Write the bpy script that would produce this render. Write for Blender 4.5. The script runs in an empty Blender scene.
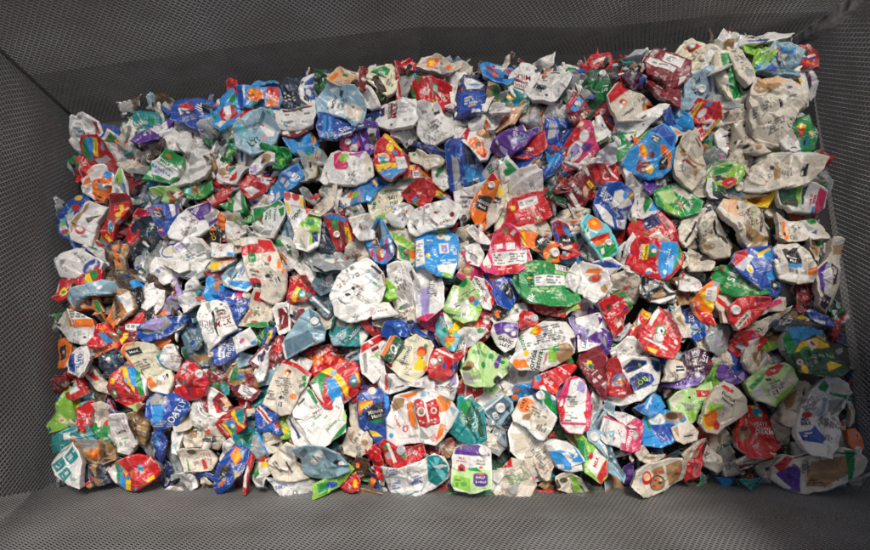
EXPO = 0.2
DATA = r"""
@180,60
M|blue milk carton with red and white disc on the back row near the left|-25,250 20,230 95,215 200,250 205,300 188,330 195,400 130,425 60,395 -10,385|B|oR 38,285,38,32;oW 32,302,20,10;pn -5,330 75,290 92,318 25,358;lW 48,325,50,18,28;pW -2,300 8,296 30,350 22,356;tW 108,262,52,68,ilk;pc 130,330 200,300 195,380 150,400;z1
J|sky blue carton with green corner and red print left of the orange juice box|235,245 300,165 340,250 352,330 330,360 260,430 205,390 190,310|c|pG 298,200 330,205 325,250 292,250;pR 230,310 310,262 345,320 270,395;pW 262,290 300,270 310,330 280,340;lW 290,350,40,25,60;pG 190,315 225,350 220,365 192,345;pW 215,395 290,380 260,430;z1
C|dark red scrap of carton standing up against the back mesh|300,158 315,152 330,165 338,205 325,215 305,190|R|pW 315,170 325,172 330,200 322,200
J|blue and orange juice box with whole orange picture on the back row|342,162 575,148 592,165 605,220 585,272 450,282 365,288 350,240|c|pB 342,162 378,160 388,285 365,288 350,240;pR 515,150 575,148 590,165 600,215 580,240 520,262;pO 520,240 590,215 585,272 510,275;oO 458,210,46,42;oY 440,205,15,20;oO 432,225,20,28;pG 430,260 470,250 475,275 435,280;lW 545,210,55,70,82;pW 378,162 392,161 396,235 388,240;z2
C|pale blue carton end poking out behind the juice box with orange picture|452,150 490,126 560,142 565,152 470,158|c|lW 510,140,50,8,-8
C|bright red crumpled carton under the juice box with orange picture|345,290 430,288 435,310 395,350 352,325|R|pW 360,300 380,300 372,320
C|light blue carton with orange dot tucked below the orange juice box|440,285 580,275 565,300 545,325 500,300|A|oO 472,288,22,12;pW 520,285 560,280 550,310
D|navy carton with black and white speckled panel at the back edge|600,220 615,180 640,130 660,110 690,128 715,125 730,180 760,265 700,275 620,265|D|pk 610,200 640,180 700,210 700,260 620,262;oW 625,190,8,6;oW 650,210,9,6;oW 680,225,8,6;oW 630,225,8,6;oW 660,240,9,7;oW 690,248,7,5;oW 640,252,8,5;oW 620,245,5,6;oW 676,200,6,5;x2
P|blue and white rounded pack on the back edge right of the speckled carton|745,160 755,120 790,88 825,80 838,110 830,170 838,240 800,280 775,240 750,215|W|pB 745,130 790,88 820,100 800,150 745,150;pB 745,172 800,170 815,240 785,240 750,215;oW 770,195,16,20
M|white carton with black print and maroon edge below the speckled carton|555,305 600,275 690,285 800,290 805,330 790,395 735,410 570,395 550,345|W|pm 600,275 800,285 795,297 690,300 610,298;pm 552,320 565,310 575,395 566,395;lk 640,320,40,14,0;lk 760,330,50,12,0;lk 650,368,90,14,-4;lk 760,385,50,10,-8;tk 645,378,12,-3,organic;z1
C|maroon carton underside below the white carton with maroon edge|575,400 700,405 740,440 690,455 610,440 580,425|m|oW 632,435,20,13;oW 715,430,24,20
D|slate blue oat drink carton with large black letters behind the green carton|350,400 420,330 480,305 530,325 560,380 575,410 550,470 500,530 430,560 355,520 340,450|b|pu 425,400 500,310 520,330 440,440;oA 368,420,24,28;pW 470,390 500,365 560,400 555,440 520,450;tA 418,462,44,38,OAT;tk 445,492,46,42,LY!;x1;z1
C|dark red carton crumpled beneath the blue milk carton with the disc|115,430 155,425 160,465 120,468|m|pR 125,435 150,432 150,450
D|crumpled silver carton below the blue milk carton at the back left|160,430 200,392 250,420 240,470 190,490 165,480|s|pw 190,420 220,425 215,460;pN 200,455 230,450 215,475;x3
D|transparent grey plastic cup crushed between silver and oat cartons|245,440 310,420 330,470 300,500 260,540 240,490|y|pG 300,490 325,480 320,500;x3
C|pale crumpled carton back left of the oat drink carton|315,395 345,370 355,400 340,450 320,450|w|x2
D|bright blue carton with food picture tucked under the maroon underside|650,480 680,450 760,440 800,500 790,560 700,545|c|oK 785,470,26,40;oO 790,465,14,26;pR 640,465 655,460 660,485 645,490
@320,50
C|dark green crumpled carton in the back left of the tan picture carton|0,150 70,130 110,140 70,200 60,230 20,260 -5,230|d|pG 10,200 50,210 40,250;pW 20,140 60,133 50,150;x3
J|tan carton with leaf and dark fruit picture on the back row|65,210 130,118 240,112 252,150 245,250 225,275 180,235 90,225|K|pW 130,112 245,108 240,130 150,135;pk 180,118 210,115 212,122 182,125;pO 65,205 110,155 120,165 85,222;pG 140,150 165,145 170,165 140,172;oN 210,195,22,40,-30;ok 200,200,12,20,-30;pO 185,230 225,230 222,270;z1
C|maroon carton end with pale disc beside the tan picture carton|245,120 270,112 290,150 285,215 262,235 250,220|m|oW 263,185,12,18
D|cream carton with green slanted block standing on the back edge|305,120 370,95 420,62 440,100 460,150 440,240 400,265 340,220 300,190|e|pG 308,125 385,85 420,95 410,155 360,160 310,135;pd 330,200 370,205 365,230 335,222;lW 370,125,40,30,60;pk 305,132 400,165 398,172 305,142;lk 420,200,30,50,60;oG 348,212,20,14;x2;z1
C|dark brown scrap of carton under the cream and green carton|290,225 340,215 375,270 350,310 330,290|N|pm 310,230 340,240 335,270;x3
D|pale blue oat drink carton with black lettering in white bubble|-5,300 50,240 105,228 200,250 245,300 262,345 240,420 200,440 150,390 60,370 5,400 -10,350|b|oW 85,335,42,48,10;tk 82,310,24,72,WOW;tk 112,330,20,72,NO;lk 55,340,30,30,72;pD 120,245 145,250 130,280 115,270;pw 150,310 262,345 240,420 205,420 130,375;lk 200,340,16,16,45;pW 60,245 110,228 115,240 75,255;oW 205,275,12,8;z1
C|white folded carton flap pointing down beside the pale oat carton|250,240 290,235 340,322 300,320 250,290|W|pg 270,270 300,300 280,300;x2
D|deep blue carton with ridged sides and a white script word on round end|0,390 70,378 140,380 195,420 210,455 190,500 100,540 10,545 -10,470|B|oB 150,450,58,60;pc 20,400 40,395 40,540 25,540;pc 50,395 65,390 70,540 58,540;tW 150,470,46,38,Silk;lW 118,420,50,16,38;pW 110,520 190,495 200,505 120,530;pY 198,450 212,448 205,470;z2
D|navy carton with teal lettering between oat carton and maroon milk carton|225,440 250,390 300,365 335,400 300,450 240,475|n|tA 272,408,26,-6,OAM;pt 240,440 290,430 280,450
D|violet crumpled carton with white corner right of the round blue one|210,500 260,450 320,480 330,530 290,560 220,550|V|pW 285,480 345,490 330,530 290,510;pP 160,520 190,510 190,545 165,545
M|white milk carton with maroon lettering standing upside down near the back|345,340 370,292 470,295 570,312 590,360 585,430 560,470 440,490 355,440 330,400|W|pn 360,310 385,315 378,370 357,370;tm 448,355,38,88,MILK;tm 415,355,26,88,WHOLE;pm 423,305 436,306 432,400 420,400;lm 395,360,14,90,88;lg 520,360,80,60,0;lg 480,350,10,70,88;ok 428,452,9,9;lg 530,430,60,20,0;z2
D|red carton with white print and small green emblem on the back right|548,240 580,185 660,180 735,190 790,210 785,290 745,355 700,320 600,300 560,280|R|lW 635,240,70,60,70;lW 750,260,50,40,72;lW 690,280,30,18,-10;pG 672,218 700,212 706,255 680,262;oW 692,234,14,14;pG 575,175 605,185 585,225;pG 545,225 565,260 580,290 545,285;pW 700,245 730,240 725,270;z2
D|white and red carton end standing behind the red carton with emblem|465,280 470,110 530,85 570,110 550,140 490,140 490,280|R|pW 505,100 545,92 560,115 520,120;pW 440,240 465,200 468,280
D|grey carton with bold stripe and blue tab behind the red emblem carton|495,150 560,130 700,140 740,170 720,190 590,180 545,245 505,265 490,220|g|pc 555,130 580,132 585,170 562,170;pG 510,135 555,130 560,160 530,160;lk 650,160,120,30,4;pk 505,205 525,180 528,185 508,215;x1
J|crumpled orange and yellow carton on the back edge against the mesh|590,112 630,60 700,50 840,66 838,100 760,150 700,132|w|pO 640,55 720,52 680,120 640,115;pY 650,60 690,58 660,110;pO 770,66 840,70 835,100 750,155 715,130;lk 735,75,30,16,0;x2;z1
C|white crushed carton below the red emblem carton|590,360 630,330 700,310 720,340 790,440 800,540 640,560 585,500|W|lk 690,440,80,50,40;pk 680,370 715,350 720,365 690,388;lk 630,390,40,16,20;lg 720,500,70,40,-30;x3;z2
C|pale blue and white crumpled carton below the maroon lettered milk carton|455,500 500,470 560,480 580,530 520,545 460,525|W|pb 470,490 530,480 520,500;x3
C|white narrow carton panel beside the deep blue carton of the back row|765,365 800,355 830,430 870,470 850,510 800,500|W|lb 810,420,60,30,70;x1
C|dark plum carton end at the right of the red emblem carton|780,310 800,270 815,330 800,360 770,350|p|x2
M|dark blue milk carton with pale round window standing tall on the back row|818,310 850,190 870,150 960,170 992,190 985,260 970,360 960,395 870,400 815,380|n|pB 830,250 990,250 965,390 820,380;lW 905,310,80,50,0;pW 868,150 980,170 985,200 960,230 880,235 865,190;oW 930,205,48,26;oc 930,195,38,10;lk 930,215,50,10,0;pK 890,335 935,335 930,350 890,350;pW 910,380 960,380 960,400 905,405;lB 935,390,40,10,0;z1
C|grey white carton sheet leaning left of the dark blue milk carton|795,180 870,150 855,220 820,310 800,280|W|lg 830,220,50,40,70;pg 830,180 850,170 815,290
C|pinkish white crushed carton top on the back edge beside the blue milk carton|800,130 840,100 890,95 880,140 800,170 770,175|w|pK 820,120 860,110 850,140;x3
@460,40
J|blue and red carton with orange emblem on the back edge|132,165 185,125 285,130 330,165 310,240 265,290 200,260 150,230|c|pB 140,200 180,260 260,290 250,240;pR 140,165 200,165 240,195 225,205 160,185;pR 270,165 310,150 330,180 305,200 285,190;oO 208,222,20,18;pk 250,255 265,205 300,225 280,255;pw 180,128 285,130 290,155 200,158;pR 190,130 215,130 210,155 195,150;z1
M|white oval crushed carton with maroon lettering on the back row centre|375,138 440,150 475,190 440,250 410,300 370,370 320,330 292,280 320,205|W|tm 375,222,40,177,MILK;pm 315,232 410,255 405,268 315,248;tm 362,280,26,172,WHOLE;pn 320,290 390,305 388,315 320,300;lm 350,335,60,20,-15;lg 405,165,60,16,-15;z1
M|large grey white crushed carton with fine print on the back row centre|390,300 440,220 520,150 595,108 650,140 680,200 620,310 530,410 430,390 388,340|W|lk 470,260,100,70,72;lk 520,200,30,50,-15;pk 553,168 605,185 600,195 552,178;lg 470,350,120,40,-18;ok 511,352,11,11;lp 610,300,40,30,-60;lg 600,160,60,30,-30;z2;x2
C|bright white crumpled carton right of the large grey white carton|640,150 690,165 765,180 745,230 700,250 650,230|W|lp 670,250,40,12,-30;x3
C|grey silver folded carton beneath the bright white crumpled one|600,320 660,240 730,260 760,320 700,360 620,360|g|li 660,250,60,20,-30;pw 640,300 690,280 700,320;x3
C|white and blue striped carton top at the back right of centre|700,260 755,262 760,330 730,330|W|pc 735,280 755,275 755,320
D|dark green carton leaning at the back right of the centre|755,240 800,215 850,260 870,330 800,425 770,390 750,320|d|pG 770,260 800,250 790,330;pG 810,270 880,280 870,360 815,350;tW 860,310,40,90,Si;lW 785,260,8,60,0;c 843,230,23
C|red and white carton tipped up behind the dark green one|745,130 790,150 800,110 875,100 880,180 820,210 780,205|R|pW 815,115 870,105 868,130 800,135;pk 820,175 838,160 855,178 838,195;pm 745,125 790,145 780,165
M|maroon carton with pale cap and sky blue square near the back|640,400 680,312 730,330 790,420 750,470 690,510 660,480|m|pc 660,420 715,335 745,365 695,435;pP 640,385 660,340 700,345 660,395;tW 680,470,30,18,N;lW 740,410,30,10,18;c 707,384,20;z2
C|white panel of carton with cap print behind the silver foil|150,260 230,270 190,330 160,420 125,430 130,350|W|lg 170,330,14,80,8;pg 150,300 190,290 150,380;x1
D|dark olive and brown carton with plant picture near the back centre|180,380 190,300 250,300 290,330 290,390 240,380|T|oG 230,325,50,26;od 215,320,22,16;oK 262,350,24,20;x2
C|white carton flap with small mark below the olive plant picture carton|178,378 230,385 305,410 295,445 240,450 190,430|W|ok 232,422,8,10;ow 232,422,4,6;z2
D|teal blue carton with olive disc left of centre of the back row|290,345 320,330 390,370 370,410 310,440 285,390|t|oY 305,340,26,18;pc 310,380 370,390 350,410
C|brown torn carton inside showing between the blue and white carton and the grey one|350,445 400,405 520,420 530,460 470,490 400,470|T|pg 400,410 500,420 440,440;lW 480,430,50,10,-5;pB 370,470 420,465 420,485;x2
C|orange carton piece sticking up in the back centre|450,470 520,410 535,420 510,485 465,492|O|pN 470,470 515,430 510,470
J|food picture carton with red rim left of the brown torn inside|205,530 230,470 330,430 380,405 300,490 240,525|K|pR 215,500 260,455 300,480 240,520;pO 240,470 290,455 270,490
C|white carton with cloudy oat picture and blue foot near the back|520,480 560,425 630,405 660,470 670,510 600,530 530,510|W|oT 598,475,30,24;pc 625,465 655,462 655,490 630,488;pB 555,510 670,500 665,540 560,540;lb 570,450,30,14,30
C|white and teal crumpled carton with bold blue stripe under the dark blue milk carton|135,455 170,420 235,440 215,480 195,530 170,510|W|pB 138,460 150,450 195,500 185,510;pt 200,450 230,445 215,470;lg 190,450,30,10,-10;x2
C|white folded carton sheet below the dark blue milk carton of the back row|0,445 130,430 140,470 60,480 0,500|W|lg 60,455,80,8,5;x2
@590,30
C|silver foil scrap by the tipped red carton on the back mesh|180,200 260,155 295,160 290,210 230,220|s|x3
C|flattened dark carton with shiny black side at the back right|100,270 200,225 300,210 310,230 210,260 130,330 100,340|k|ps 210,230 270,220 220,260;pD 120,280 190,240 150,300;x2
C|dusky plum bag of film under the dark red pouch|210,290 300,220 320,260 300,320 250,330|p|pg 230,300 270,270 260,310;x3
M|dark red rounded carton with white label panel at the back right|335,170 395,103 440,108 520,150 595,200 590,290 540,330 480,350 420,280 355,255|m|pW 345,175 370,150 515,235 495,262 400,215;pg 365,125 395,105 415,115 385,145;pW 460,130 565,185 540,235 435,180;lk 500,180,80,40,-28;lk 430,205,110,12,-26;pW 535,290 575,280 560,310 530,330;z2
M|dark red crumpled carton body with pale print below the rounded red one|355,310 380,265 440,255 520,350 528,400 505,490 480,480 455,450 400,420 375,380|m|lW 430,330,60,40,35;lW 430,280,30,14,0;oW 455,262,18,12;oW 497,435,16,10;pR 400,400 450,430 440,400;z1;x2
M|white and red carton with a small orange and black cow badge at the back right|88,425 175,308 245,340 330,380 450,480 440,545 160,560 130,510|w|pR 88,425 175,308 248,342 110,462;pO 160,440 190,415 222,440 200,470;ok 188,440,14,12;oW 195,445,7,5;oO 372,455,52,44;ok 380,450,32,24,-20;oW 385,460,14,10;oR 390,485,22,12;tk 205,510,16,40,Protein;lk 250,480,60,16,40;lk 330,400,70,20,25;lg 260,530,60,40,20;z2
C|green and silver bag with red round end and cap behind the cream cartons|525,150 570,110 610,85 680,88 690,110 620,160 560,170|e|pR 560,115 605,88 680,88 610,138;lk 620,160,50,10,20;c 603,105,22
C|cream crushed carton with dark fold on the back row right|590,215 620,160 720,105 770,110 780,150 700,170 650,220|e|pk 600,170 690,130 692,138 604,178;pd 720,110 760,105 770,145 725,145;lg 650,170,90,16,30;x2
C|white crumpled carton shoulder beneath the cream one with dark fold|640,240 690,160 750,155 775,260 720,280 660,260|W|x3
D|slate blue oat carton with round pale cap lying folded at the back right|600,330 640,300 700,265 760,290 790,360 720,400 620,430 605,380|b|pu 680,280 740,275 770,370 740,400;tk 640,370,24,85,OAT;lD 650,310,40,20,20;ps 700,270 715,265 760,395 745,400;lu 655,410,40,14,0;c 673,350,27
C|black gap plastic sheet between the red carton and the slate oat carton|580,270 650,260 690,270 600,320|k|x2
C|pale blue carton panel below the dark red crumpled body|525,380 570,300 600,340 610,420 560,490 520,450|b|pW 540,340 580,310 590,370;lu 560,420,40,30,20;x1
M|red carton with yellow edge lying at the lower right of the slate oat carton|595,535 650,428 740,455 755,545 690,560 610,560|R|pY 600,530 650,430 664,436 612,545;oc 692,467,14,11;oW 668,505,26,18;lm 700,520,40,14,-30;z1
C|white and grey crumpled carton scrap right of the red one with yellow edge|745,470 800,460 850,500 840,545 770,545|w|oN 785,505,18,22;x3
C|clear grey plastic scrap below the slate oat carton|700,440 760,400 850,420 860,470 790,465|y|x3
C|cobalt blue crumpled carton at the foot of the pale blue panel|450,520 500,490 550,510 560,560 460,560|B|pc 470,520 520,510 500,540;x2
@700,25
P|white crinkled bag top with brown stain standing at the back right|105,110 140,50 200,75 210,110 180,170 130,175|W|pT 140,110 190,80 185,165 150,170;x3;z1
C|cream flattened carton with grey print squares standing beside the green striped one|180,140 200,90 235,85 285,120 320,300 325,340 270,385 230,330 195,210|w|lk 240,190,60,70,-15;lk 230,130,40,20,10;lk 265,270,50,40,-20;pg 250,290 300,280 300,330 260,340;z2
M|cream carton with broad grass green stripe standing on the back right|95,190 125,175 180,185 215,320 300,430 210,440 170,390 115,290|e|pG 115,180 180,178 225,330 265,435 205,438 165,320;z1
C|white rounded carton left of the broad green stripe|-5,230 60,180 110,200 120,290 60,300 0,285|W|lg 40,230,40,10,20;x3
C|white scrap carton bent at the left of the white rounded carton|-10,150 60,128 100,150 110,175 40,190 -10,215|e|pg 55,135 100,140 110,170 65,165;x2
J|blue and white crumpled carton resting on the very back edge at right|215,55 320,55 430,45 495,90 470,105 380,100 330,130 270,100|W|pB 270,95 400,105 370,135 330,135;pB 215,52 240,55 235,75;lg 370,70,100,14,4;x2
J|lime and aqua crumpled carton at the back right corner of the pile|320,260 335,190 375,130 460,98 480,110 430,180 340,285|l|pc 322,250 370,230 400,200 340,285;pG 345,200 365,160 372,185;pW 385,150 440,110 430,170 400,160;lG 380,180,40,30,60;x3;z1
J|green and blue scrap tucked under the blue and white back edge carton|270,120 340,130 355,165 320,190 300,160|l|pG 280,130 310,140 310,170
C|pale grey blue crumpled carton with ice picture in the back right corner|425,175 460,110 550,120 592,170 575,230 530,250 470,215|b|pc 470,140 530,120 520,170 560,150 550,200;pW 440,140 465,115 470,160;lw 560,180,30,40,70;x3;z1
J|small red and green carton overhanging the right mesh corner|590,140 650,130 710,150 705,240 640,240 582,242 600,195|R|pG 590,150 650,140 655,175 600,190;pW 600,190 700,160 705,175 605,205;pV 600,210 705,180 705,195 600,222;pO 620,235 640,215 690,225 680,240;oW 640,185,14,8;z1
M|blue folded carton lid above the big stained cream carton|335,300 440,225 520,220 590,260 580,310 440,300|b|pB 350,305 445,225 445,300;pu 445,225 540,225 590,275 560,300 450,298;lw 500,270,80,30,-14;z1
M|curved white and plum carton rim on the right edge of the pile|580,250 640,265 690,330 695,380 650,435 610,380|W|pp 635,270 660,280 690,350 660,420 645,350;pB 575,255 600,255 605,285 585,290;pY 560,340 590,330 605,370
M|large brown stained cream carton on the pile at back right|285,470 310,370 340,320 470,305 560,325 600,370 650,430 670,470 600,500 560,600 640,640 560,700 420,690 330,600 295,540|w|pT 310,390 340,325 450,310 480,380 400,420 330,430;pK 330,330 480,310 560,340 420,360;oB 530,382,16,10;pO 560,340 590,345 600,370;lg 540,450,50,40,30;pk 458,455 475,450 495,495 475,500;lk 390,500,50,60,20;lk 470,590,90,70,20;lk 330,530,40,60,20;lk 560,580,50,60,-50;lk 640,480,40,16,60;ok 560,430,10,6;x2;z3
C|small cream carton corner left of the large stained carton|205,470 260,440 300,460 290,530 240,535|w|x2
@40,110
M|white crushed carton with green grey fine print at the far back left corner|180,110 205,70 240,40 275,50 350,90 365,140 340,200 330,190 250,180 225,220 190,200 175,170|W|lt 255,130,100,50,0;lg 260,90,80,10,0;pm 330,80 355,85 375,190 345,180;lW 350,150,30,40,70;ok 283,162,10,6;pg 210,60 240,42 270,60 250,75;z1;x2
C|maroon and blue carton scrap behind the back left corner pieces|360,110 380,95 440,120 460,160 400,190 375,170|B|pR 375,98 400,95 420,115 400,115;pR 385,165 420,150 420,185 400,195
C|white and tan crumpled carton on the back left edge|450,130 485,105 520,120 520,150 500,190 460,160|w|pT 470,110 500,110 500,140;x3
C|green topped white carton triangle near the back left corner|400,205 440,160 500,205 500,290 450,335 425,260|W|pG 400,205 450,160 495,205;pk 425,180 450,178 450,190;lP 480,250,10,40,70;x1;z1
J|round carton with rainbow stripes, red edge and silver label at the back left|240,200 270,172 370,190 420,240 450,330 445,380 400,340 330,330 250,280|R|pG 240,195 290,172 300,230 280,290 240,260;pc 285,175 335,178 330,235 290,290 275,270;pY 335,180 372,195 345,275 315,270;lR 345,225,60,8,70;pR 372,195 430,250 440,290 345,275;ob 400,240,16,18;ps 310,285 410,280 445,310 345,320;pR 345,315 445,310 450,370 400,335;pG 250,230 275,220 285,270 255,265;z1;z1
J|red and green carton crumpled just below the rainbow striped round one|215,320 245,300 290,320 310,345 260,400 225,400|R|pG 212,320 235,302 240,340 220,365;pW 225,360 250,330 240,400;x2
J|orange and white carton with blue glossy part on the far left|240,405 330,360 380,345 430,370 425,430 360,470 370,540 330,520 280,490 260,440|W|oO 278,430,28,30;pO 355,400 385,370 430,400 410,440 350,430;oc 400,385,28,22;pO 300,500 360,470 385,540 330,530;pK 280,380 320,350 330,370 290,400;x3;z1
J|orange crumpled carton with silver dome beside the orange and white one|350,440 410,425 430,480 415,515 370,510 350,480|O|ob 385,465,16,20;pR 350,440 370,430 375,450;x2;z1
J|lime and white gable carton wedged at the left|425,500 440,430 490,350 515,440 520,510 440,515|W|pl 440,440 490,350 515,440;pG 450,420 470,400 475,440;lt 470,480,50,20,0;pc 495,440 515,440 518,500 498,500;x1;z1
C|dark red folded carton right of the lime and white gable carton|505,370 530,350 600,385 620,430 560,470 525,490 510,430|m|lR 560,400,40,10,-30;pd 515,350 540,350 560,375;x2
J|green carton with white splash and pale lettering at the upper left|630,430 680,345 765,240 845,275 845,300 770,430 690,425|G|pW 690,330 730,290 810,340 770,415 680,385;oW 790,360,30,28;oW 700,380,26,18;oO 775,280,14,10;tG 755,318,20,-28,MILK;tG 752,342,14,-28,ORGANIC;tc 730,365,20,-28,BARISTA;lc 725,388,60,10,-28;oW 830,330,10,12;z2
D|teal carton with pale round spot on the back left edge|560,60 610,35 660,28 720,50 690,80 640,130 565,175 560,120|t|oe 592,108,15,14;pG 640,50 690,45 680,80;lW 640,80,60,14,30;c 592,108,14,w
C|white carton end panel left of the teal carton with spot|535,80 562,75 565,175 535,195 525,150|W|lg 548,120,10,60,0
D|purple and white carton with silver script lying diagonally at the back left|580,200 650,115 770,20 790,40 745,100 700,170 640,215|V|pW 655,115 740,45 760,100 700,140;tu 705,95,40,28,ilk;pV 740,45 775,22 780,60 765,75;lW 640,165,50,14,35;lw 620,190,40,10,35;z1
C|white triangular flap beneath the purple and silver script carton|580,205 640,218 660,285 640,285|W|pg 600,215 630,225 640,270
D|dark brown crumpled film below the purple and silver script carton|640,200 720,170 740,230 700,280 660,270|N|pk 680,190 720,180 700,240;x3
C|brown and grey crumpled carton in the gap at the upper left|490,310 560,245 610,285 590,320 500,340|y|pm 540,280 590,290 570,315;pT 520,290 550,260 550,300;x3
C|dark teal carton edge in the gap beside the green topped white triangle|495,170 525,150 540,230 510,240|t|x2
C|white carton with small duck yellow emblem in a hollow at the left|480,330 590,310 640,290 660,340 640,370 580,380 550,360|w|oO 632,308,16,20;oY 632,325,14,8;pm 590,310 610,300 605,320;x3
C|brown and grey crumpled carton next to the yellow emblem hollow|580,350 690,280 730,290 660,380 630,390|y|pT 600,360 650,330 640,380;x3
M|white carton with round pale cap facing up at the upper left|705,185 790,125 820,150 850,240 760,240 740,200|W|pg 705,190 735,180 755,255 740,250;ps 720,170 770,130 800,130;c 797,193,24;z1
C|white crumpled carton panel behind the one with the pale facing cap|740,120 830,80 840,110 800,130 720,170|W|lg 780,120,50,12,30;x3
C|white big smooth carton panel at the right of the facing cap|825,100 870,90 935,110 955,170 935,220 880,250 840,200|W|pk 905,130 912,120 918,165 910,168;x2;z1
M|white crinkled carton with faded print right of the green splash carton|780,430 850,280 860,240 910,260 1000,250 1010,340 990,400 920,430 850,455|W|oP 862,270,7,5;oc 842,272,6,5;lg 910,300,40,8,20;x3;z1
J|blue and white scrap under the lower edge of the green splash carton|640,430 700,430 770,435 760,465 700,460|c|pW 700,440 720,432 715,460
J|lime carton with brown biscuit picture below the green splash carton|690,490 820,460 830,520 780,550 700,525|L|pl 690,490 760,470 740,515;oT 790,505,30,20;pN 780,490 815,500 790,520;z1
C|dark wine carton with white triangle right of the lime biscuit carton|800,470 920,430 930,450 860,540 840,530|W|pm 840,520 900,470 880,540;x1
C|dark grey and blue crumpled film between the red fold and the green splash|525,510 600,435 640,450 600,520 560,560|y|pc 530,500 580,450 590,470;pp 560,500 600,480 590,530;x3
D|glossy blue grey crumpled pouch below the green splash carton|590,500 640,470 720,520 690,560 600,560|u|pb 620,490 680,510 650,540;x3
@180,130
C|silver grey crushed can like carton in the left of centre|95,140 150,50 210,60 200,150 170,220 110,200|g|pN 110,170 150,150 190,190 170,240 130,240;pk 150,60 175,60 190,120 170,150;x3
C|brown crumpled carton base with pale hollow left of centre|100,200 130,150 190,180 200,240 150,270 100,240|T|pN 110,190 160,190 140,230;x3
C|white carton flap standing near the clear green film|180,160 225,90 250,190 200,255|W|pg 185,160 205,130 205,240;x1
B|green transparent bottle film crushed at the left of centre|245,190 310,60 350,70 355,110 300,180 260,210|G|pL 270,160 330,110 290,180;oA 325,90,14,14;pd 250,180 290,90 300,120 260,200;x3
C|white and blue carton slot below the pale oat lettering carton|345,140 365,100 385,130 370,180 350,170|W|pB 362,100 385,125 375,185 360,180
J|white and red cereal picture carton with cookie left of centre|240,295 260,220 340,185 400,195 390,250 340,320 250,310|W|oR 300,220,28,30,10;oK 302,222,20,22;oT 260,255,26,28;pR 320,275 355,255 350,310 300,315;oW 380,210,20,18;lR 270,290,60,12,-5;x2;z1
C|silver foil sheet curled right of the cookie picture carton|330,340 380,250 410,265 400,320 350,345|s|pg 350,320 390,260 380,310;x2
J|white carton with brown animal picture and lilac corner left of centre|415,220 445,160 520,135 575,160 570,200 500,215 450,260 415,255|W|oT 515,175,42,30,-20;oN 500,190,20,12;pi 415,215 450,200 460,250 420,260;pW 440,175 500,150 480,190;z2
C|bright green plastic carton lid right of the brown animal picture carton|500,120 560,100 640,130 660,165 600,215 565,220 570,170|G|pd 520,120 580,110 560,140;pl 600,180 640,165 600,210;x3;z1
C|grey clear curved tray rim under the bright green lid|560,270 640,210 720,150 715,190 640,240|y|pW 570,265 700,170 705,176 575,275;x2
J|red and white checked carton lying below the brown animal picture|375,330 490,230 555,205 550,290 500,350 430,400 395,380|R|pW 440,275 495,240 485,290;pW 490,285 540,275 535,325 490,320;lB 512,300,36,20,5;pW 390,365 430,345 480,365 430,400;pm 500,230 550,210 540,270;pK 450,250 480,240 480,270;z1
J|blue carton with pale checks and barcode lying diagonally left of centre|520,360 610,280 700,215 735,290 690,330 590,430 540,400|c|pB 610,280 700,215 725,250 630,330;pW 595,300 615,285 640,300 618,320;pW 620,330 650,310 665,330 640,350;#700,288,46,28,-35;pW 570,370 590,358 600,400 570,420;oO 530,390,24,20,-30;pW 530,360 555,365 550,405;pb 640,270 665,255 685,275 660,292;z1
C|white ridge and blue base beneath the pale checked blue carton|420,430 480,420 560,420 540,440 470,465 440,450|W|pB 415,425 470,420 460,450
M|green carton with white script and pink side left of centre|230,440 310,350 370,348 400,470 370,490 320,480|G|pW 230,440 300,355 310,365 245,450;pW 335,355 372,348 380,480 320,500;lR 352,400,12,60,80;tW 292,405,26,65,Silk;tW 280,440,14,65,milk;z1
C|green bent carton side right of the white script green one|365,400 390,350 430,500 440,530 380,540|G|pW 415,460 435,455 435,500;pL 370,430 400,440 390,500;x2
C|bright red carton tray with folded rim left of centre|165,345 230,300 330,320 320,345 260,400 225,440 185,400|R|pm 175,345 220,320 240,370 215,425;pW 165,345 180,345 225,430 220,442;oW 290,335,24,14;pO 230,310 300,320 290,345;x1
B|green round bottle base with yellow centre left of centre|40,350 60,330 110,330 170,300 180,360 110,395 70,405 40,380|G|pG 110,300 155,295 170,350 120,390;oY 130,348,26,40;oG 134,348,24,38;pA 45,355 75,350 75,390 45,385;pT 70,330 110,330 105,380 75,380;z1
C|white triangle with wine edge left of the green round base|-5,380 20,330 55,305 60,340 15,400|W|pR 0,395 55,345 20,410
D|blue and silver foil carton behind the deep blue ridged one|650,75 700,60 760,60 770,130 710,120 660,90|c|oN 620,20,5,5;pb 680,80 740,70 740,110;x2
C|brown olive crumpled carton with rainbow scrap right of the blue foil|740,150 790,130 840,140 870,200 850,250 790,280 770,200|y|pG 755,140 795,135 800,165 760,160;pY 790,150 820,150 810,180;pR 800,165 830,155 825,175;oN 810,230,26,50,10;oY 812,230,10,40;x3
C|white tan carton with blurred fold by the checked blue carton|730,190 800,180 790,260 740,300 715,220|w|pT 740,200 780,200 760,250;x2
@320,120
D|purple crumpled carton leaf beside the round deep blue end|190,150 240,70 300,50 330,140 300,190 260,205 225,180|V|pW 280,50 350,70 330,120 300,140;pi 240,90 270,80 260,120;oi 285,170,14,22;x2
J|pink and blue carton top with white cap above the raspberry carton|135,150 150,95 190,65 210,90 225,150 190,185 145,180|P|pB 190,100 230,90 225,145 190,145;pW 175,155 225,145 225,185 180,185;c 165,132,22;z1
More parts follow.
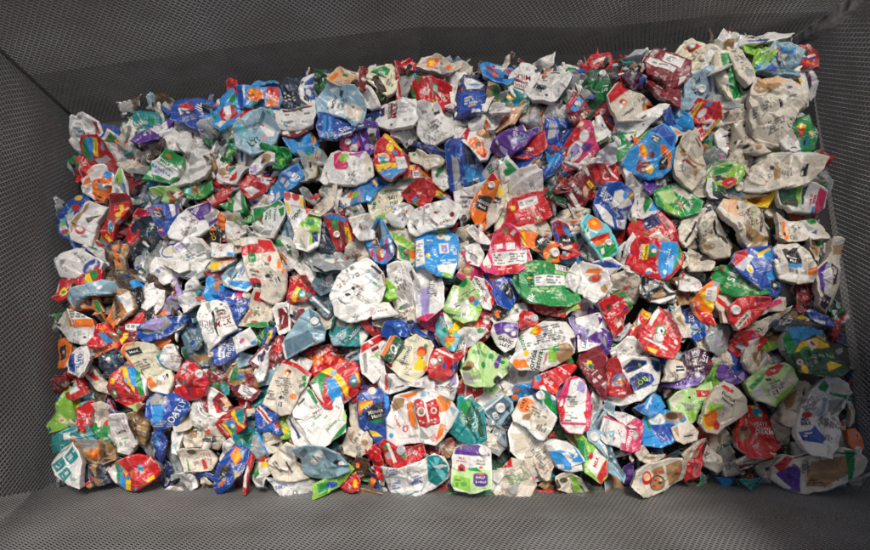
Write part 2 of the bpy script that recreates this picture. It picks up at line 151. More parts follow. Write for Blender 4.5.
M|white wide carton with pink raspberry and green leaf picture|-5,350 30,240 65,190 150,180 190,195 270,195 310,260 320,330 270,370 220,390 100,380 20,375|W|pP 80,195 130,190 120,260 80,270;oP 125,270,42,30;ol 145,230,30,30;oP 145,275,26,24;pP 175,200 260,195 262,212 176,218;lP 215,270,10,60,70;lk 190,350,80,30,55;pw 265,200 305,240 310,330 270,360;oG 300,300,8,14;ok 175,330,5,8;pi 200,215 255,212 240,240;lk 40,300,40,10,60;z2
C|dim navy sliver between the raspberry carton and the red globe emblem carton|310,130 345,110 340,200 320,240 305,190|N|x1
M|red carton with yellow rim, blue base and small globe emblem in the middle back|330,200 345,140 390,85 440,110 490,165 530,210 525,300 430,365 380,345 335,290|R|pY 380,100 400,83 495,150 485,170;pY 335,275 470,255 480,290 350,320;pc 350,320 470,290 525,298 430,365 380,345;oY 419,158,23,25;oc 450,184,13,13;oW 382,232,34,38;oc 382,222,30,22;oG 385,255,26,14;pY 345,200 415,208 412,225 350,215;lR 380,212,50,6,-5;oW 400,240,12,10;pW 450,215 505,200 528,298 470,308;lg 488,255,50,70,-75;lm 400,300,70,10,15;pm 490,165 525,145 555,260 530,270;tW 410,335,16,12,milk;z3
M|maroon side panel with barcode of the folded red pack in the middle back|520,275 600,265 605,355 500,350|R|pY 525,275 560,275 555,300 530,300;pW 555,305 600,300 600,355 558,355;#578,328,34,40,90;pG 500,350 600,350 600,362 500,362;z2
C|white and green carton edge under the red globe emblem carton|390,370 470,360 600,355 590,380 500,390 420,390|W|pG 385,360 480,350 440,395;x1
J|brown pastry picture carton end in the middle back|605,280 670,270 685,355 620,370 603,330|T|oO 640,310,28,40;pN 605,280 660,275 640,300
M|white carton flap with green curved stripe in the middle back|680,290 740,265 760,300 765,385 740,400 690,360|W|pG 715,275 750,270 745,300 700,350 690,340;z1
C|long navy and white folded carton running behind the red globe emblem carton|480,110 520,120 600,140 760,195 755,215 640,180|n|pB 540,140 700,180 690,190
M|tan white crushed carton with navy edge in the middle back|545,180 600,185 700,220 740,235 710,270 640,285 560,240|w|oG 565,195,12,10;lg 660,250,60,12,-15;x3;z1
D|deep blue pouch like carton with silver streak right of the navy folded one|760,220 800,170 850,150 880,150 970,280 1000,370 920,410 850,440 790,400 775,300|B|ps 785,250 830,270 850,400 810,410;pc 860,280 980,290 990,370 900,400;pD 850,150 890,155 940,260 870,270;pW 930,390 920,335 958,328 964,382;#944,360,30,40,90;oO 1000,375,12,9;lc 900,290,60,40,10;z1;x2
M|red domed crushed carton with teal dot in the centre back|490,430 560,385 620,368 670,390 690,440 640,500 590,515 530,480|R|oc 570,478,18,18;oG 572,482,12,10;pm 500,430 550,400 540,440;lW 600,440,30,10,30;pG 550,500 590,500 580,530 560,530;x2;z2
M|red, yellow and blue carton corner beside the domed red one|620,370 690,370 760,430 800,480 760,460 670,460|R|pY 680,440 720,405 760,440 690,465;pc 720,460 770,435 800,480 760,475;pG 700,440 740,430 740,460;pW 640,375 670,395 660,410;z1
J|blue and cyan carton with golden fruit and nuts picture|115,470 200,400 330,350 400,380 330,420 300,490 200,500|c|pB 270,370 340,350 400,385 330,410;oY 185,450,28,22;oO 175,440,30,22;ol 215,450,22,24;oT 170,485,30,16;oT 245,487,16,12;pW 115,470 160,410 190,400 150,470;pY 310,360 325,355 350,390 335,395;lY 340,375,40,10,55;pi 225,400 235,400 245,465 232,460;z1
J|cream carton with green leaves and dark green block lettering|305,500 330,425 400,390 490,400 500,440 470,490 460,570 360,610 320,590|e|tG 410,424,22,8,ALMOND;td 430,462,22,10,YEAST;td 445,492,22,10,FREE;tc 420,516,16,12,PLANT;oG 325,450,8,14;oG 318,480,8,12;oG 330,510,10,14;td 325,535,22,80,OAT;lg 400,402,60,6,8;pl 330,590 400,560 390,600 340,612;z1
M|grey tan crushed carton shoulder below the raspberry carton on the left|-10,500 0,390 60,380 80,420 60,500 20,570 -40,560|w|pg 10,420 40,400 50,450;x2
C|white and dark red carton sliver under the raspberry carton|60,520 70,420 110,395 115,440 100,560 70,570|W|lm 90,470,14,60,85;pm 75,470 95,520 85,560;x2
@460,120
C|white carton lid with small coloured specks near the purple silver carton|65,10 130,-15 200,40 190,62 80,50|W|oR 75,10,4,4;oc 175,42,14,10;z1
J|red and white carton with orange fruit and roast picture|5,100 40,40 100,60 190,70 210,110 180,170 160,220 120,235 90,180 30,130|W|pR 5,100 45,35 60,60 40,130;oO 95,145,52,34,-20;oN 110,150,18,14;oT 145,82,48,30;oK 130,80,24,18;oO 130,195,34,24;pR 120,215 165,200 150,235 125,235;tW 22,95,24,80,H;z1
D|dark purple carton with silver star emblem lying in the middle back|180,190 200,140 300,60 375,15 395,60 470,40 470,70 400,130 320,190 280,210|V|oi 318,115,36,18,-15;oW 318,115,14,7;pi 225,185 240,165 290,175 285,205;pW 380,20 395,15 400,65 390,65;lW 220,155,30,20,40;lA 370,95,50,20,35;pp 190,180 200,150 260,200;x1;z2
C|silver and grey carton fold at the tip of the purple star emblem carton|385,30 440,-5 520,15 540,40 500,80 470,40|s|pW 470,60 520,20 510,60;x3
J|blue and red carton beneath the purple star emblem carton|320,190 390,150 480,100 490,170 440,200 410,208|R|pB 320,190 390,155 400,205 350,210;pW 405,160 430,165 425,180;tW 430,178,24,10,M;x1
M|deep blue shiny carton with silver panel folded down near the top middle|500,140 530,30 560,15 600,35 680,30 660,80 600,160 560,170|B|ps 520,130 530,30 575,45 570,105;pn 590,40 670,40 600,120;x2
J|crimson pouch carton with white oval and purple flower emblem|595,190 680,70 720,20 770,30 790,100 830,180 740,260 640,285|P|pR 595,190 680,70 720,40 700,250 640,285;oW 694,182,40,54,-20;oi 690,180,24,34,-20;oW 738,112,26,32;oV 755,170,28,22;tV 712,188,26,0,A;oW 636,228,18,20;oR 636,228,12,13;oK 710,40,22,20;z2
C|white sheet edge beneath the crimson oval emblem carton|620,290 720,270 830,180 870,170 860,230 740,290 660,300|W|lg 780,240,50,10,30;x2
J|white and lime carton flap with a small check mark by the crimson carton|770,50 800,10 870,-10 900,80 850,120 820,140 790,110|W|pG 770,60 785,70 830,130 800,120;pl 775,55 785,50 830,115 815,115;tk 832,62,22,70,V;z2
C|silver white crumpled carton below the crimson carton at the right|750,280 830,230 880,200 890,270 820,290|s|pi 780,270 860,220 860,250;x3
J|blue carton with white wave and dark hollow in the centre back|335,220 480,205 520,180 590,210 600,250 540,330 500,350 430,310 385,290|B|pW 360,275 480,230 485,240 370,285;pn 390,290 490,290 480,330;pk 490,215 510,170 525,210 520,290 480,280;oT 465,250,30,24;pc 520,200 590,215 595,250 520,320;oN 560,205,24,16;z1;x2
C|grey film with tiny brown scraps between the blue wave and the dark red carton|500,350 580,280 600,320 570,400 520,390|y|pd 540,330 570,310 560,380;x3
M|dark teal crumpled carton behind the white carton with G mark|490,350 560,370 610,450 610,510 570,480 520,420|d|pt 520,370 560,400 540,430;x3
M|dark red carton fold with blue corner beside the maroon striped carton|570,400 590,340 640,325 700,340 640,420 590,430|m|pc 590,320 640,310 640,328;pR 590,360 630,350 610,410;x2
M|maroon carton with yellow tag and white striped end on the right of centre back|630,420 740,310 850,280 900,330 830,400 770,470 740,520 690,490|m|pY 760,375 775,360 830,405 815,425;lm 795,393,50,10,-38;pW 735,315 752,302 775,335 765,342;pW 625,430 645,415 735,505 720,525;lW 690,420,60,20,-40;tW 715,430,24,-40,360;oK 755,425,18,30,10;pR 790,300 870,280 870,340 810,360;oW 864,338,14,16;z1
M|white carton with a small ring mark and red printed body in the centre|300,360 350,310 440,300 480,340 500,420 400,460 320,470|W|ok 357,420,9,11;oW 357,420,6,8;lg 430,390,40,24,0;lg 370,340,30,12,0;pw 350,310 440,300 455,320 350,335;z2
M|red carton body with grey nutrition label in the centre|300,510 330,480 480,440 520,420 550,450 590,480 540,560 470,600 360,625 290,640|R|pW 345,490 460,455 470,500 360,540;lk 400,500,90,26,12;pR 500,430 540,440 585,480 520,560;lm 480,540,30,60,60;pY 300,525 330,520 330,545 305,550;pG 450,585 480,575 485,600 455,605;oW 468,588,8,8;lW 400,590,80,10,10;z1
J|white carton with green block lettering and leaf picture in the centre back|150,300 200,245 260,230 340,310 280,345 210,380 180,350|W|tG 198,320,34,-62,BIRTH;pG 240,240 270,250 340,310 300,330 260,270;oG 280,320,24,16;lR 220,300,30,10,-60;pd 205,215 230,210 265,260 245,265;oO 215,235,14,10;z1
J|orange carton with black label and white cap in the centre|65,520 110,440 160,380 190,350 230,400 200,480 160,560 110,620 70,570|O|pk 95,500 115,450 195,470 175,540 80,525;tW 142,488,22,-15,Minute;tW 135,512,20,-15,Maid;pO 110,440 165,395 200,430 195,465;pR 160,370 190,345 215,385 180,400;pW 110,620 160,570 200,620 160,640;c 186,410,22;z2
J|yellow and tan carton with black label beside the orange one with the cap|200,480 230,400 260,380 265,440 250,510 215,600 160,640 170,560|w|pY 205,440 235,390 265,430 250,470;pk 195,500 205,465 250,470 240,505;tW 222,488,15,-10,Maid;lk 260,560,60,60,60;z1
M|cream carton with faded panels right of the yellow and tan carton|260,400 320,410 310,500 280,600 220,640 225,570|e|lk 270,540,60,50,65;lk 300,430,30,30,60;oY 318,520,16,14;x2
C|silver white carton with plum stripe lettering left of the orange one|-10,450 60,440 140,400 100,450 60,540 30,580 0,550|W|pp 0,460 85,460 80,472 0,472;tp 30,490,18,0,half;tp 30,515,18,0,half;x1
@600,105
M|white carton flank with a short black bar below the orange black cow badge|150,110 230,70 330,20 385,30 330,90 240,165 165,145|W|pk 222,95 268,65 274,75 228,106;lg 180,120,50,30,30;x1;z1
J|bright red carton with yellow stripe and cow disc standing on the right back|530,90 590,0 600,0 685,20 705,100 625,200 560,150|R|pY 528,92 588,0 600,5 545,108;pY 625,200 695,100 706,110 640,205;oW 608,55,24,18,40;oc 633,18,14,11;oW 648,115,28,24,20;ok 650,118,14,9,40;lm 660,60,30,20,40;z2
C|white grey crumpled carton coil right of the bright red cow disc carton|690,60 720,20 790,50 800,100 740,130 700,120|w|pN 730,60 760,50 750,90;x3
M|green carton side with white edge and lime top tucked under the white flank|95,260 130,190 220,170 290,150 300,170 230,230 170,290 120,320|G|pW 145,175 200,165 215,220 190,250;oB 186,225,12,14;pl 215,165 290,150 270,180 220,210;pW 95,270 150,245 152,255 98,282;x1
J|large blue juice carton with black labels, orange slice and grapes picture|140,340 180,270 300,160 370,120 410,140 450,190 440,300 430,380 380,420 310,430 240,400 180,370|c|pc 140,340 180,290 250,340 240,400;pB 300,160 370,125 440,190 430,260 330,180;pk 295,220 318,188 358,218 335,246;tW 326,212,14,-30,Minute;tW 322,228,13,-30,Maid;oO 262,277,22,44,25;oY 268,270,10,30,25;om 250,345,20,20;om 285,350,22,22;om 265,375,24,24;om 240,370,16,18;om 300,385,22,16;om 312,298,16,18;oY 306,378,22,24;oG 300,400,6,4;pO 355,250 385,245 425,300 420,380 385,370;pk 350,350 385,275 410,350 400,385 360,385;tW 382,335,18,55,Maid;z3
C|white carton scrap with orange fish shape over the large blue juice carton|385,140 400,120 500,150 510,180 460,190 440,260 430,190|w|oO 470,162,24,10;z2
P|blue clear crumpled plastic behind the large blue juice carton|390,70 420,40 480,80 520,140 510,180 400,125|c|pb 430,60 470,90 450,120;x3
M|tan stained milk carton with folded gable and maroon script in the back right|440,290 480,210 520,170 560,165 660,225 655,280 650,360 620,430 580,480 555,510 440,440 435,390|w|pT 450,290 500,300 650,340 640,360 480,320;lm 525,355,90,30,-18;pm 480,340 580,370 575,388 478,358;ok 486,400,11,12;ow 486,400,7,8;og 530,430,20,10;lg 570,410,60,26,-20;pk 575,195 582,188 632,222 625,230;pT 550,380 600,390 570,430;oT 490,290,20,14;z3;x2
C|grey cream bunched carton top above the folded tan gable|510,110 560,105 590,140 580,170 530,180 500,150|w|x3
C|tan crumpled carton sheet right of the folded tan gable|580,480 640,420 670,380 680,420 640,530 570,540|w|lg 630,460,16,14,0;pg 600,500 640,470 630,520;x2
C|small scattered print scrap with colourful specks beside the tan gable|650,300 700,280 760,290 770,320 700,350 660,340|y|pP 715,290 735,288 730,320;pc 735,300 755,300 745,330;pG 690,325 720,320 710,340;x3
M|slanted white carton with maroon lettering and cow spots on the right back|715,190 750,140 800,130 830,230 870,330 830,350 790,290 740,240|W|tm 770,215,30,80,MILK;tm 785,240,30,80,MILK;pp 730,190 800,178 802,188 732,200;ok 780,290,18,24;ok 805,285,8,18;pN 760,130 800,130 800,170 760,165;x1
J|lime green carton with black cow spots and red badge on the right|660,420 690,365 770,340 850,375 860,420 830,470 770,500 700,470|l|pG 700,380 790,360 770,400 700,410;ok 715,430,26,18,30;ok 745,440,14,12;oT 690,430,20,22;oR 770,468,42,30,20;tW 772,468,16,25,lala;lG 760,380,60,20,15;pW 670,400 690,380 690,420;z2
C|white carton side with bottle green bars below the lime cow spot carton|640,520 650,460 680,450 740,500 770,520 750,560 660,560|W|pG 665,465 685,460 700,560 675,560;pG 700,480 770,520 765,545 710,520;z1
M|grey blue carton with round tan cap beside the red badge|770,520 800,460 870,440 930,470 1000,500 990,540 900,545 800,560|u|pB 850,450 930,470 900,520;pT 850,540 960,530 990,545 880,560;oT 930,545,40,12;c 832,495,26,w;z1
C|white crumpled carton right of the red ring mark carton|130,430 160,370 240,400 260,450 260,530 200,560 150,500|W|pg 160,440 200,400 210,470;lg 210,470,40,30,60;x3;z1
C|grey folded carton corner above the purple band|355,420 380,390 440,380 430,430 380,440|g|x2
D|purple carton band with white printed patch right of centre|260,510 290,450 330,430 430,415 470,470 400,490 300,540|V|pW 330,435 410,425 405,475 335,485;lk 368,455,70,30,85;pn 410,430 470,440 460,470;z1
J|green carton with red berry and beige flap right of centre|330,520 450,485 500,500 600,580 580,640 480,660 360,600 340,560|G|oO 360,530,14,10;pL 330,530 430,500 470,560 400,600;pw 430,510 450,480 560,540 540,570;pT 455,560 520,600 490,630 470,600;lL 450,640,60,20,-20;lk 540,600,60,20,-20;pl 350,560 500,650 420,650;z1
C|teal blue plastic corner between the white crumple and the grapes picture|240,440 290,430 310,450 270,480|c
M|red carton with white ring mark and folded white seam right of centre|0,410 30,370 90,340 120,440 90,480 30,470|R|oW 35,428,22,24;oR 35,428,16,17;pW 35,365 50,360 115,440 105,450;pY 0,505 15,495 50,530 40,545;z1
C|white crushed carton side with grey shadow left of the red ring mark carton|-20,380 0,290 60,300 50,340 10,390|W|x2
C|grey and pink carton end near the big blue juice carton|60,340 80,300 120,330 140,360 110,390 85,360|w|pN 80,340 130,350 110,380;x2
C|silver crumpled film between the green side and the white cut carton|70,240 90,150 130,150 110,200 90,280|s|x3
J|dull white carton square with lime edge tilted beside the red carton with cap|-30,90 0,70 75,165 70,180 0,225 -30,160|W|pl 0,218 70,175 72,185 5,230;tk 10,130,22,60,V;z2
M|red carton with cap and blue notch left of the orange black cow badge carton|-20,40 0,0 40,10 55,70 100,130 70,150 40,90|R|pc 40,90 60,80 75,120 60,130;c 20,35,20
C|clear pale plastic film beside the bright red cow disc carton|440,20 480,0 560,10 530,80 500,90|b|x3
@725,105
M|cream upright carton with small cow print and brown cap mark at the right|50,120 90,55 160,60 175,130 230,230 240,305 190,310 130,260 70,250|w|pk 125,68 155,62 160,85 130,88;ok 110,130,9,8;ok 95,210,20,8,-20;ok 140,240,16,10;lm 150,190,40,60,80;lk 180,270,60,20,0;pT 160,240 220,240 200,280;z2;x2
C|cream hand shaped carton fold below the cow print carton|45,340 70,260 130,260 140,340 100,385 60,370|w|pT 90,300 120,290 110,350;x2
J|green and red rainbow carton edge peeping at the right behind the cream cartons|420,130 450,110 500,80 512,180 500,250 460,265 440,200|G|pY 430,130 460,105 490,120 480,140;pR 430,135 480,140 460,195;pt 460,200 500,190 500,250 465,265;pY 490,170 512,165 508,200
C|white folded carton corner with dark bar under the stained pile at right|330,220 420,160 465,210 460,260 410,290 350,280|W|pk 380,265 435,242 440,250 385,272;z2
J|olive green food picture carton slice under the white corner|245,250 290,220 335,225 345,280 280,275|l|oN 265,240,16,24;pR 250,240 270,230 275,250;x1
C|tan smooth carton flank left of the shiny wrapped carton|115,400 150,320 240,310 200,360 180,440 130,430|w|pT 120,400 150,330 160,400;x2
M|long shiny wrapped cream carton with black label on the right|160,430 190,350 290,285 440,290 500,320 550,360 530,420 470,480 360,490 240,510 160,485|w|pW 280,290 440,290 520,330 400,310;lk 360,400,60,80,85;lg 420,400,30,70,85;pk 455,370 480,367 475,435 448,435;lW 460,400,60,6,85;ok 288,372,13,13;ok 283,415,13,12;ow 283,415,8,7;lg 220,410,60,60,60;lk 330,340,60,10,5;pW 160,470 240,490 230,508 160,488;pT 300,350 330,345 330,440 300,450;z3;x2
J|wrapped carton with green meadow picture and pink end on the right|288,500 370,475 470,470 560,495 612,515 640,590 600,620 500,630 400,640 330,600 300,560|W|pd 290,505 440,480 430,620 340,610 300,560;pG 385,480 430,478 430,540 380,560;pl 425,480 455,480 455,600 425,600;pN 340,590 430,570 430,600 350,605;pd 460,500 490,490 480,590 460,600;tP 530,560,18,-85,a2 Milk;tP 552,560,22,-85,Milk;pP 560,500 615,520 635,600 575,640;pc 545,600 570,590 570,640 540,640;z2
C|clear wrap corner with red and green tip at the right edge|520,430 560,410 610,460 605,510 560,500|y|pG 555,465 605,460 605,510 580,505;pR 560,475 590,470 590,505 565,500;pk 540,420 560,420 600,450 570,455
@40,195
J|rainbow striped blue carton with yellow and red fruit on the far left edge|110,130 150,60 210,5 270,0 280,40 240,110 190,200 180,250 145,245 115,200|B|oY 228,15,24,18;oR 220,80,28,22;pA 112,140 145,125 150,160 112,165;pl 112,165 150,160 160,185 115,190;pW 115,190 160,185 170,205 120,215;pP 120,215 175,205 180,225 135,235;pl 135,238 180,225 178,245 150,248;pW 145,120 210,105 220,150 190,200 165,170;pA 160,100 185,70 195,90 170,115;z1
M|white carton with brown stained side and dark red curled emblem on the left|195,210 270,50 290,38 380,60 350,120 310,250 300,300 240,285 200,270|W|pT 200,200 270,60 295,40 265,110 230,200 205,240;pN 275,140 350,110 335,130 310,150 290,170;oR 250,215,26,26;oW 250,208,17,17;lg 320,90,40,20,-20;og 270,250,20,8;z2
C|royal blue base beneath the brown stained white carton on the left|200,275 250,290 300,300 260,330 235,325|B
C|orange carton rim resting above the brown stained white carton on the left|305,5 340,-15 385,20 380,40 340,30|O|pk 300,10 380,40 375,48 305,25;z1
C|-|385,50 400,15 435,40 430,100 380,130|W|pG 425,40 435,45 432,100 400,115
M|red carton with yellow stripe, cow globe badge and blue foot on the left|310,270 350,185 430,100 440,20 540,10 545,70 520,130 470,190 430,270 410,330 330,290|R|pm 440,25 530,10 540,40 445,80;lm 490,55,60,20,0;oY 490,130,18,18;pY 485,70 510,65 515,110 495,115;pW 400,165 430,150 465,200 440,225;oc 425,192,24,28;oG 425,205,20,14;oW 430,200,8,6;pY 345,190 430,270 420,290 335,215;pc 345,250 410,310 405,330 340,290;pG 310,270 335,225 345,255 325,310;tm 385,240,12,-42,2%;z2
C|dark red crumpled carton side right of the yellow striped cow globe carton|470,190 540,130 550,60 560,200 510,230 475,240|m|x2
C|white green carton foot below the yellow striped cow globe carton|315,330 360,310 400,360 380,390|W|pG 315,325 345,320 350,340;pT 365,310 395,310 400,350
C|grey brown crumpled carton interior left of the slate clear film|400,400 450,330 480,310 470,430 400,460|N|pT 420,380 460,340 450,430;pO 462,310 515,300 510,320 480,325 475,420 462,420;x3
J|orange edged tan carton inside standing open on the left|462,305 515,302 510,330 500,430 460,430|T|pO 462,305 515,300 512,315 480,322 478,420 462,424;pG 490,318 505,318 500,335;z1
J|bright red glossy carton ribbon twisting on the left of centre|510,240 560,170 600,100 650,95 660,130 590,190 580,240 530,290 512,270|R|pP 600,105 640,95 620,140;pm 560,190 590,170 575,220;x2;z2
D|slate blue transparent crumpled film bottle on the left|490,370 520,310 600,250 690,180 740,200 730,270 640,310 560,400 520,450 490,420|D|pb 600,310 640,300 600,350;pu 530,330 580,290 570,340;pW 690,190 720,190 690,230;pb 660,220 690,200 650,270;x3
M|blue carton with black label, red rim and white end tilted on the left|655,90 700,55 770,50 820,60 830,110 780,180 745,260 720,230 690,140|B|pk 670,90 720,80 760,150 690,140;tW 708,108,14,-15,Milk;tW 715,128,14,-15,Real;pR 680,85 725,70 735,85 690,95;pW 770,55 800,50 815,115 790,130;pR 735,240 755,245 745,262;oR 730,215,14,16;oW 730,215,9,4;pR 815,60 832,90 828,115;pW 650,85 690,45 690,60;z2
C|white grey torn carton strip below the slate blue film|600,400 640,310 720,290 710,340 660,400 640,500 610,480|y|pW 610,400 640,350 640,470;x3
C|white carton corner with green foil at the left of the blue rimmed carton|640,80 685,40 690,70 660,95|W
C|-|550,80 600,70 630,75 610,100 560,110|t|
J|round white carton with beige picture and blue ring left of centre|710,330 740,280 820,275 900,290 900,450 860,470 800,430 740,400|W|oB 775,330,62,48;oW 775,332,54,38;oe 768,328,38,26;pw 720,380 760,400 860,450 850,470 780,430;z1
C|white smooth carton below the beige ringed picture left of centre|670,440 700,385 760,400 810,450 790,500 740,520 690,490|W|x1;z1
M|white carton with blue oval badge on the far left edge|125,400 150,360 220,330 250,345 350,390 380,410 350,450 240,480 130,480|W|oB 310,435,70,36,20;oW 310,435,50,10,20;pR 330,430 360,425 360,450 330,448;pW 305,450 355,395 362,402 315,455;lg 230,380,60,40,-20;pg 125,400 165,380 130,440;z1
J|red carton box with blue, yellow and green end on the far left edge|90,530 115,490 240,475 350,450 390,460 370,540 340,580 120,640 80,620|R|pY 250,480 300,470 320,520 290,530;pG 300,465 355,452 360,500 320,510;pB 245,478 268,472 272,490 255,495;lm 180,505,100,30,4;oY 142,580,20,26;oG 145,585,12,12;pW 90,530 100,515 90,620 78,615;z2
C|crumpled brown film in the hollow at left|400,470 480,440 560,470 600,520 500,560 420,540|N|pc 560,500 590,490 600,525;pT 540,470 600,460 580,520;pD 480,480 530,460 520,530;x3
@180,195
C|green triangular carton stub between the foil carton and white wrap at left|805,460 840,455 845,520 815,515|G
M|white carton with purple panel, blue snow script and barcode at left of centre|-50,230 0,130 50,70 140,30 180,60 235,100 200,150 110,240 20,280 -40,270|W|pV 40,85 140,30 165,25 175,70 160,140 115,155;tW 88,85,32,62,Silk;pV 160,155 235,95 240,110 165,185;lB 30,150,40,14,-30;#170,120,60,30,35;lk 60,215,70,40,30;pg 20,240 100,190 105,220 30,260;pg 140,130 200,70 215,90 160,160;z2
C|orange and red carton piece beside the purple panel carton|170,170 235,120 260,150 250,195 200,200|O|pR 170,175 235,125 240,150;x2;z1
C|-|110,240 140,210 160,200 150,270|O|pG 105,225 140,220 120,245
C|black and gold lettered carton scrap left of centre|165,230 205,205 225,215 220,265 180,270|k|tY 195,240,30,-80,GO;x1
C|-|220,240 260,190 300,200 280,235|W|x2
C|-|250,250 300,230 310,262 250,265|R|
C|white carton gable with lime spout below the script green carton|260,110 300,130 350,140 370,170 300,190 280,170|w|pl 285,165 310,190 370,150 350,140 320,180;x2
C|white carton stub with rainbow printing in the left centre|305,190 350,180 375,230 320,260 305,240|W|pR 330,240 350,210 360,225;pB 345,230 362,220 365,240;x2
M|green milk splash carton with white milk picture left of centre|410,120 430,60 530,60 590,35 640,90 640,140 600,200 560,255 490,250 430,210|W|pG 425,195 430,70 540,60 590,35 640,80 600,90 560,85 500,100 500,180 490,197;oW 530,150,40,30;oW 545,110,44,34;oW 500,182,14,12;oW 600,85,12,10;tG 545,120,20,85,COW;tG 520,125,20,85,MILK;td 490,135,8,80,BARISTA;oR 475,135,11,12;pG 600,100 640,90 640,140 620,150;tt 578,130,18,85,WHOLE;pg 430,205 560,215 540,250;z2
C|white silver crumpled carton folds below the green milk splash carton|410,210 480,200 560,255 540,270 470,260 430,245|W|pg 430,225 480,225 470,250;x3
C|pale blue green carton triangle right of the green milk splash carton|580,250 640,150 670,240 690,310 640,290|b|pu 640,160 660,240 640,280;x2
J|white carton with strawberry squares and lime bottle panel in the left centre|640,60 640,0 740,10 745,90 830,90 840,160 820,290 760,335 700,320 680,190 660,150|W|oR 655,20,20,28;oR 700,20,20,24;pY 720,20 748,15 748,75 725,70;pY 645,70 660,60 670,120 655,120;pW 665,50 745,90 700,170 670,180;td 710,110,24,65,Only;td 690,130,20,65,Oats;pP 750,85 810,82 800,105 755,110;pl 710,180 780,100 835,95 840,200 800,280 770,300 775,190 720,190;oG 780,160,30,20;pn 785,220 820,215 825,270 790,280;pw 672,190 775,190 760,330 700,320;pg 720,250 760,320 720,320;z2
C|green and white crumpled carton behind the red topped white carton|545,260 600,270 650,300 690,330 680,390 620,420 580,350|W|pG 550,260 610,280 640,320 580,310;pd 600,340 640,380 600,390;pG 640,310 680,320 670,380;tG 655,345,16,60,Silk;x2
M|white milk carton with red shoulder, green square badge and fruit picture left of centre|365,270 400,260 530,260 580,340 630,460 620,570 590,610 540,640 460,600 430,520 395,420|w|pR 366,312 470,295 465,265 535,262 578,340 480,350 375,372;pG 410,355 455,352 460,405 418,408;tW 435,378,18,0,365;tT 435,425,10,-4,organic;tk 448,458,16,-8,Whole;tk 448,480,14,-8,Milk;lk 540,420,60,20,-10;ok 525,485,16,12;lk 555,490,40,60,-10;#580,510,44,40,20;oR 540,385,12,22;oR 448,525,36,28;ok 460,540,26,20;oO 600,420,14,34;oO 622,455,10,22;pW 400,262 465,262 468,290 400,300;z3
C|grey bent carton edge left of the red shouldered carton|300,285 370,280 380,340 340,360 310,330|w|pN 320,300 365,300 360,340;x2
M|white carton square with coloured specks and pale blue corner left of centre|188,285 310,290 320,360 240,380 200,370|W|oR 240,310,4,10;oB 245,330,4,8;oY 238,325,4,6;pc 285,345 318,342 320,365 285,368;lg 255,320,16,40,0;z2
J|yellow cap and orange zigzag carton below the speckled white square|170,420 220,380 300,370 320,385 250,440 200,450|w|pO 230,380 310,368 300,400 270,390 255,410;oY 212,425,38,28;pY 180,420 230,395 250,430 200,452;z1
M|large silver white carton with nutrition table left of centre|-20,330 40,280 120,275 165,330 170,370 120,440 60,490 0,470 -30,400|W|lk 90,350,110,60,30;pg 30,300 130,290 150,330 60,360;lp 20,320,50,20,30;pi -20,320 30,290 40,310 -10,340;pl 0,410 40,430 20,460;z1;x2
C|grey folded carton with cream panel under the silver white nutrition carton|70,480 130,380 160,360 200,400 180,450 130,480|y|pw 100,460 150,390 160,430;x2
C|navy glossy carton sliver left of the pale blue milk pour carton|280,470 330,380 370,340 360,420 310,530 285,520|b|pu 290,480 350,380 320,510;x1
J|pale blue and white carton with blue base leaning on the red shouldered carton|300,520 370,380 395,430 430,530 400,570 310,545|W|pc 300,520 420,515 430,535 400,570 305,545;pb 370,370 395,430 360,470;lB 370,450,60,40,70;lc 350,480,40,30,70;z1
C|dark maroon gap carton below the yellow cap and zigzag one|180,480 230,460 240,510 200,520|m|x2
C|white folded carton side with black crease left of the long grey film|675,420 700,360 740,350 800,430 800,530 750,490|W|pk 745,400 790,440 792,450 750,412;pg 690,370 730,360 720,390;z1
C|grey plastic film bag crumpled in the left centre|770,340 830,280 870,290 960,350 1020,370 960,420 900,450 830,440|y|pW 840,420 900,380 940,400;x3
C|dark navy striped carton edge right of the lime bottle panel carton|840,160 880,120 920,160 900,250 850,250|n|pW 845,200 880,180 880,190 850,212;x2
@320,195
J|red carton with green panel and cap beside white gabled lid left of centre|40,160 90,140 160,145 185,190 200,270 210,300 90,310 70,240|R|pc 40,155 100,140 170,150 150,165 60,168;pG 75,165 112,162 118,215 85,218;pY 145,195 170,190 185,255 160,270;lk 160,230,50,10,82;c 100,238,20;pm 120,165 145,165 150,300 125,302;z2
C|white gabled carton lid with red stripe in the left centre|180,155 300,105 320,160 320,240 240,272 205,230|W|pR 130,130 270,105 180,152;oB 243,190,5,14;oR 250,200,4,12;oY 252,185,4,8;pw 190,160 300,110 310,140 200,175;z3
C|dark blue narrow carton left of the red cap and green panel carton|0,180 50,170 80,280 50,310 10,300|D|pn 20,190 45,185 60,280;pW 10,240 25,235 35,290;x2
M|white cap carton end left of the cream leaf block letter carton|110,80 140,50 200,50 240,100 200,110 150,130 115,120|W|pG 190,90 230,95 215,110;c 155,97,24;x2
C|brown and white striped sliver by the raspberry carton base|60,70 110,20 115,100 80,140 50,130|m|pW 80,40 100,30 95,100;x2
J|white carton gable with coloured tiles below the leaf lettered carton|390,130 420,90 500,40 560,70 570,100 500,190 430,170|W|oR 430,80,7,6;oY 425,95,9,7;oG 440,105,8,7;oc 450,90,8,7;oR 520,100,5,6;oO 515,112,5,6;oG 508,124,5,6;oc 500,136,5,6;oV 494,147,5,6;pg 470,70 530,50 540,60 480,85;z2
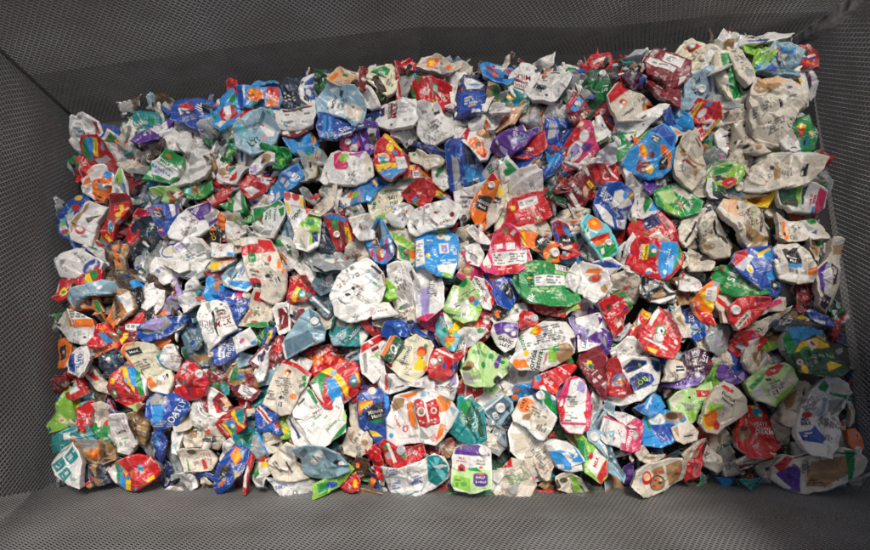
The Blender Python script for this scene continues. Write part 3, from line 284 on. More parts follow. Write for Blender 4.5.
J|brown chocolate and pale blue carton twisted open in the left centre|275,280 300,220 340,170 370,160 410,230 440,300 440,370 400,410 330,400 300,340|c|pN 320,210 360,170 370,240 350,300 310,300;pT 300,230 325,215 330,280 310,300;pR 340,310 375,300 385,380 350,400 330,350;oT 355,335,22,30;pP 385,260 400,255 415,390 400,392;pP 300,310 320,320 325,390 305,370;pW 410,260 430,280 440,350 425,350;pb 370,160 400,230 385,300 370,240;x3;z2
M|green edged cream carton with leaf print and amber corner in the centre|400,180 470,190 560,260 575,320 570,380 530,400 470,370 480,300 430,240|e|pl 430,210 560,300 570,320 545,330 440,260;pG 470,300 540,330 540,400 480,390;pO 535,330 575,330 570,385 540,380;pN 490,340 530,360 510,390;lg 490,240,60,20,-30;oR 520,340,10,10;x2;z1
M|big white crushed carton with maroon flowers and print in the centre|525,170 560,100 640,50 760,10 840,70 845,110 800,190 740,200 640,215 580,240 540,220|W|om 695,105,13,12;om 792,122,14,16;tm 770,160,22,30,A2;tm 740,170,20,30,OAT;lg 645,130,70,60,-20;lm 600,80,30,14,40;lm 660,50,60,12,30;lm 720,80,14,50,-20;oW 820,90,26,30;lg 750,50,30,8,-60;pg 560,150 600,140 580,200 550,200;pk 560,180 568,178 585,205 575,210;pg 622,60 630,62 625,180 615,178;z3;x2
J|sky blue carton with white flowers and nutrition columns in the centre|575,250 600,215 680,200 770,190 825,250 830,330 820,430 790,505 700,490 610,430 575,440|c|pl 615,215 690,185 770,190 760,215 680,205;pW 575,265 620,250 630,420 575,430;lk 598,340,36,120,0;tW 660,265,20,0,Milk;lB 655,320,70,60,0;oW 725,235,26,22;oY 725,237,9,9;oW 765,250,18,18;pW 712,290 770,285 775,350 718,355;pi 725,300 760,295 765,345 730,345;oY 648,366,14,14;lW 770,420,90,60,0;lW 800,330,40,70,0;pl 730,475 800,470 790,505 740,500;pW 700,430 820,420 800,480 710,470;z3
M|white carton with grey panels and tan check below the sky blue flower carton|580,430 620,410 700,400 725,470 740,560 740,680 690,720 640,760 580,740 570,620|W|pW 590,430 690,405 700,440 640,500 600,480;pT 670,450 715,420 725,490 700,520;pw 690,450 710,430 712,480;li 610,620,40,100,0;lk 680,560,50,120,0;pi 600,560 660,550 655,720 610,730;ps 570,520 600,540 595,650 570,660;lk 650,560,20,80,0;pP 560,745 640,720 690,720 660,790 560,790;z3
M|big round cream crushed carton with dark tag and blue green lettering left of centre|60,600 130,460 200,410 280,378 340,430 380,480 390,560 330,690 280,740 180,760 90,720|W|pk 302,425 312,418 372,468 362,480;tb 320,480,20,-38,ORGANIC;tb 300,505,20,-38,WHOLE;tG 340,535,22,-38,MILK;lk 180,440,60,20,30;lk 210,480,50,30,30;ok 200,560,10,10;ok 168,600,18,10;pk 155,590 175,600 165,620;ok 232,605,12,10;ow 232,605,7,6;lm 130,540,50,30,40;lg 270,630,100,40,-30;pT 370,480 420,460 430,520 390,560;z3;x2
C|cream carton panel with dark tag right of the big round cream carton|410,440 470,410 540,420 590,520 600,560 580,640 520,690 450,700 430,600|W|pk 537,465 552,458 570,520 556,525;lk 490,540,70,60,-70;lg 500,480,60,40,-70;pw 420,440 470,420 450,470;lg 470,620,30,80,-75;pw 430,600 470,690 520,690 480,720 440,680;z2;x2
C|grey silver crumpled film top left of the big round cream carton|0,340 60,300 140,340 190,390 130,440 60,460 0,420|y|pW 30,400 100,370 150,400 80,420;x3
C|pale tan crumpled carton with brown print behind the twisted chocolate carton|180,360 210,300 270,280 290,340 280,380 220,395|w|lm 240,355,60,24,30;pN 200,370 230,350 220,390;x3
C|-|120,310 180,300 160,360 130,340|G|
C|slate blue carton with white square under the grey film left of centre|-20,420 40,450 100,440 120,480 80,560 20,600 -30,540|u|pW 30,490 70,465 80,520 40,540;pD -20,540 60,560 20,600;z1
D|slate blue folded carton end below the white square one left of centre|-60,600 -20,580 70,620 130,650 110,690 40,720 -40,640|u|pD 40,700 110,680 70,760;pW -50,620 -40,610 60,700 50,712;z1
@460,200
C|-|0,200 40,190 50,240 10,260|w|
C|white tan carton belly below the red nutrition label carton|280,160 400,150 500,120 550,170 545,230 520,240 400,190|w|pi 520,190 545,190 545,235;lg 460,160,50,16,0;x2;z1
J|white cone carton base folded from the orange black label carton|35,190 75,160 140,190 200,250 170,258 90,245|W|pg 80,170 120,190 110,220;z2
M|crimson carton with broad white nutrition table in the centre|120,400 180,300 200,220 260,150 300,160 350,210 370,280 410,300 430,370 390,410 340,440 230,445 150,430|P|pW 195,315 400,300 400,385 200,390;lk 235,350,70,60,0;lk 340,345,100,60,0;pR 190,260 260,150 350,210 365,280;oG 272,188,12,14;lW 320,200,40,20,45;pW 275,260 330,255 330,295 280,298;pW 218,265 255,260 258,290 222,292;pW 130,350 165,320 190,390 140,400;pR 220,390 380,390 340,440 230,445;lW 280,410,100,10,2;oP 175,405,14,14;pW 410,300 450,300 460,350 430,365;c 172,405,13,w;z3
C|cream cap stub carton left of the crimson nutrition carton|40,290 110,260 130,320 110,390 60,370|W|pk 50,305 110,345 108,352 48,315;pg 60,320 105,350 100,390 60,360;z1
J|orange and yellow carton with black tag and white cap in the centre right|340,200 370,190 450,200 470,210 530,250 560,250 600,330 605,360 530,365 470,300 400,280|O|pY 345,210 385,195 400,280 380,275;pk 450,240 470,205 530,245 540,260 490,310 450,280;tW 492,240,26,30,Maid;pG 525,340 555,335 555,365 530,362;pW 430,290 470,305 460,350 420,330;pk 470,310 500,305 510,365 480,365;c 568,315,27;z3
J|red and blue carton with black oval panel in the centre right|545,160 580,145 640,150 700,190 715,260 690,310 620,290 580,270|R|pB 545,160 580,150 590,260 570,250;pc 600,150 680,170 720,220 640,200;pR 550,170 600,160 640,200 580,210;pk 590,230 610,205 690,210 700,250 640,270 590,260;tW 640,235,22,5,Maid;pw 600,290 670,265 680,280 610,320;pG 690,220 715,215 715,270;z2
C|red scrap with cap and green wedge below the black oval panel carton|600,330 680,280 720,330 690,345 640,350 610,360|R|pG 605,305 670,270 690,295 630,325;c 627,315,13,b;z2
J|cream carton with half orange and tan body right of the black panel|640,80 690,60 760,70 740,120 720,170 680,180 590,140 580,120|w|pO 648,130 720,125 700,180;oT 690,90,40,24;lg 620,90,40,10,0;x2
J|cyan edged wrapper scrap above the green nutrition carton|625,370 660,335 740,360 720,375|c|pR 640,345 700,320 715,345
M|large green carton with white nutrition panel and barcode in the centre|340,430 360,395 420,375 520,368 620,372 690,380 700,430 690,470 730,600 650,640 540,640 420,620 350,560 320,480|G|lL 440,410,100,50,2;pW 445,455 630,448 632,510 445,520;lk 470,485,40,44,0;lk 560,480,90,50,0;#640,395,70,44,0;pW 575,375 600,372 602,415 578,418;tW 415,600,44,60,Silk;lL 510,540,180,30,2;lL 600,430,60,20,0;td 420,480,40,80,MILK;tL 580,590,20,0,organic;pd 330,440 350,450 370,560 330,500;z3
C|white crumpled carton nose at the end of the large green nutrition carton|630,490 690,380 720,420 720,500 690,550 640,520|W|z3;x1
M|white carton with oatmeal bowl picture and blue script right of centre|710,400 740,370 830,410 870,430 900,520 860,580 800,620 740,560 690,550|W|pO 770,410 850,420 830,450 760,430;oT 810,470,34,24;pR 790,460 830,450 835,485 800,490;lB 720,460,50,40,70;tB 710,440,22,70,lait;pw 850,500 900,480 880,560;oT 860,540,20,26;lb 740,520,60,24,-30;z2;x2
J|orange picture carton with rainbow base and cap right of centre|720,150 760,95 830,110 880,140 930,210 960,300 870,360 780,260 730,190|A|oO 808,148,48,42;oY 800,140,18,12;pR 770,240 900,190 900,240 820,270;pO 790,260 890,215 890,250 820,275;pG 815,285 930,240 950,300 880,350;pW 848,290 868,280 876,310 858,322;pW 740,180 770,200 780,240 750,215;oG 745,170,8,14;oG 760,190,8,10;oG 740,200,6,8;c 895,250,20;z3
C|silver grey carton hollow under the orange rainbow carton|730,230 790,270 840,320 870,370 820,380 760,330|y|pW 740,240 790,290 780,320;x2
C|deep blue and white strip carton below the silver hollow right of centre|790,375 880,365 960,400 890,440 800,400|W|pB 790,375 870,368 960,400 950,415 800,390;z1
C|pink faded carton edge left of the crimson nutrition carton|0,300 40,290 60,370 30,400 -10,390|w|pP 0,320 30,310 30,360;x2
J|pink granola bowl carton below the cream cap stub|-10,450 60,390 110,400 140,440 110,460 40,470|P|oT 42,425,34,28;oK 42,425,20,16;z1
J|white carton with stacked black lettering and red panels under the crimson one|60,500 90,460 140,480 190,530 210,600 180,660 140,650 90,560|W|tk 115,500,22,-58,ORGANIC;tk 95,520,20,-58,VALLEY;pR 140,450 210,560 200,600 150,510;oR 70,530,10,12;tR 150,600,18,-60,Milk;pR 180,590 230,570 240,640 200,670;oG 225,640,9,9;z2
J|pale green carton with leaf and berry picture in the centre|-30,560 0,500 40,460 100,560 130,640 100,720 20,740 -40,700|L|oG 20,490,24,30;lg 20,660,60,60,-20;pW 0,620 50,600 60,680 10,690;#20,690,30,30,0;oR 70,600,18,18;oc 95,620,14,20;ol 110,660,20,20;z2
J|blue carton with orange corner and black tag under the crimson carton|150,460 180,430 250,450 330,440 340,560 290,650 220,620|B|pO 170,450 220,445 225,470 185,480;pR 195,490 205,485 215,525;pk 250,510 290,480 330,540 310,600 270,570;tW 290,545,18,60,Maid;z1
@590,190
J|blue and white carton with cookie spot lying right of centre|20,90 50,0 100,-25 180,-20 250,20 265,60 240,120 245,200 160,215 70,170 30,140|B|tW 70,20,28,70,Milk;pW 140,20 180,10 210,30 260,80 200,105 135,95;pW 20,95 50,85 140,150 160,210 80,180;pW 170,170 240,150 240,205 180,205;lW 110,50,60,70,75;lB 200,180,30,20,0;oT 240,40,24,22;oc 205,40,14,20;pb 190,120 240,110 240,160;z3
C|white wedge carton with lime and teal end right of centre|265,40 330,30 360,80 415,110 380,140 320,160 275,150|W|pG 330,35 370,70 330,145 320,100;pc 345,130 375,70 420,120 360,140;ok 290,75,4,12;z1
M|red carton with navy square on top right of centre|245,230 270,190 350,160 420,150 470,200 500,260 520,310 440,310 340,290 250,275|R|pn 322,170 398,135 426,205 340,240;oW 345,195,8,7;lW 365,215,40,5,22;pw 340,290 380,260 410,250 440,280 480,300 500,330 380,310;lm 290,240,50,40,30;pm 420,160 440,155 480,230 460,240;z1
M|large red and sky blue carton with cow globe logo right of centre|230,430 260,320 280,290 360,300 470,315 525,310 570,380 560,440 480,530 430,530 320,500 250,460|R|pc 420,315 525,310 540,380 520,440 500,490 440,530 410,480 402,400;pG 530,320 565,370 545,430 490,500 540,370;oc 360,370,32,34;oG 360,385,30,22;oW 370,375,14,12;pk 355,350 372,348 370,362;pY 312,335 342,332 340,418 310,420;tW 303,372,16,85,HORIZON;td 328,375,14,85,ORGANIC;oW 358,482,18,16;oc 358,490,16,8;lW 390,490,10,50,80;tW 470,400,22,84,Reduced;tW 500,400,18,84,Fat;lW 432,370,8,70,84;oW 452,490,12,14;z3
C|white carton collar bent behind the large red and sky blue carton|205,440 215,340 245,280 265,310 235,400 240,490 220,480|W|pg 215,360 235,320 225,400;x2;z1
C|white striped carton spine beside the red and sky blue carton|560,370 595,390 590,440 560,470 545,450 580,410|e|x2;z2
C|crumpled white cream carton hollow right of the sky blue end|590,400 620,350 690,370 710,420 680,470 620,460|w|pg 620,370 660,360 650,410;x3
M|cream crushed carton coil with green rings on the right|640,230 660,170 730,130 760,180 840,290 870,310 850,390 780,395 720,350|w|oG 672,218,14,14;ow 672,218,9,9;oG 742,332,16,16;ow 742,332,11,11;pk 725,200 740,180 770,250 830,320 820,325 750,260;ok 822,283,11,8;lk 740,250,40,30,-50;lk 690,270,20,30,-40;pT 690,300 760,340 720,350;pk 850,350 870,340 860,390;z2;x2
M|cream carton gable with grey folds left of the green ringed coil|540,230 600,140 680,120 720,130 650,180 640,240 580,330 545,290|w|pk 560,310 640,180 650,185 572,325;pg 600,150 660,135 620,190;x2;z1
D|dark navy marbled carton above the cream gable on the right|620,60 700,40 770,80 750,110 670,120 620,110|D|pk 640,100 690,80 740,95 680,110;pb 640,60 690,50 660,80;oW 700,100,20,6;x3
M|long tan milk carton with maroon WHOLE MILK print lying on the right|740,130 780,75 860,80 1040,100 1100,140 1170,170 1190,260 1120,310 960,340 870,310 790,220|w|pK 760,80 860,80 840,200 780,160;ok 860,125,12,12;ok 856,180,13,11;ow 856,180,8,6;tm 955,165,28,-86,WHOLE;tm 930,165,26,-86,MILK;tl 985,180,26,-86,PROTEIN;tm 1018,180,26,-86,A2;pp 1055,145 1080,142 1070,230 1045,232;lW 1063,185,70,6,-86;lm 895,160,14,70,86;lm 1095,170,14,70,86;pW 745,130 755,125 812,190 806,195;lm 920,230,60,60,86;pT 870,240 1000,240 1150,260 1000,320 900,300;lk 940,295,90,20,-10;lk 840,260,60,20,-50;z3;x2
@725,190
P|yellow banana like film twisted on the right|115,80 180,50 230,5 270,30 250,80 230,100 180,90|Y|oG 185,70,16,8;pO 180,60 225,40 220,80;x2;z1
J|cookie and blue carton strip left of the yellow banana film|35,50 60,15 150,10 175,20 110,55 70,65|T|pu 60,15 140,5 110,25;oN 130,35,16,10;x1
C|-|255,70 300,40 310,90 280,140 250,120|w|pT 260,90 290,70 290,120;x2
C|long cream carton side with amber stripe at the right edge|290,150 400,180 480,180 560,170 590,220 600,300 480,300 380,310 330,280|w|pO 335,190 370,185 380,300 355,305;pW 380,190 440,180 560,290 520,300;lk 440,230,70,26,-35;pG 485,170 560,160 565,190 520,205;pB 520,255 550,235 545,270;lk 320,200,30,40,80;ok 402,285,16,16;ow 402,285,11,11;ok 365,262,9,12;pg 480,190 540,230 500,250;z2;x2
M|white carton with black label, teal bar and orange slice on the right|285,400 310,340 340,318 440,318 475,340 545,450 565,500 560,540 440,560 320,535 290,490|w|pk 345,355 375,345 395,360 420,340 445,345 468,440 370,445;pc 366,447 467,440 470,465 370,467;tW 402,400,22,-6,Minute;tW 410,424,22,-6,Maid;lk 415,485,70,24,-3;pO 500,480 550,455 560,500 510,508;pW 300,500 560,510 560,540 320,538;lk 310,420,40,20,80;lb 320,470,40,20,0;pW 285,400 300,360 310,500 290,480;z4
C|brown stained grey carton shoulder right of the black label and teal bar carton|475,330 540,310 600,340 600,400 560,440 530,400|w|pT 475,320 540,330 540,410 500,380;pg 540,400 590,380 580,440;x2
P|white and plum necked pouch with purple panels hugging the right mesh|555,470 600,430 615,390 605,310 650,305 695,315 690,380 710,470 715,560 690,640 670,720 560,690 545,600|w|pV 555,480 600,430 620,450 610,550 580,640 560,600;pp 630,440 680,470 680,560 650,570;pp 580,620 660,640 650,710 565,690;pT 610,350 690,330 690,390 630,400;ps 615,330 690,310 690,330 650,345;lW 600,520,60,20,75;lW 655,500,60,20,80;ps 600,450 625,430 630,600 600,620;lW 610,660,70,14,-12;ps 690,400 712,480 715,540 700,560;z4;x1
M|dark blue carton with yellow tag, red shoulder and cow picture on the right|50,430 80,370 150,345 260,345 300,410 320,520 340,590 330,640 220,610 110,520|B|pR 50,440 85,365 150,350 140,400 80,450;ps 60,460 160,380 180,400 110,490;pY 195,380 255,350 262,365 205,405;pc 250,500 300,480 320,560 270,560;oW 152,474,20,30;oY 152,474,13,20;oc 255,395,22,26;pk 270,540 320,530 330,600 280,590;oW 300,570,12,10;pn 260,370 300,410 300,470;z3
@40,270
D|pale blue rounded carton curved over the red box on the far left|155,170 200,120 280,90 360,60 440,70 450,110 400,140 300,150 220,180 175,225|b|pu 230,165 300,145 400,140 400,160 300,170 240,190;oW 360,105,18,10,30;pW 160,180 180,160 175,225;z3
J|orange carton crumpled with gold and green panels on the left|175,215 210,195 280,175 340,170 380,290 390,320 350,340 300,240 210,240|O|oK 240,210,40,20;ok 305,190,26,30;oO 300,190,10,12;pG 340,180 365,190 385,270 390,325 360,310 335,220;pT 330,220 360,330 345,335 320,240;x2;z1
M|white round carton with orange framed label and barcode on the far left|45,320 110,250 160,235 180,240 330,300 340,350 310,440 250,445 160,420 100,360|W|pT 115,290 130,250 180,235 175,340 140,330;oe 155,290,34,50;pO 172,340 190,240 200,240 195,300 345,300 345,350;pW 190,240 325,235 330,300 192,298;lk 255,270,120,50,2;#212,312,30,30,0;pw 60,320 110,270 130,330 110,350;lg 250,380,100,30,5;ok 275,405,10,7;z2;x1
J|brown and orange carton bent open with white spike on the left|370,195 400,150 470,120 540,130 560,190 560,270 530,310 450,350 400,310|T|pO 370,195 400,190 430,300 480,330 440,345 390,280;pW 485,175 540,130 560,190 540,285;pO 480,200 540,290 510,300;pN 420,150 480,130 470,260 450,300;oc 490,185,10,14;x3;z2
J|red maroon carton with white label and yellow tag on the left|460,330 560,260 600,240 610,310 640,340 600,400 530,460 490,400|m|pR 460,330 560,280 600,240 610,310 500,330;pW 510,325 620,318 600,365 520,360;lk 560,340,70,20,-5;pY 495,440 520,380 545,385 520,465;oG 492,378,10,10;pR 540,290 570,290 560,320;z2
C|white oval carton panel with dark hollow and lilac side left of centre|620,140 640,95 680,80 690,160 660,220 630,200|W|lg 650,150,14,60,80;x1
C|white pointed carton tongue by the dark brown hollow left of centre|670,160 700,150 730,150 720,200 690,270 670,230|W|lg 695,200,14,60,80
C|lilac grey carton with plum edge folded left of centre|760,70 800,50 850,150 850,190 780,240 700,270 720,220 800,150|i|pg 740,220 840,170 850,190 780,240;pm 770,60 790,60 840,150 820,170;oW 800,80,24,20;pO 690,250 750,230 740,275 700,280;x2;z1
C|-|680,80 720,60 770,110 760,170 720,150|N|x3
M|grey oval carton side with blue crumpled rim left of centre|600,390 640,330 700,280 760,280 870,240 880,300 830,340 740,400 650,440|B|pg 635,385 680,300 750,275 780,310 740,360 660,390;oi 700,330,50,30,25;pW 760,380 870,310 870,340 790,390;lb 820,330,60,20,30;pW 800,250 820,250 830,310 815,310;x3;z2
J|orange and sky blue carton zigzag below the bent brown carton on the left|300,440 350,340 400,330 430,370 480,410 450,460 400,450 310,450|R|pO 340,380 370,330 410,345 380,380;pc 330,380 390,370 440,430 400,440;pT 420,360 470,390 480,430 440,430;oR 345,420,30,22;x2;z1
J|orange and white carton ruffle under the sky blue zigzag on the left|305,460 360,450 450,450 440,470 330,505|O|pW 305,460 325,455 320,480;pR 350,470 400,455 390,480;x2
C|-|560,80 610,70 640,110 600,120|c|
P|black crumpled film with green gloss left of centre|560,140 610,130 620,200 670,240 680,300 630,310 590,230|k|pd 590,200 640,220 650,280;x3
J|black boxed label carton with orange frame on the lower far left|90,440 150,430 180,470 170,560 110,560|O|pk 105,460 155,445 165,540 120,545;lW 138,490,30,20,-80
C|orange dot carton scrap left of centre below the grey oval side|700,440 730,415 750,430 740,455|O
@180,275
M|white milk carton with maroon MILK print and dark bar left of centre|95,250 110,160 160,145 220,150 270,170 320,260 360,330 270,370 160,460 140,390|W|lk 165,310,90,130,-84;tm 272,290,44,12,MILK;tm 265,258,22,14,WHOLE;tm 250,232,22,14,ORG;pk 210,215 260,198 265,208 215,227;ok 240,172,10,7;pg 130,160 160,150 180,210 165,220;pk 175,220 190,205 240,370 230,370;pN 140,420 160,400 165,455;lg 190,350,60,10,10;z3;x1
C|silver and white crumpled carton peak left of the maroon MILK carton|20,170 60,60 90,25 130,110 110,150 50,220|W|ps 60,150 110,130 60,210;lg 80,90,40,20,-40;x3;z1
M|royal blue carton with white plate lettering below the maroon MILK carton|205,420 330,340 370,320 345,480 280,520 250,540 210,535|B|pW 235,415 268,410 275,495 240,510;tB 255,460,24,80,Lactaid;tW 298,430,26,82,PROTEIN;tW 320,420,18,82,reduced;pp 200,420 215,410 205,450;z2;c 195,480,16,w
C|white square carton base with magenta mark and blue corner left of centre|318,375 420,318 455,390 440,415 350,468 340,450|W|oP 372,395,12,20,-30;oB 365,400,5,12;pc 415,405 450,385 453,405 425,425;ps 340,450 440,410 440,420 355,475;z4;x0
C|white pale blue carton foot under the royal blue plate carton|250,530 330,485 440,500 400,530 300,570|b|pW 255,530 330,485 360,500 300,550;x1
M|tan carton with red top and grass green base in the left centre|385,300 430,160 465,105 505,110 520,160 530,240 520,290 450,300|w|pR 440,150 465,105 505,115 515,155 470,160;pG 410,310 440,290 520,280 525,310 450,320;lk 470,210,60,50,10;oG 448,225,14,8;oR 455,285,20,7;oR 448,240,8,8;pT 390,290 420,200 440,210 410,300;x2;z1
B|green glass like bottle end crumpled in the left centre|430,310 520,290 530,350 500,410 460,380|G|pd 440,320 470,310 470,370;pL 490,340 510,320 500,370;x3
C|blue and yellow striped carton corner left of the dark red carton|480,420 520,340 570,330 560,360 520,420 490,450|B|pY 510,410 540,335 565,332 555,370 525,415;z1
M|bright red carton with striped label and globe cow badge in the left centre|640,140 650,10 700,-10 760,10 820,100 790,140 740,150 660,165|R|pm 710,0 770,10 815,95 790,110;pY 665,150 700,65 728,80 690,160;oG 732,115,26,32;oW 735,112,16,18;oc 730,105,12,12;lR 680,115,10,60,70;z2
C|white crumpled carton foot below the cow badge red carton in the left centre|655,190 690,150 780,140 770,190 740,225 680,215|W|lg 715,180,60,14,20;x2
M|white carton with maroon panel and vertical script in the left centre|565,220 585,190 645,185 655,320 600,345 580,300|W|pm 588,205 645,188 652,310 595,335;tW 612,265,16,80,organic;z1
C|maroon carton strip with white edge beside the one with vertical script|655,220 720,225 700,270 665,300|m|pW 655,220 670,220 670,300 660,300
D|slate blue oat carton with pale front flap and cap in the left centre|600,410 640,350 770,200 820,230 870,330 860,390 760,440 640,505|b|pu 770,200 830,240 875,340 800,320;pu 620,390 770,330 820,400 640,500;pD 680,480 820,410 870,400 860,420 740,470;pb 610,385 770,200 760,260 640,370;oW 600,420,6,4;pW 600,405 615,405 645,500 635,505;c 810,280,24;z3;x1
M|dark red carton with plum spotted white edge in the left centre|440,520 500,440 600,360 620,420 640,500 560,530 500,560|m|pW 440,520 510,430 545,420 530,480 480,545;on 490,500,18,26;op 520,440,14,16;pR 560,450 600,380 615,430 590,480;lm 600,470,40,30,40;z1
J|white orange red carton between the slate oat carton and the dark red one|590,540 640,510 720,510 760,520 740,560 600,570|W|pR 600,530 650,508 700,515 690,545;x2
J|red and orange fruit carton right of the slate oat carton flap|765,480 830,455 900,440 960,520 1000,560 900,600 800,560|R|pO 880,430 960,500 1040,560 980,560 900,490;pO 770,490 800,480 820,540;oR 840,500,40,30;x1
D|sky blue carton with orange dabs and dark side left of centre|180,120 200,40 250,20 280,60 270,130 210,140|c|oO 225,55,10,14;oO 225,85,10,12;pB 195,125 270,115 270,140 210,145;x1
D|deep blue crumpled carton with pink notch and pale cap in the left centre|250,130 300,90 400,100 395,190 350,260 340,290 300,200|B|pP 335,60 370,60 365,140 330,145;pW 300,140 320,100 320,150;pn 270,150 340,260 310,240;lW 360,150,50,30,10;c 395,120,22,w;x2;z1
D|blue cup bottle crushed with blue cap on the left of centre|0,330 40,250 90,240 130,400 100,425 40,400|u|pn 20,300 80,250 100,330;pb 0,340 30,330 60,400;c 85,408,14,B;x2
D|dark teal and brown crushed cup below the blue capped one|60,450 140,420 190,470 180,520 90,530|u|pT 70,490 150,470 180,500 100,525;pd 10,480 60,440 70,530;x2
M|white carton scrap with white print beside the tan and green one|355,215 385,200 380,270 355,280|W
C|-|525,140 560,150 565,210 530,230|t|
C|-|560,150 640,120 640,180 580,190|T|lk 600,155,50,30,20
C|-|530,230 565,220 570,330 530,320|n|
@320,280
C|cream gabled carton stub with tiny coloured tiles in the centre|308,170 380,140 410,140 470,200 440,210 320,235|W|oB 352,188,5,5;oG 365,184,5,6;oR 377,184,5,5;oY 388,180,5,6;oB 398,177,5,5;ps 320,225 460,205 440,215 330,238;z3;x0
J|green fruit print carton under the cream stub with tiny tiles in the centre|250,190 290,140 350,90 400,20 440,60 450,120 400,130 310,180 300,220|l|pG 340,100 400,30 420,80 370,110;pT 280,200 310,185 310,215 285,215;oR 330,150,18,12;oO 290,195,10,10;x2;z1
M|cream carton with maroon scribble print below the dark tag panel in the centre|330,250 470,200 560,160 585,200 580,250 500,260 400,280 340,270|w|lp 500,215,70,50,20;lk 440,230,60,20,0;lm 560,180,20,40,70;x2;z1
M|dark teal carton with white lettering and crushed pale corners left of centre|55,320 130,170 210,165 260,230 290,270 280,320 240,390 150,395 80,390|t|pg 90,260 140,190 180,210 150,290 110,280;pb 55,325 90,340 150,390 80,392;pW 230,310 290,280 280,330 240,390;tW 205,310,30,50,Lactose;lA 180,270,90,12,50;pk 60,300 130,170 140,175 75,320;oW 140,220,26,30;z2;x2
C|cream crumpled carton stub left of the dark teal lettered carton|-10,200 30,160 70,210 60,260 10,280 -20,240|w|x2
D|bright blue smooth carton folded under the cream stub in the centre|390,300 410,265 460,250 540,270 550,320 500,330 420,335 380,330|B|pc 440,260 480,255 480,280 450,285;z1
D|deep blue and black striped crumple in the centre|550,270 620,260 660,300 720,370 690,390 640,360 580,330|n|pB 560,300 600,290 650,340 600,340;pW 600,300 650,290 640,330;x3
C|red scrap carton left of the bright blue folded one in the centre|285,280 320,250 350,290 390,300 390,330 340,325|R|pB 290,255 320,250 310,290;x3
M|white carton with red top, gold script and maroon square left of centre|245,385 350,325 420,340 360,420 380,470 370,560 330,620 260,560|W|pR 243,395 350,322 395,338 250,440;oW 298,368,20,10,-35;pm 305,410 345,385 350,405 312,432;tl 330,450,34,55,Oats;pg 260,450 280,430 290,560 270,560;z2
J|dark green carton lid with silver emblem and orange edge in the centre|360,440 420,330 445,325 505,375 470,430 430,500 370,460|d|pO 360,450 430,330 452,328 385,462;pW 350,445 415,330 425,330 365,450;oW 442,415,18,30,20;od 442,415,12,22,20;z4;x0
J|cream carton with pepper and lemon picture and blue grey lettering in the centre|400,500 430,500 510,350 570,320 660,365 680,400 650,470 640,540 560,620 480,580|e|tu 515,450,26,62,ALMOND;lk 490,490,20,90,62;lg 560,360,50,14,-20;oR 612,428,30,34;oO 605,440,24,24;oG 636,395,12,16;oY 600,515,40,30,30;oY 598,490,16,28;oO 640,540,20,20;oR 415,515,20,16;oG 613,470,8,8;z3
M|red carton with pale cap and foil ring in the centre|640,500 680,420 740,405 800,450 830,480 800,560 730,600 660,580|R|pW 690,405 800,450 795,465 700,425;pn 780,520 825,475 828,540 790,560;pR 680,430 710,420 720,460;oT 720,482,22,26;ok 720,482,14,17;ow 720,480,9,10;oB 745,515,12,20;lW 690,440,30,10,0;c 678,495,22;z3
C|magenta carton rim below the tan check white carton in the centre|585,235 650,225 720,195 710,240 690,290 660,270 600,245|P|pV 585,235 640,230 640,250;x1
J|aqua carton with round cap and lemon picture in the centre|705,270 740,195 800,250 830,330 800,420 760,400 710,320|A|oG 755,300,22,16;oO 780,360,34,24;oY 770,390,20,16;c 750,255,24,s;z1;x1
J|white and lime crumpled carton right of the aqua cap carton in the centre|760,200 830,240 900,230 920,290 840,330 800,300|W|pl 770,200 830,260 820,280 765,220;pY 810,310 900,260 900,290 830,330;x3
D|black and white wave striped carton under the dark teal lettered carton|140,400 230,395 250,450 240,500 170,470|D|pW 150,450 240,410 240,420 150,465;pb 180,480 240,440 235,480
J|pale green carton with barcode panel right of the magenta rim in the centre|750,170 810,45 850,60 960,110 960,150 880,210 800,195|L|pW 765,165 815,50 870,100 830,180;#820,150,40,40,-60;lg 830,100,50,10,-50;pl 750,180 870,205 880,215 760,195;z1
@450,280
M|white carton with purple panels and dark organic lettering in the centre|250,310 265,260 320,250 405,260 400,350 380,400 330,430 290,390|W|pV 260,265 310,250 405,262 402,350 370,350 330,320 280,330;oi 350,290,30,24;oW 345,300,16,12;oe 378,325,14,14;tk 335,360,26,-25,GANIC;tk 330,388,26,-25,LLEY;pW 250,300 290,330 280,370 255,330;z2
M|red carton with silver ringed spout facing up in the centre|410,290 415,220 440,185 500,190 535,230 530,260 470,275 430,300|R|ps 490,210 520,205 535,225 525,250 495,245;pm 430,260 470,265 470,280 430,300;lW 460,220,30,16,10;c 510,225,24,s;z2
J|red carton with yellow and lime corner under the large green one|440,115 560,120 680,100 740,100 760,180 700,185 670,215 600,190 500,165|R|pY 680,100 725,97 700,160 685,140;pl 700,150 740,110 765,180 690,190 670,215;pm 440,115 500,150 530,200 470,160;pW 690,190 760,185 750,230 700,240;oY 600,140,14,16,30;z1
J|white glossy carton with orange slice and long nutrition panel in the centre|400,420 430,300 560,255 700,250 750,310 755,410 740,440 620,400 480,430 410,440|W|lk 600,320,170,100,12;oO 520,300,30,30;oY 510,300,16,20;pl 480,320 510,280 495,330;tG 440,370,34,-70,Natural;lk 500,380,80,30,12;og 575,300,10,12;pW 690,290 750,320 750,400 700,360;pN 720,350 755,340 755,440 730,460;z3;x1
J|white glossy carton with tan slice, orange fruit and long dark green lettering in the centre|350,490 390,440 460,430 620,400 720,370 750,430 720,470 640,510 560,540 480,540 400,540|W|td 490,490,44,78,Florida;td 530,490,44,78,Natural;tR 580,470,20,78,Orange;lR 600,460,14,50,78;oT 690,435,55,64,20;pl 590,400 630,395 650,490 600,490;oG 640,410,20,20;oY 452,445,16,20;oO 440,505,44,26;oO 390,510,24,30;pW 440,470 480,500 500,540 460,510;pO 370,495 400,480 440,520 420,540;z4
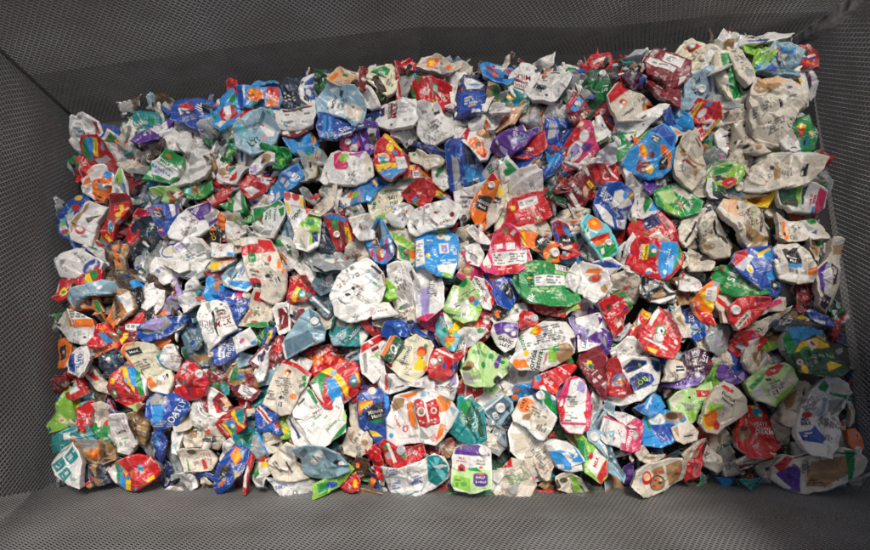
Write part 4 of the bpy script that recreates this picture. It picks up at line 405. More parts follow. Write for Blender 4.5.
J|pale lime carton with purple patch and small cow picture in the centre|65,540 120,420 180,365 250,420 360,460 340,560 240,640 150,640 90,620|L|lG 180,440,90,24,-14;pV 265,500 300,440 320,455 290,530 270,530;oG 250,460,16,24;oG 200,510,14,20;oG 320,490,16,12;oT 120,510,26,24;oN 100,530,30,14;oG 270,395,24,16;ok 280,600,30,20,50;oW 300,570,10,20,40;pg 70,550 120,560 150,630 90,620;lW 160,600,50,20,20;z3
C|red carton with silver round emblem wrap left of the ring spout|170,200 240,220 260,240 210,300 200,270|R|oW 220,240,22,24;pg 200,210 240,225 230,245;x2
C|red carton band bent under the pale lime cow carton|20,430 90,410 200,310 250,290 230,330 120,410 60,480|R|pW 215,330 265,310 285,350 230,370;tR 240,330,16,-25,MILK;x1
C|white carton with print and grey green tint beside the pale green leaf carton|20,340 90,300 190,295 210,320 130,380 50,410|W|oG 180,310,20,16;oB 85,375,5,8;pg 30,350 90,320 70,390;x3;z1
J|lime yellow crumpled carton left of the silver emblem wrap|20,310 60,270 150,240 150,290 90,310 30,330|Y|pl 40,300 100,270 100,300;x3
C|-|340,240 360,160 440,155 430,200 400,250|W|pG 360,160 390,150 380,180;pk 385,180 410,165 410,200;x2
J|violet foil carton crumpled at the right of the glossy orange pair|720,240 760,225 790,300 800,390 770,420 750,340|i|pV 745,330 780,320 790,400 770,415;pW 740,240 770,240 770,270;x3;z1
M|white carton with violet waves and blue vertical lettering right of centre|760,230 800,220 900,200 960,260 970,330 900,390 770,430|W|tB 815,350,30,80,Lavande;pV 830,340 900,300 960,330 900,380 830,370;oV 900,330,40,30;lb 850,260,60,30,10;pi 780,290 800,280 790,400;z2
C|white oat hollow carton above the violet wave carton|765,190 810,140 870,130 920,170 890,200 790,220|W|oT 810,160,30,24;og 812,158,20,16;x1
C|orange and black scrap of carton under the blue carton with black tag|265,180 310,165 330,190 290,230|k|pO 265,190 290,180 300,225 280,230;lW 305,190,20,8,0
C|-|205,190 250,170 290,230 260,240|W|x2
C|-|540,230 600,220 700,250 600,255|N|x2
@590,270
C|cream shell like carton with pink print lines right of centre|110,140 140,60 200,50 250,70 280,110 270,170 200,140 150,150|w|lR 210,110,80,20,20;lb 160,100,20,8,20;pg 150,70 200,55 190,80;x2
M|red carton with green border and white square tag right of centre|45,205 130,160 190,130 260,220 220,265 215,300 220,340 150,405 90,270|R|pG 145,150 190,130 270,225 245,250 195,160 160,165;lW 165,205,60,30,38;lW 125,265,60,30,38;pW 160,320 190,300 205,320 175,345;oN 110,225,18,20;pW 215,270 270,225 290,240 270,270 220,300;oV 210,235,12,10;pG 235,300 270,255 290,260 255,300;pc 225,320 250,300 250,315;z3
C|silver crumpled carton edge below the green bordered red one|150,405 225,340 240,360 190,400|s|x3
J|red and yellow long carton strip with cow disc right of centre|230,400 270,320 310,240 370,260 350,320 310,370 280,420|R|pY 305,255 320,238 370,265 350,305;tk 335,272,14,-35,NEW;pW 265,320 295,285 305,320 280,340;pG 270,320 290,290 285,340;pY 255,345 280,335 265,360;z2
M|glossy bright red round carton with white cap and pale disc logo right of centre|305,430 310,370 370,290 430,215 500,270 545,400 520,470 470,540 400,520 330,480|R|pW 360,320 390,235 430,225 435,245 375,330;oG 430,360,34,36;oW 430,360,22,22;ok 435,365,8,12;pW 325,405 335,400 455,475 445,490;lW 490,300,14,60,-60;lW 480,460,14,70,60;pY 340,460 395,485 380,505 345,485;oW 368,392,8,8;oW 508,435,10,18;pm 450,240 500,280 545,400 520,400;c 405,413,28;z4
M|dark and white carton with brown panel and ribbon edge right of centre|300,130 310,40 380,40 460,60 520,130 510,160 440,200 360,190|k|pW 245,40 300,50 310,120 270,90;pT 360,160 440,110 460,150 400,170;pW 440,80 520,130 490,130 440,100;pW 360,190 520,145 510,165 400,210;pg 320,100 380,60 420,90 350,130;lW 380,70,60,20,20;pG 430,55 460,60 480,110;x1;z2
C|white folded carton triangle with red edge right of the ribbon carton|530,115 570,20 600,0 640,60 640,120 560,125|W|pR 530,115 570,20 610,-5 560,60;z1
C|-|500,70 540,40 560,20 540,90|m|
J|olive and brown food carton strip below the folded triangle|530,140 620,130 630,180 560,190|T|pl 560,140 600,135 590,185;pR 530,150 550,145 545,165
J|orange fruit carton with white tag and gold swirl right of centre|612,190 660,120 720,75 770,90 750,190 740,250 770,320 710,325 670,280|O|pY 640,150 700,120 740,180 760,240 720,220;pW 680,120 750,100 755,190 685,180;lg 715,150,50,50,0;pR 620,200 660,230 760,280 765,320 710,325;pb 700,90 765,75 760,110;lW 640,205,30,20,20;z2
M|cream carton with red slash and pale blue print right of the orange swirl|755,160 790,105 870,150 870,200 830,260 840,310 780,310|w|pR 755,160 770,140 835,240 800,250;lb 800,140,30,20,-20;pO 790,250 830,260 830,300;pb 800,290 840,260 840,310;z1
C|tan carton fold standing in a dark hollow right of the glossy red round|520,270 550,240 585,330 580,375 540,380|w|pT 530,280 560,260 560,370;x2
D|blue carton with white vertical letter in the dark hollow at the right|585,270 630,245 660,290 665,380 620,405 590,350|B|tW 612,280,26,80,ZOO;pb 590,340 620,330 620,390;pW 630,370 655,350 655,380;x2
P|clear grey plastic bag with printed panel right of the blue hollow carton|700,420 740,340 830,330 860,380 840,440 770,500 710,480|y|pg 720,430 820,360 850,390 760,480;li 770,420,80,50,40;x2;z1
C|crumpled tan carton left of the clear grey bag|640,400 690,340 720,360 700,430 720,490 660,470|w|pT 650,420 700,370 690,450;x3
C|-|510,200 540,240 520,250|w|
M|white carton panel with small ring mark right of the violet waves|110,490 220,405 250,405 365,495 340,540 270,560 160,560|W|ok 207,490,10,12;oW 207,490,6,7;lg 270,500,50,40,30;lg 170,510,60,10,30;pk 130,530 160,510 165,530 150,550;ok 250,465,6,6;z3
C|-|180,20 240,10 260,60 200,50|W|x2
M|violet crumpled carton with white end and silver strips right of centre|0,200 60,230 40,290 120,320 130,420 100,520 60,470 40,410 0,430|V|pW -10,280 30,270 70,370 0,390;pi 0,400 60,380 80,430;ps 60,420 80,400 100,480;pk 25,225 55,220 60,250;x3;z2
@725,270
M|white plum carton panel hidden under the purple paneled pouch|430,90 520,85 520,225 440,210|m|pR 430,180 460,170 510,215;lW 465,120,40,20,0;x1
M|long bottle green carton with white script and diagonal lines on the right|-45,30 0,-40 70,-30 130,20 245,155 130,160 60,160 0,110|G|tW 60,25,50,60,Silk;lL 130,110,130,30,-38;lL 30,90,40,30,-38;pm -10,-30 15,-35 15,-10 -8,-5;oe -60,0,20,20;pL -100,20 -60,20 -60,50 -100,50;z2
M|red carton with cap and white name plate on the right|25,220 90,170 180,160 250,170 260,190 200,280 140,330 90,355 40,300|R|pw 60,335 150,235 163,260 90,355;tk 110,297,26,45,Lactaid;pm 170,165 250,165 250,190 180,200;oO 180,240,20,24;pR 160,220 220,210 160,300;c 60,240,28;z3
C|pink faded carton crease sweeping right of the name plate carton|150,340 210,240 330,160 380,160 390,200 330,250 260,250 200,290|w|pP 170,220 340,170 360,190 250,240;pW 160,300 240,250 250,270 180,310;x2;z2
C|tan carton curve with dark print below the pink faded crease|110,370 200,320 340,240 330,270 280,310 230,380 150,400|w|tk 205,360,26,50,52;pg 110,350 160,340 150,380;pT 280,260 340,240 300,290;x2;z1
P|dark navy carton hump with yellow badge on the lower right|265,330 330,260 420,230 520,290 560,330 400,345 350,370 300,370|D|oT 420,265,40,20;pY 455,280 475,265 525,290 520,305;oB 500,290,8,8;x1;z2
M|blue carton with white printed tag on the lower right edge|500,245 530,235 620,280 665,340 640,345 540,310|B|pW 530,290 600,310 595,335 535,310;oW 510,240,10,10;z2
J|large dark green food carton with blue flap, lemon and avocado picture on the lower right|335,410 375,345 560,340 640,350 690,430 720,450 730,540 720,600 640,640 460,620 390,560 350,480|d|pc 375,345 540,340 640,350 660,400 560,380 440,430 390,490 370,400;pG 330,420 370,370 420,460 400,510 360,500;pY 400,500 450,430 510,410 560,390 640,390 680,460 560,470 470,480;oG 480,500,44,40;od 485,505,30,26;pW 485,425 510,405 560,445 520,485;oR 525,440,20,12,-30;pd 540,480 700,450 725,540 700,620 560,620;lL 580,510,20,50,80;lL 650,510,30,60,80;pY 610,560 640,545 700,570 600,610;oe 430,555,24,18;oR 430,555,12,8;pk 440,440 550,385 680,430 720,460 715,470 670,440 560,400;oY 450,600,20,30;z4
C|crimson and gold carton scrap behind the large dark green food carton|630,340 680,330 690,400 660,390|R|pY 640,335 670,335 670,360;x2
C|-|690,380 720,440 690,420|n|
J|red crumpled carton with white folds on the right below the name plate one|70,470 90,390 130,400 200,430 170,470 100,490|R|pW 130,430 180,410 190,440 140,480;x3
C|tan crumpled carton with olive hollow on the lower right|200,400 280,380 290,450 230,480 190,460|T|ol 255,455,30,30;x3
C|-|290,370 320,330 320,480 295,490|m|pc 300,440 320,440 320,470
@40,345
M|white carton with blue side lettering and navy logo on the lower far left|145,90 190,20 260,-10 280,50 305,100 300,160 260,195 190,170 160,160|W|pB 145,60 185,45 220,120 215,170 170,150;on 185,110,18,26,20;tB 235,95,32,-82,OATS;tB 262,100,20,-82,milk;lb 255,175,30,14,0;lg 230,20,40,14,0;z2
C|dark red carton hollow on the lower far left edge|60,215 100,200 150,190 175,230 130,290 80,270|m|oN 115,240,30,20;pR 60,210 95,200 90,225;x2;z1
C|red and white carton edge above the lime olive carton at the lower left|130,210 170,170 230,190 270,270 230,300 180,270|R|pW 165,245 200,200 250,270 210,300;x2
D|slate blue shiny carton with white dot on the lower left|385,70 440,20 470,60 480,120 430,160 390,165|D|pu 420,40 440,30 460,120 440,130;oW 412,90,14,20;x3
J|olive lime carton standing at the lower far left edge|60,470 100,370 130,300 170,262 185,330 185,430 150,480 90,510|l|pl 100,370 140,280 170,270 180,400 130,480;oe 130,450,18,18;oO 128,452,8,6;pB 60,480 90,510 80,530;pY 150,270 175,265 180,300;z1
J|cream and aqua carton with a yellow fruit beside the olive lime one|185,300 220,270 270,280 270,340 240,420 190,430|A|oY 212,360,28,50;pW 190,285 240,275 230,310;oA 205,370,14,14;x1
J|red carton with white dot standing at the lower left|240,390 270,345 295,370 295,480 270,500 240,460|R|oW 285,455,8,18;z1
C|grey white carton panel between the red dot carton and the rainbow one|295,378 370,370 400,385 350,490 300,495|w|pg 360,400 390,390 340,480
C|lime glossy end beneath the red hollow at the lower left|350,490 370,470 415,490 400,550 340,540|G|pR 360,470 400,410 450,420 430,470 400,485;x1
M|round red carton with yellow, blue and green stripes at the lower left|390,250 420,190 490,135 560,130 610,140 640,220 640,300 600,340 620,350 560,400 500,370 440,330|R|pY 490,135 530,132 545,200 580,260 575,285 530,230;pc 530,132 590,132 590,220 600,260 560,240;pG 580,132 610,140 640,220 640,290 610,310 590,250;ob 527,212,14,16;oY 438,217,18,18;pm 395,245 455,240 480,330 420,320;oG 442,290,14,20;oW 445,288,8,10;lW 520,260,70,16,-50;pL 490,365 610,340 560,405;oT 590,370,24,24;pW 610,170 650,200 650,280 640,300;lR 540,330,60,20,10;z4
M|cream juice carton with black tag and orange frame below the zigzag at left|540,60 560,10 610,-10 680,0 760,160 780,190 770,230 745,290 660,270 620,180|e|pO 535,60 555,5 640,-15 600,0 560,20 555,80;pk 555,45 612,12 628,50 575,78;tW 590,45,16,28,Maid;pO 530,70 545,55 595,130 580,130;lk 650,110,110,60,30;#735,190,50,40,30;pO 640,205 660,190 690,240 660,262;pW 660,270 700,240 760,235 745,290;z3
C|white smooth oval carton with teal frame at left of centre|710,80 750,10 800,0 830,80 810,155 750,140|W|pt 705,60 740,15 750,15 725,85 750,130 800,155 740,140;lb 795,130,30,14,50;z2
D|bright blue oat carton with white lettering and grey top in the lower left|665,330 700,290 780,290 870,330 880,380 800,480 700,510 660,420|B|pg 670,330 700,292 765,320 740,355 680,360;tW 800,420,44,55,OAT;tW 850,350,36,55,LY;pc 680,370 740,360 740,440 700,480;pB 760,310 870,330 830,340;z2
M|red crumpled carton with white cap and foil flap in the lower left|780,290 800,200 840,130 870,90 920,110 1000,180 1010,230 980,300 930,320 850,330|R|ps 850,110 890,100 880,160 845,180;pW 840,230 860,210 860,240;c 968,175,22;pm 860,220 900,210 930,280;pW 785,240 815,200 820,240 790,255;lm 900,280,50,20,40;pP 980,170 1005,200 990,240;x3;z3
C|white and red carton tips near the dark red gap at lower left|290,180 320,150 400,240 385,270 340,230|w|pR 290,180 320,160 360,210 330,215;x2
C|purple silver stick edge of a carton below the rainbow round one at lower left|370,340 385,330 470,415 455,430|i|pp 380,350 395,340 470,415 455,425
C|-|270,260 380,280 370,350 290,370|N|x3
M|white carton with grey emblem and thin dark lettering at the lower left|420,480 460,420 540,415 560,520 560,590 500,660 440,640 415,560|W|tk 488,518,24,14,Leche;tG 500,560,14,12,organic;og 497,450,16,12;lG 490,590,60,20,12;pN 545,440 600,480 590,560 560,570;pG 420,600 440,590 440,645;z2
J|brown banana like carton roll behind the white grey emblem carton|560,440 600,420 620,500 600,570 560,540|T|pN 565,450 590,440 585,540;x2
J|teal and white printed box corner on the lower left|90,560 140,530 230,490 280,500 320,560 270,600 150,620 80,640|t|pW 150,530 180,520 190,560 155,570;pk 190,520 230,500 240,530;oT 260,520,30,16;pA 270,530 300,520 320,560 290,570;pA 120,500 200,460 210,480 140,520;pR 185,555 215,545 225,575 190,585;x1;z1
@180,350
C|dark wine carton with lime foot below the blue plate carton|175,200 205,90 260,140 280,190 250,230 200,225|m|pG 170,205 240,205 280,195 230,235;x2
C|white and green carton hollow with teal wave below the blue plate carton|290,160 350,80 420,70 455,150 450,200 400,210 320,190|T|pG 300,150 350,95 360,180 310,180;oc 370,160,28,16;pW 280,165 320,110 325,120 295,170;oG 385,95,16,10;pm 390,130 450,150 440,200 400,205;x2
D|dusky rose carton with a white label lying left of centre|300,215 340,180 380,195 480,245 420,295 340,260|m|pW 365,203 470,245 415,290 345,250;lk 410,245,70,40,-28;pp 305,215 340,185 365,203 345,250;z1
M|white carton with maroon panels and hollow red stripes left of centre|110,270 170,235 210,245 260,290 290,340 330,345 280,380 200,405 150,390|W|pm 125,275 168,268 172,385 150,388;pm 195,300 240,250 330,320 325,345 280,365 225,380;pR 195,320 220,310 235,370 215,380;pK 240,290 270,280 310,330 280,340;c 272,350,17,w;x1;z1
C|white carton with shaded belly left of the maroon panel carton|60,400 110,300 150,390 200,405 220,430 150,470 80,450|W|pg 60,410 90,440 150,468 130,480;ok 125,430,5,5;oP 115,425,4,4;x1;z1
M|bright red carton with globe cow badge, yellow band and teal end left of centre|210,440 260,400 350,345 390,350 395,460 380,475 290,530 230,490|R|pY 310,375 335,355 350,430 390,450 395,470 350,450;pt 335,365 390,345 390,440 355,430;oc 303,460,34,38;oG 300,475,34,22;oW 312,455,14,12;ok 290,465,10,8;pY 245,440 262,435 305,505 292,518;tW 255,480,15,-55,HORIZON;z3
J|blue carton with red white striped label left of centre|440,340 470,320 600,390 590,430 620,500 590,510 520,480 460,490 450,420|B|pW 440,350 465,330 560,420 535,445;pR 445,345 458,340 555,430 545,440;pn 560,430 600,400 620,440 590,460;oR 598,452,16,18;pc 530,450 560,460 550,480;z2
M|tan milk carton with small cow tag, fine print columns and red shoulder left of centre|500,320 560,120 600,60 660,55 740,100 790,150 760,220 720,260 670,380 610,390|w|pR 590,70 620,55 700,80 790,140 780,165 700,110 640,85;oO 642,130,22,22;ok 648,125,14,12;oW 640,138,8,8;tk 600,165,10,-12,Nutrition;lk 590,200,60,40,-12;lk 545,270,50,60,-12;lk 640,220,60,110,-12;#600,325,40,40,-10;ok 610,285,16,12;oO 685,280,22,18;lk 730,220,40,20,30;pG 735,160 765,150 765,190 740,185;pG 740,210 750,190 770,200 755,230;z3
M|white carton with plum oval spots and pale blue base left of centre|440,130 480,30 510,0 530,20 520,90 500,180 470,190|W|on 490,45,16,28;op 510,20,12,16;lb 475,130,40,60,80;z2
C|pale blue carton panel between the plum spot and the tan cow tag cartons|490,190 510,90 600,55 560,120 540,170|b|pW 500,120 560,80 520,160
J|round yellow green carton edge beside the tan cow tag carton|600,440 620,400 660,390 650,450 660,500 620,500|l|oY 640,480,20,20;x2
C|-|470,270 510,240 510,310 470,310|t|pG 470,280 490,270 490,300
C|-|395,280 440,260 460,330 420,370|w|pk 430,300 450,290 440,330
C|-|350,280 400,300 400,345 360,340|R|
D|dark teal crumpled carton below the globe cow badge carton left of centre|350,500 400,480 470,485 500,520 490,560 400,580 345,550|t|pd 360,520 420,490 410,560;oc 470,510,14,24,40;x2;z1
J|red orange fruit carton left of the large round striped carton|770,30 870,10 930,60 900,110 830,145 780,90|R|oO 820,60,40,30;pO 860,20 920,60 900,80;x1
M|large round carton with red top, yellow and cyan bands and globe cow badge|785,200 830,140 900,100 960,70 1030,60 1070,110 1080,190 1060,250 1000,300 920,360 880,340 820,270|R|pG 785,200 870,100 880,130 860,270 820,270;pc 880,170 940,160 975,270 975,310 930,340 890,260;pY 840,130 900,100 980,170 1010,230 1005,270 990,280 970,230 920,160;ob 920,135,20,20;oc 1042,185,22,36;oG 1040,200,18,18;oW 1045,185,10,10;pY 1045,130 1065,140 1080,190 1070,200;lR 960,110,50,30,30;lm 1000,90,50,20,30;pW 790,210 830,200 870,320 830,280;ps 940,330 1055,270 1040,310 990,345 940,360;lk 995,315,60,14,26;z4
M|pale grey carton with green diagonal band and black bar left of centre|665,320 750,230 770,225 870,310 850,340 740,415 690,400|W|pk 705,325 745,285 752,295 712,335;pG 760,240 785,225 825,310 815,330;z3;x0
M|long grey carton with green stripe, green lettering and red corner below the striped round one|700,420 870,310 960,280 1000,400 1000,490 900,560 830,600 760,530|W|tG 870,400,20,45,sin;tG 910,450,26,45,lactosa;lG 820,400,90,14,40;lG 800,440,50,10,45;pG 960,480 1000,440 1040,420 970,520 900,560;pL 990,300 1020,370 1010,440 980,420;pR 920,540 1000,500 1000,560 960,570;lg 770,430,40,10,45;z2
M|white carton strip with navy blue bar left of centre near the bottom|640,430 670,390 800,500 850,560 790,590 700,560|W|pn 645,415 655,408 722,525 708,535;pg 700,440 720,430 790,530;z1
C|-|390,360 440,370 430,440 400,430|u|x3
J|orange dotted white carton below the shaded belly carton at lower left|130,540 170,470 210,470 240,540 200,570 150,560|w|oO 175,490,22,22;pO 140,560 170,530 190,560;pR 165,470 195,475 185,500;x2
C|pale crumpled carton with grey ribs left of the orange dotted one|25,490 70,470 120,500 130,560 50,560|w|pg 40,500 80,480 60,550;x3
C|-|-10,380 30,310 80,330 60,440 10,460|w|x2
@320,365
M|blue juice carton with black name label, yellow blocks and white cap in the lower centre|230,260 240,180 300,150 360,145 410,190 420,260 390,330 400,440 330,480 270,400 235,370|B|pO 232,250 240,220 320,210 320,240 290,240 260,260 250,300 235,295;pY 240,240 318,212 318,225 250,270;pk 275,270 330,235 385,220 390,300 340,325 280,335;tW 335,278,28,14,Minute;tW 340,305,28,14,Maid;pG 290,340 385,310 385,340 320,350;pn 270,390 300,380 330,440 290,430;pY 290,390 330,400 370,430 310,430;pc 385,170 415,195 420,240 400,280;on 310,460,30,14;z3;c 315,160,24
M|big round tan crushed carton with oat picture and red lettering in the lower centre|395,330 420,260 450,190 520,170 600,145 700,170 790,220 830,280 790,360 740,430 690,480 600,460 470,490 400,450|W|pT 430,250 450,195 510,200 500,250 440,280;pO 475,185 585,155 580,185 520,200;pT 520,230 560,220 590,380 570,390 530,330;oO 540,260,14,50;oO 555,330,14,40;tR 455,330,20,-72,Yogurt;tR 475,360,16,-72,milk;oR 510,383,18,20;oW 512,383,8,12;oc 425,425,14,16;oO 735,230,50,56,-40;oT 760,200,30,24;pO 690,470 720,350 755,360 735,420;pb 610,150 660,165 640,190 600,190;pb 760,230 825,270 800,300;lg 560,430,60,16,0;pg 600,370 660,440 600,460;lp 770,390,10,50,70;lP 680,440,40,40,30;z4
C|red gable top folded over the big round tan carton with white holes|570,215 600,210 640,230 690,205 710,260 718,350 640,365 600,360|R|oW 606,280,26,28;ok 608,278,16,20;oT 607,277,12,16;pW 620,210 630,208 660,340 648,345;oW 683,273,18,20;oR 683,273,10,12;oW 585,235,6,5;oW 605,225,6,5;oW 600,335,7,5;oW 620,345,7,5;oW 670,330,7,5;oW 690,325,7,5;oW 675,230,6,6;oW 690,345,7,4;z5
M|white carton with dark bar and red corner under the cream pepper carton|270,30 300,-40 390,-20 400,60 480,60 550,90 540,130 420,170 390,165 320,90|W|pk 450,135 505,120 507,130 452,140;pR 390,60 410,50 405,150 385,150;pg 400,60 440,90 410,170;lg 330,10,30,20,60;z2;x1
M|long white carton with violet print under the red foil ring carton|540,130 600,90 660,60 720,70 820,50 830,100 800,210 700,170 620,140|W|lk 680,80,50,40,10;pi 760,60 820,50 820,120 790,110;lp 790,130,60,60,40;lk 720,120,60,30,0;lg 600,115,60,20,10;x1;z2
C|crimson strip between the cream pepper carton and the white dark bar carton|420,60 520,45 550,80 490,85|R
J|red carton gap left of the blue name label carton in the lower centre|210,180 260,110 280,150 240,180 215,200|R
C|dark red round carton below the big tan oat carton with grey dots|370,480 410,450 480,490 560,490 640,460 620,520 540,570 450,570 390,540|R|oG 400,495,12,16;tW 580,500,30,50,FRESA;pW 420,470 440,480 435,540 415,540;c 490,505,26,s;x1;z2
C|red carton wedge with cap right under the big tan oat carton|620,470 700,480 790,440 800,490 730,530 640,520|m|lW 720,490,60,14,20;c 712,475,18;z1
C|tan brown carton with ring mark left of the dark red round one near the bottom|150,480 180,390 250,380 300,450 290,510 220,540 160,520|w|lk 220,440,70,20,55;og 230,500,18,18;oT 268,465,20,20;pT 170,420 210,390 190,470;x1;z1
M|teal green glossy carton beside the big tan oat carton|780,400 820,310 830,210 900,180 980,270 1000,440 940,500 830,450|t|pG 830,240 900,200 960,300 870,300;pt 800,380 870,370 880,440;lA 840,400,20,60,50;pd 900,210 960,290 990,440 960,430;z2
C|-|185,250 230,210 230,330 250,380 200,340|w|pg 200,250 230,230 220,320
C|red carton corner at bottom left of the blue name label carton|290,510 340,480 390,490 380,560 300,560|R|x2;z1
C|-|800,470 860,480 850,520 810,520|s|
@460,360
C|white tan cap hollow carton under the lime cow carton in the centre|245,90 300,10 360,60 400,90 340,150 280,150|W|oT 370,80,26,24;pg 260,110 300,60 290,140;pn 350,40 400,70 390,80;x3
C|small white carton round end in the centre|228,165 260,135 305,160 300,200 260,215 235,200|W|pT 250,190 290,180 280,205;z1
M|dark red carton with white H lettering under the pale lime cow carton|0,170 30,100 60,145 130,155 130,190 70,215 10,230|R|tW 85,180,22,10,M;pW 30,130 40,128 36,215 28,215;z1
M|pale milk carton with red lettering and barn picture in the lower centre|40,230 130,185 200,140 230,180 190,230 120,290 90,310|W|tR 85,235,24,-18,MILK;oR 95,285,20,18;oL 190,170,40,20;pL 140,170 220,150 210,210 150,200;lG 170,180,50,20,0;z1
D|slate blue oat carton lid with round white cap and barcode in the lower centre|130,290 200,240 260,205 315,255 320,300 250,390 180,350|b|pu 150,290 250,215 310,260 300,290 220,380 160,320;#213,333,40,30,-70;pW 140,300 250,212 255,220 150,308;pD 270,290 310,270 300,320;c 241,285,28;z2;x0
D|dark blue black carton side below the lid with cap and barcode|250,390 320,310 330,340 300,400 270,410|D|x1
D|sky blue carton with orange dots beside the green cap carton in the lower centre|310,200 340,165 420,155 490,180 470,250 380,230 330,240|c|oO 340,180,16,14;oO 332,220,20,18;pB 380,165 470,175 460,240;z1
J|green teal carton lid with round cap in the lower centre|450,215 500,180 560,225 605,295 570,345 500,270|t|pG 470,220 510,195 590,290 570,330;pt 555,230 575,250 580,300;oW 560,220,18,22;c 488,212,27;z3;x0
M|oat picture carton with square black lettering folded over in the lower centre|320,330 370,230 440,215 500,270 570,345 550,400 500,480 460,470 400,400 330,370|W|oO 400,270,50,44,20;oT 410,340,36,20,20;oK 430,290,24,30;tk 385,260,26,60,OAT;tk 410,285,24,60,LY;pw 410,370 460,280 560,345 500,470 430,410;lk 470,320,110,50,-32;lk 490,400,60,60,60;z3
M|white carton body with green line standing on end in the lower centre|290,440 320,370 420,410 490,450 500,520 440,590 360,600 300,540|W|pG 325,360 410,410 405,418 322,368;oB 350,485,5,8;oR 340,485,5,8;oP 360,480,5,6;lg 450,500,80,60,55;pw 300,440 420,440 410,560 330,560;z2
J|teal leaf like carton standing at the left of the lower centre|-10,220 10,205 70,280 105,360 100,480 60,490 0,440|t|pd 10,210 60,270 80,360 40,480;pA -10,380 60,420 60,490 0,480;x1;z2
P|clear wrap over cream carton with barcode in the lower centre|100,400 130,340 200,380 260,430 280,500 230,560 140,520|y|#180,415,50,50,-30;pW 110,350 130,345 120,480 100,480;pB 250,440 275,450 270,490;lg 200,490,60,50,-60;pw 150,440 200,440 240,540 170,520;x2;z1
M|long white milk carton with nutrition panel and red sides right of lower centre|590,240 640,120 690,100 750,120 785,210 790,320 770,400 720,440 640,430 610,380|P|pW 645,200 665,120 720,105 770,150 760,260 750,380 610,370;lb 720,160,60,70,-80;lk 690,250,90,70,0;lk 675,340,90,60,-2;oR 610,310,22,60;pW 600,250 620,230 625,270 600,280;pP 610,370 755,378 752,390 610,385;pW 610,388 750,392 720,440 650,435;oW 640,345,10,10;pi 720,120 760,140 750,200 700,180;pR 740,310 785,300 790,330 750,350;z4
C|violet glossy carton corner behind the long nutrition panel carton|580,210 610,100 640,90 650,150 610,200|i|pp 600,150 640,120 620,180;pW 640,100 680,75 730,70 720,100 660,120;x2
M|red glossy carton with teal disc and white print under the glossy orange pair|435,165 450,100 560,60 680,15 720,40 640,110 590,150 570,205 500,180|R|oc 468,108,20,22;oG 465,115,10,8;lW 540,140,70,40,-40;pW 470,160 500,150 520,185 480,180;lW 630,70,70,30,-36;oW 490,75,8,6;pO 540,160 580,180 570,200;z2
C|white carton flap lying beneath the glossy orange pair|380,120 430,80 440,95 435,150 340,165|W|x1
M|dark red triangular carton with rainbow crest and white script|715,10 760,-60 850,-90 900,20 870,90 855,240 790,160 740,70|m|pY 770,20 780,-5 800,0 805,60 772,55;oG 790,38,16,20;oB 790,42,10,14;tW 805,75,16,38,organic;lW 820,110,80,20,38;lW 850,140,50,10,38;z3
M|crimson and white side carton by the long nutrition panel one|760,300 790,220 830,270 840,310 780,370|W|pR 770,310 790,250 795,300;pg 790,240 830,280 800,300
C|pale blue carton edge with white slash at right of the lower centre|770,380 870,280 900,300 900,380 830,420|b|pW 780,390 870,290 875,300 790,400;pk 850,290 870,300 800,390
M|white carton base with magenta lettering on the right of lower centre|845,420 870,330 1000,390 1010,430 980,540 870,500 840,470|W|pP 870,330 1000,378 1005,392 865,345;oV 960,440,6,6;oR 955,425,5,5;oO 975,430,5,5;pg 850,420 880,350 900,360 870,480;z3;x0
C|magenta carton panel with white lettering right of the white magenta base|985,440 1060,380 1100,420 1060,520 1000,560 970,540|P|tW 1040,470,36,72,HONEY;oN 1060,490,14,20;z2
C|white and violet crumpled carton top above the magenta base carton|900,310 980,330 1080,350 1060,400 1000,390 900,330|W|pi 960,330 1000,335 980,350;pA 900,320 920,310 930,330;x3;z1
D|slate blue carton lid with round white cap near the bottom right of centre|730,440 800,420 920,425 920,500 830,510 770,480|b|tk 880,470,22,20,OAT;pu 760,440 880,430 890,450 780,460;c 803,462,27;z3;x0
J|lime green folded carton left of the slate lid with cap|640,450 710,440 790,500 830,570 760,600 700,560|G|pl 700,440 740,450 830,560 800,560;pG 690,450 720,450 740,560 700,540;pT 630,445 690,440 700,510 650,500;x2;z2
C|dark green carton hollow left of the lime folded one near the bottom|520,470 560,390 620,430 640,480 600,500 540,500|d|pG 560,430 600,420 600,480;x2
J|white and sky blue crushed carton with stripes near the bottom centre|515,500 560,480 640,490 690,530 730,600 640,640 560,640|W|pc 520,500 550,530 640,540 680,520 730,610 650,610 560,590;oW 590,520,50,30;lg 590,510,50,24,0;lW 620,580,60,20,0;x1;z3
@590,345
M|crimson carton with circular granola picture right of centre|95,100 110,85 150,95 210,190 270,270 270,290 200,312 130,300 105,240|R|oc 175,210,40,38;oT 182,215,32,30;oW 180,205,10,8;oO 195,225,9,8;oR 175,225,8,8;pm 190,200 270,280 270,300 200,312 230,290;lW 190,270,60,6,6;lW 200,288,50,14,6;z4
M|white carton with big navy ornate panels right of centre|150,120 240,80 340,80 440,90 460,130 420,230 400,270 300,330 200,360 110,340 80,290 130,300 270,290 230,210|W|pn 190,140 240,90 330,95 335,115 280,150 220,170;pB 235,200 300,160 370,175 385,210 350,245 260,280 240,240;pn 240,200 280,175 360,180 340,245 280,270;tl 290,120,26,35,B;tl 310,215,36,45,OB;pB 360,85 440,100 445,150 410,160 370,120;pg 90,300 160,330 130,340;lW 330,200,30,30,60;z3;x1
C|cream panel carton half under the purple script carton|425,220 460,100 520,70 570,110 580,190 500,215|w|#545,145,50,50,90;lk 500,170,60,60,80;pT 510,80 550,60 560,100;z2
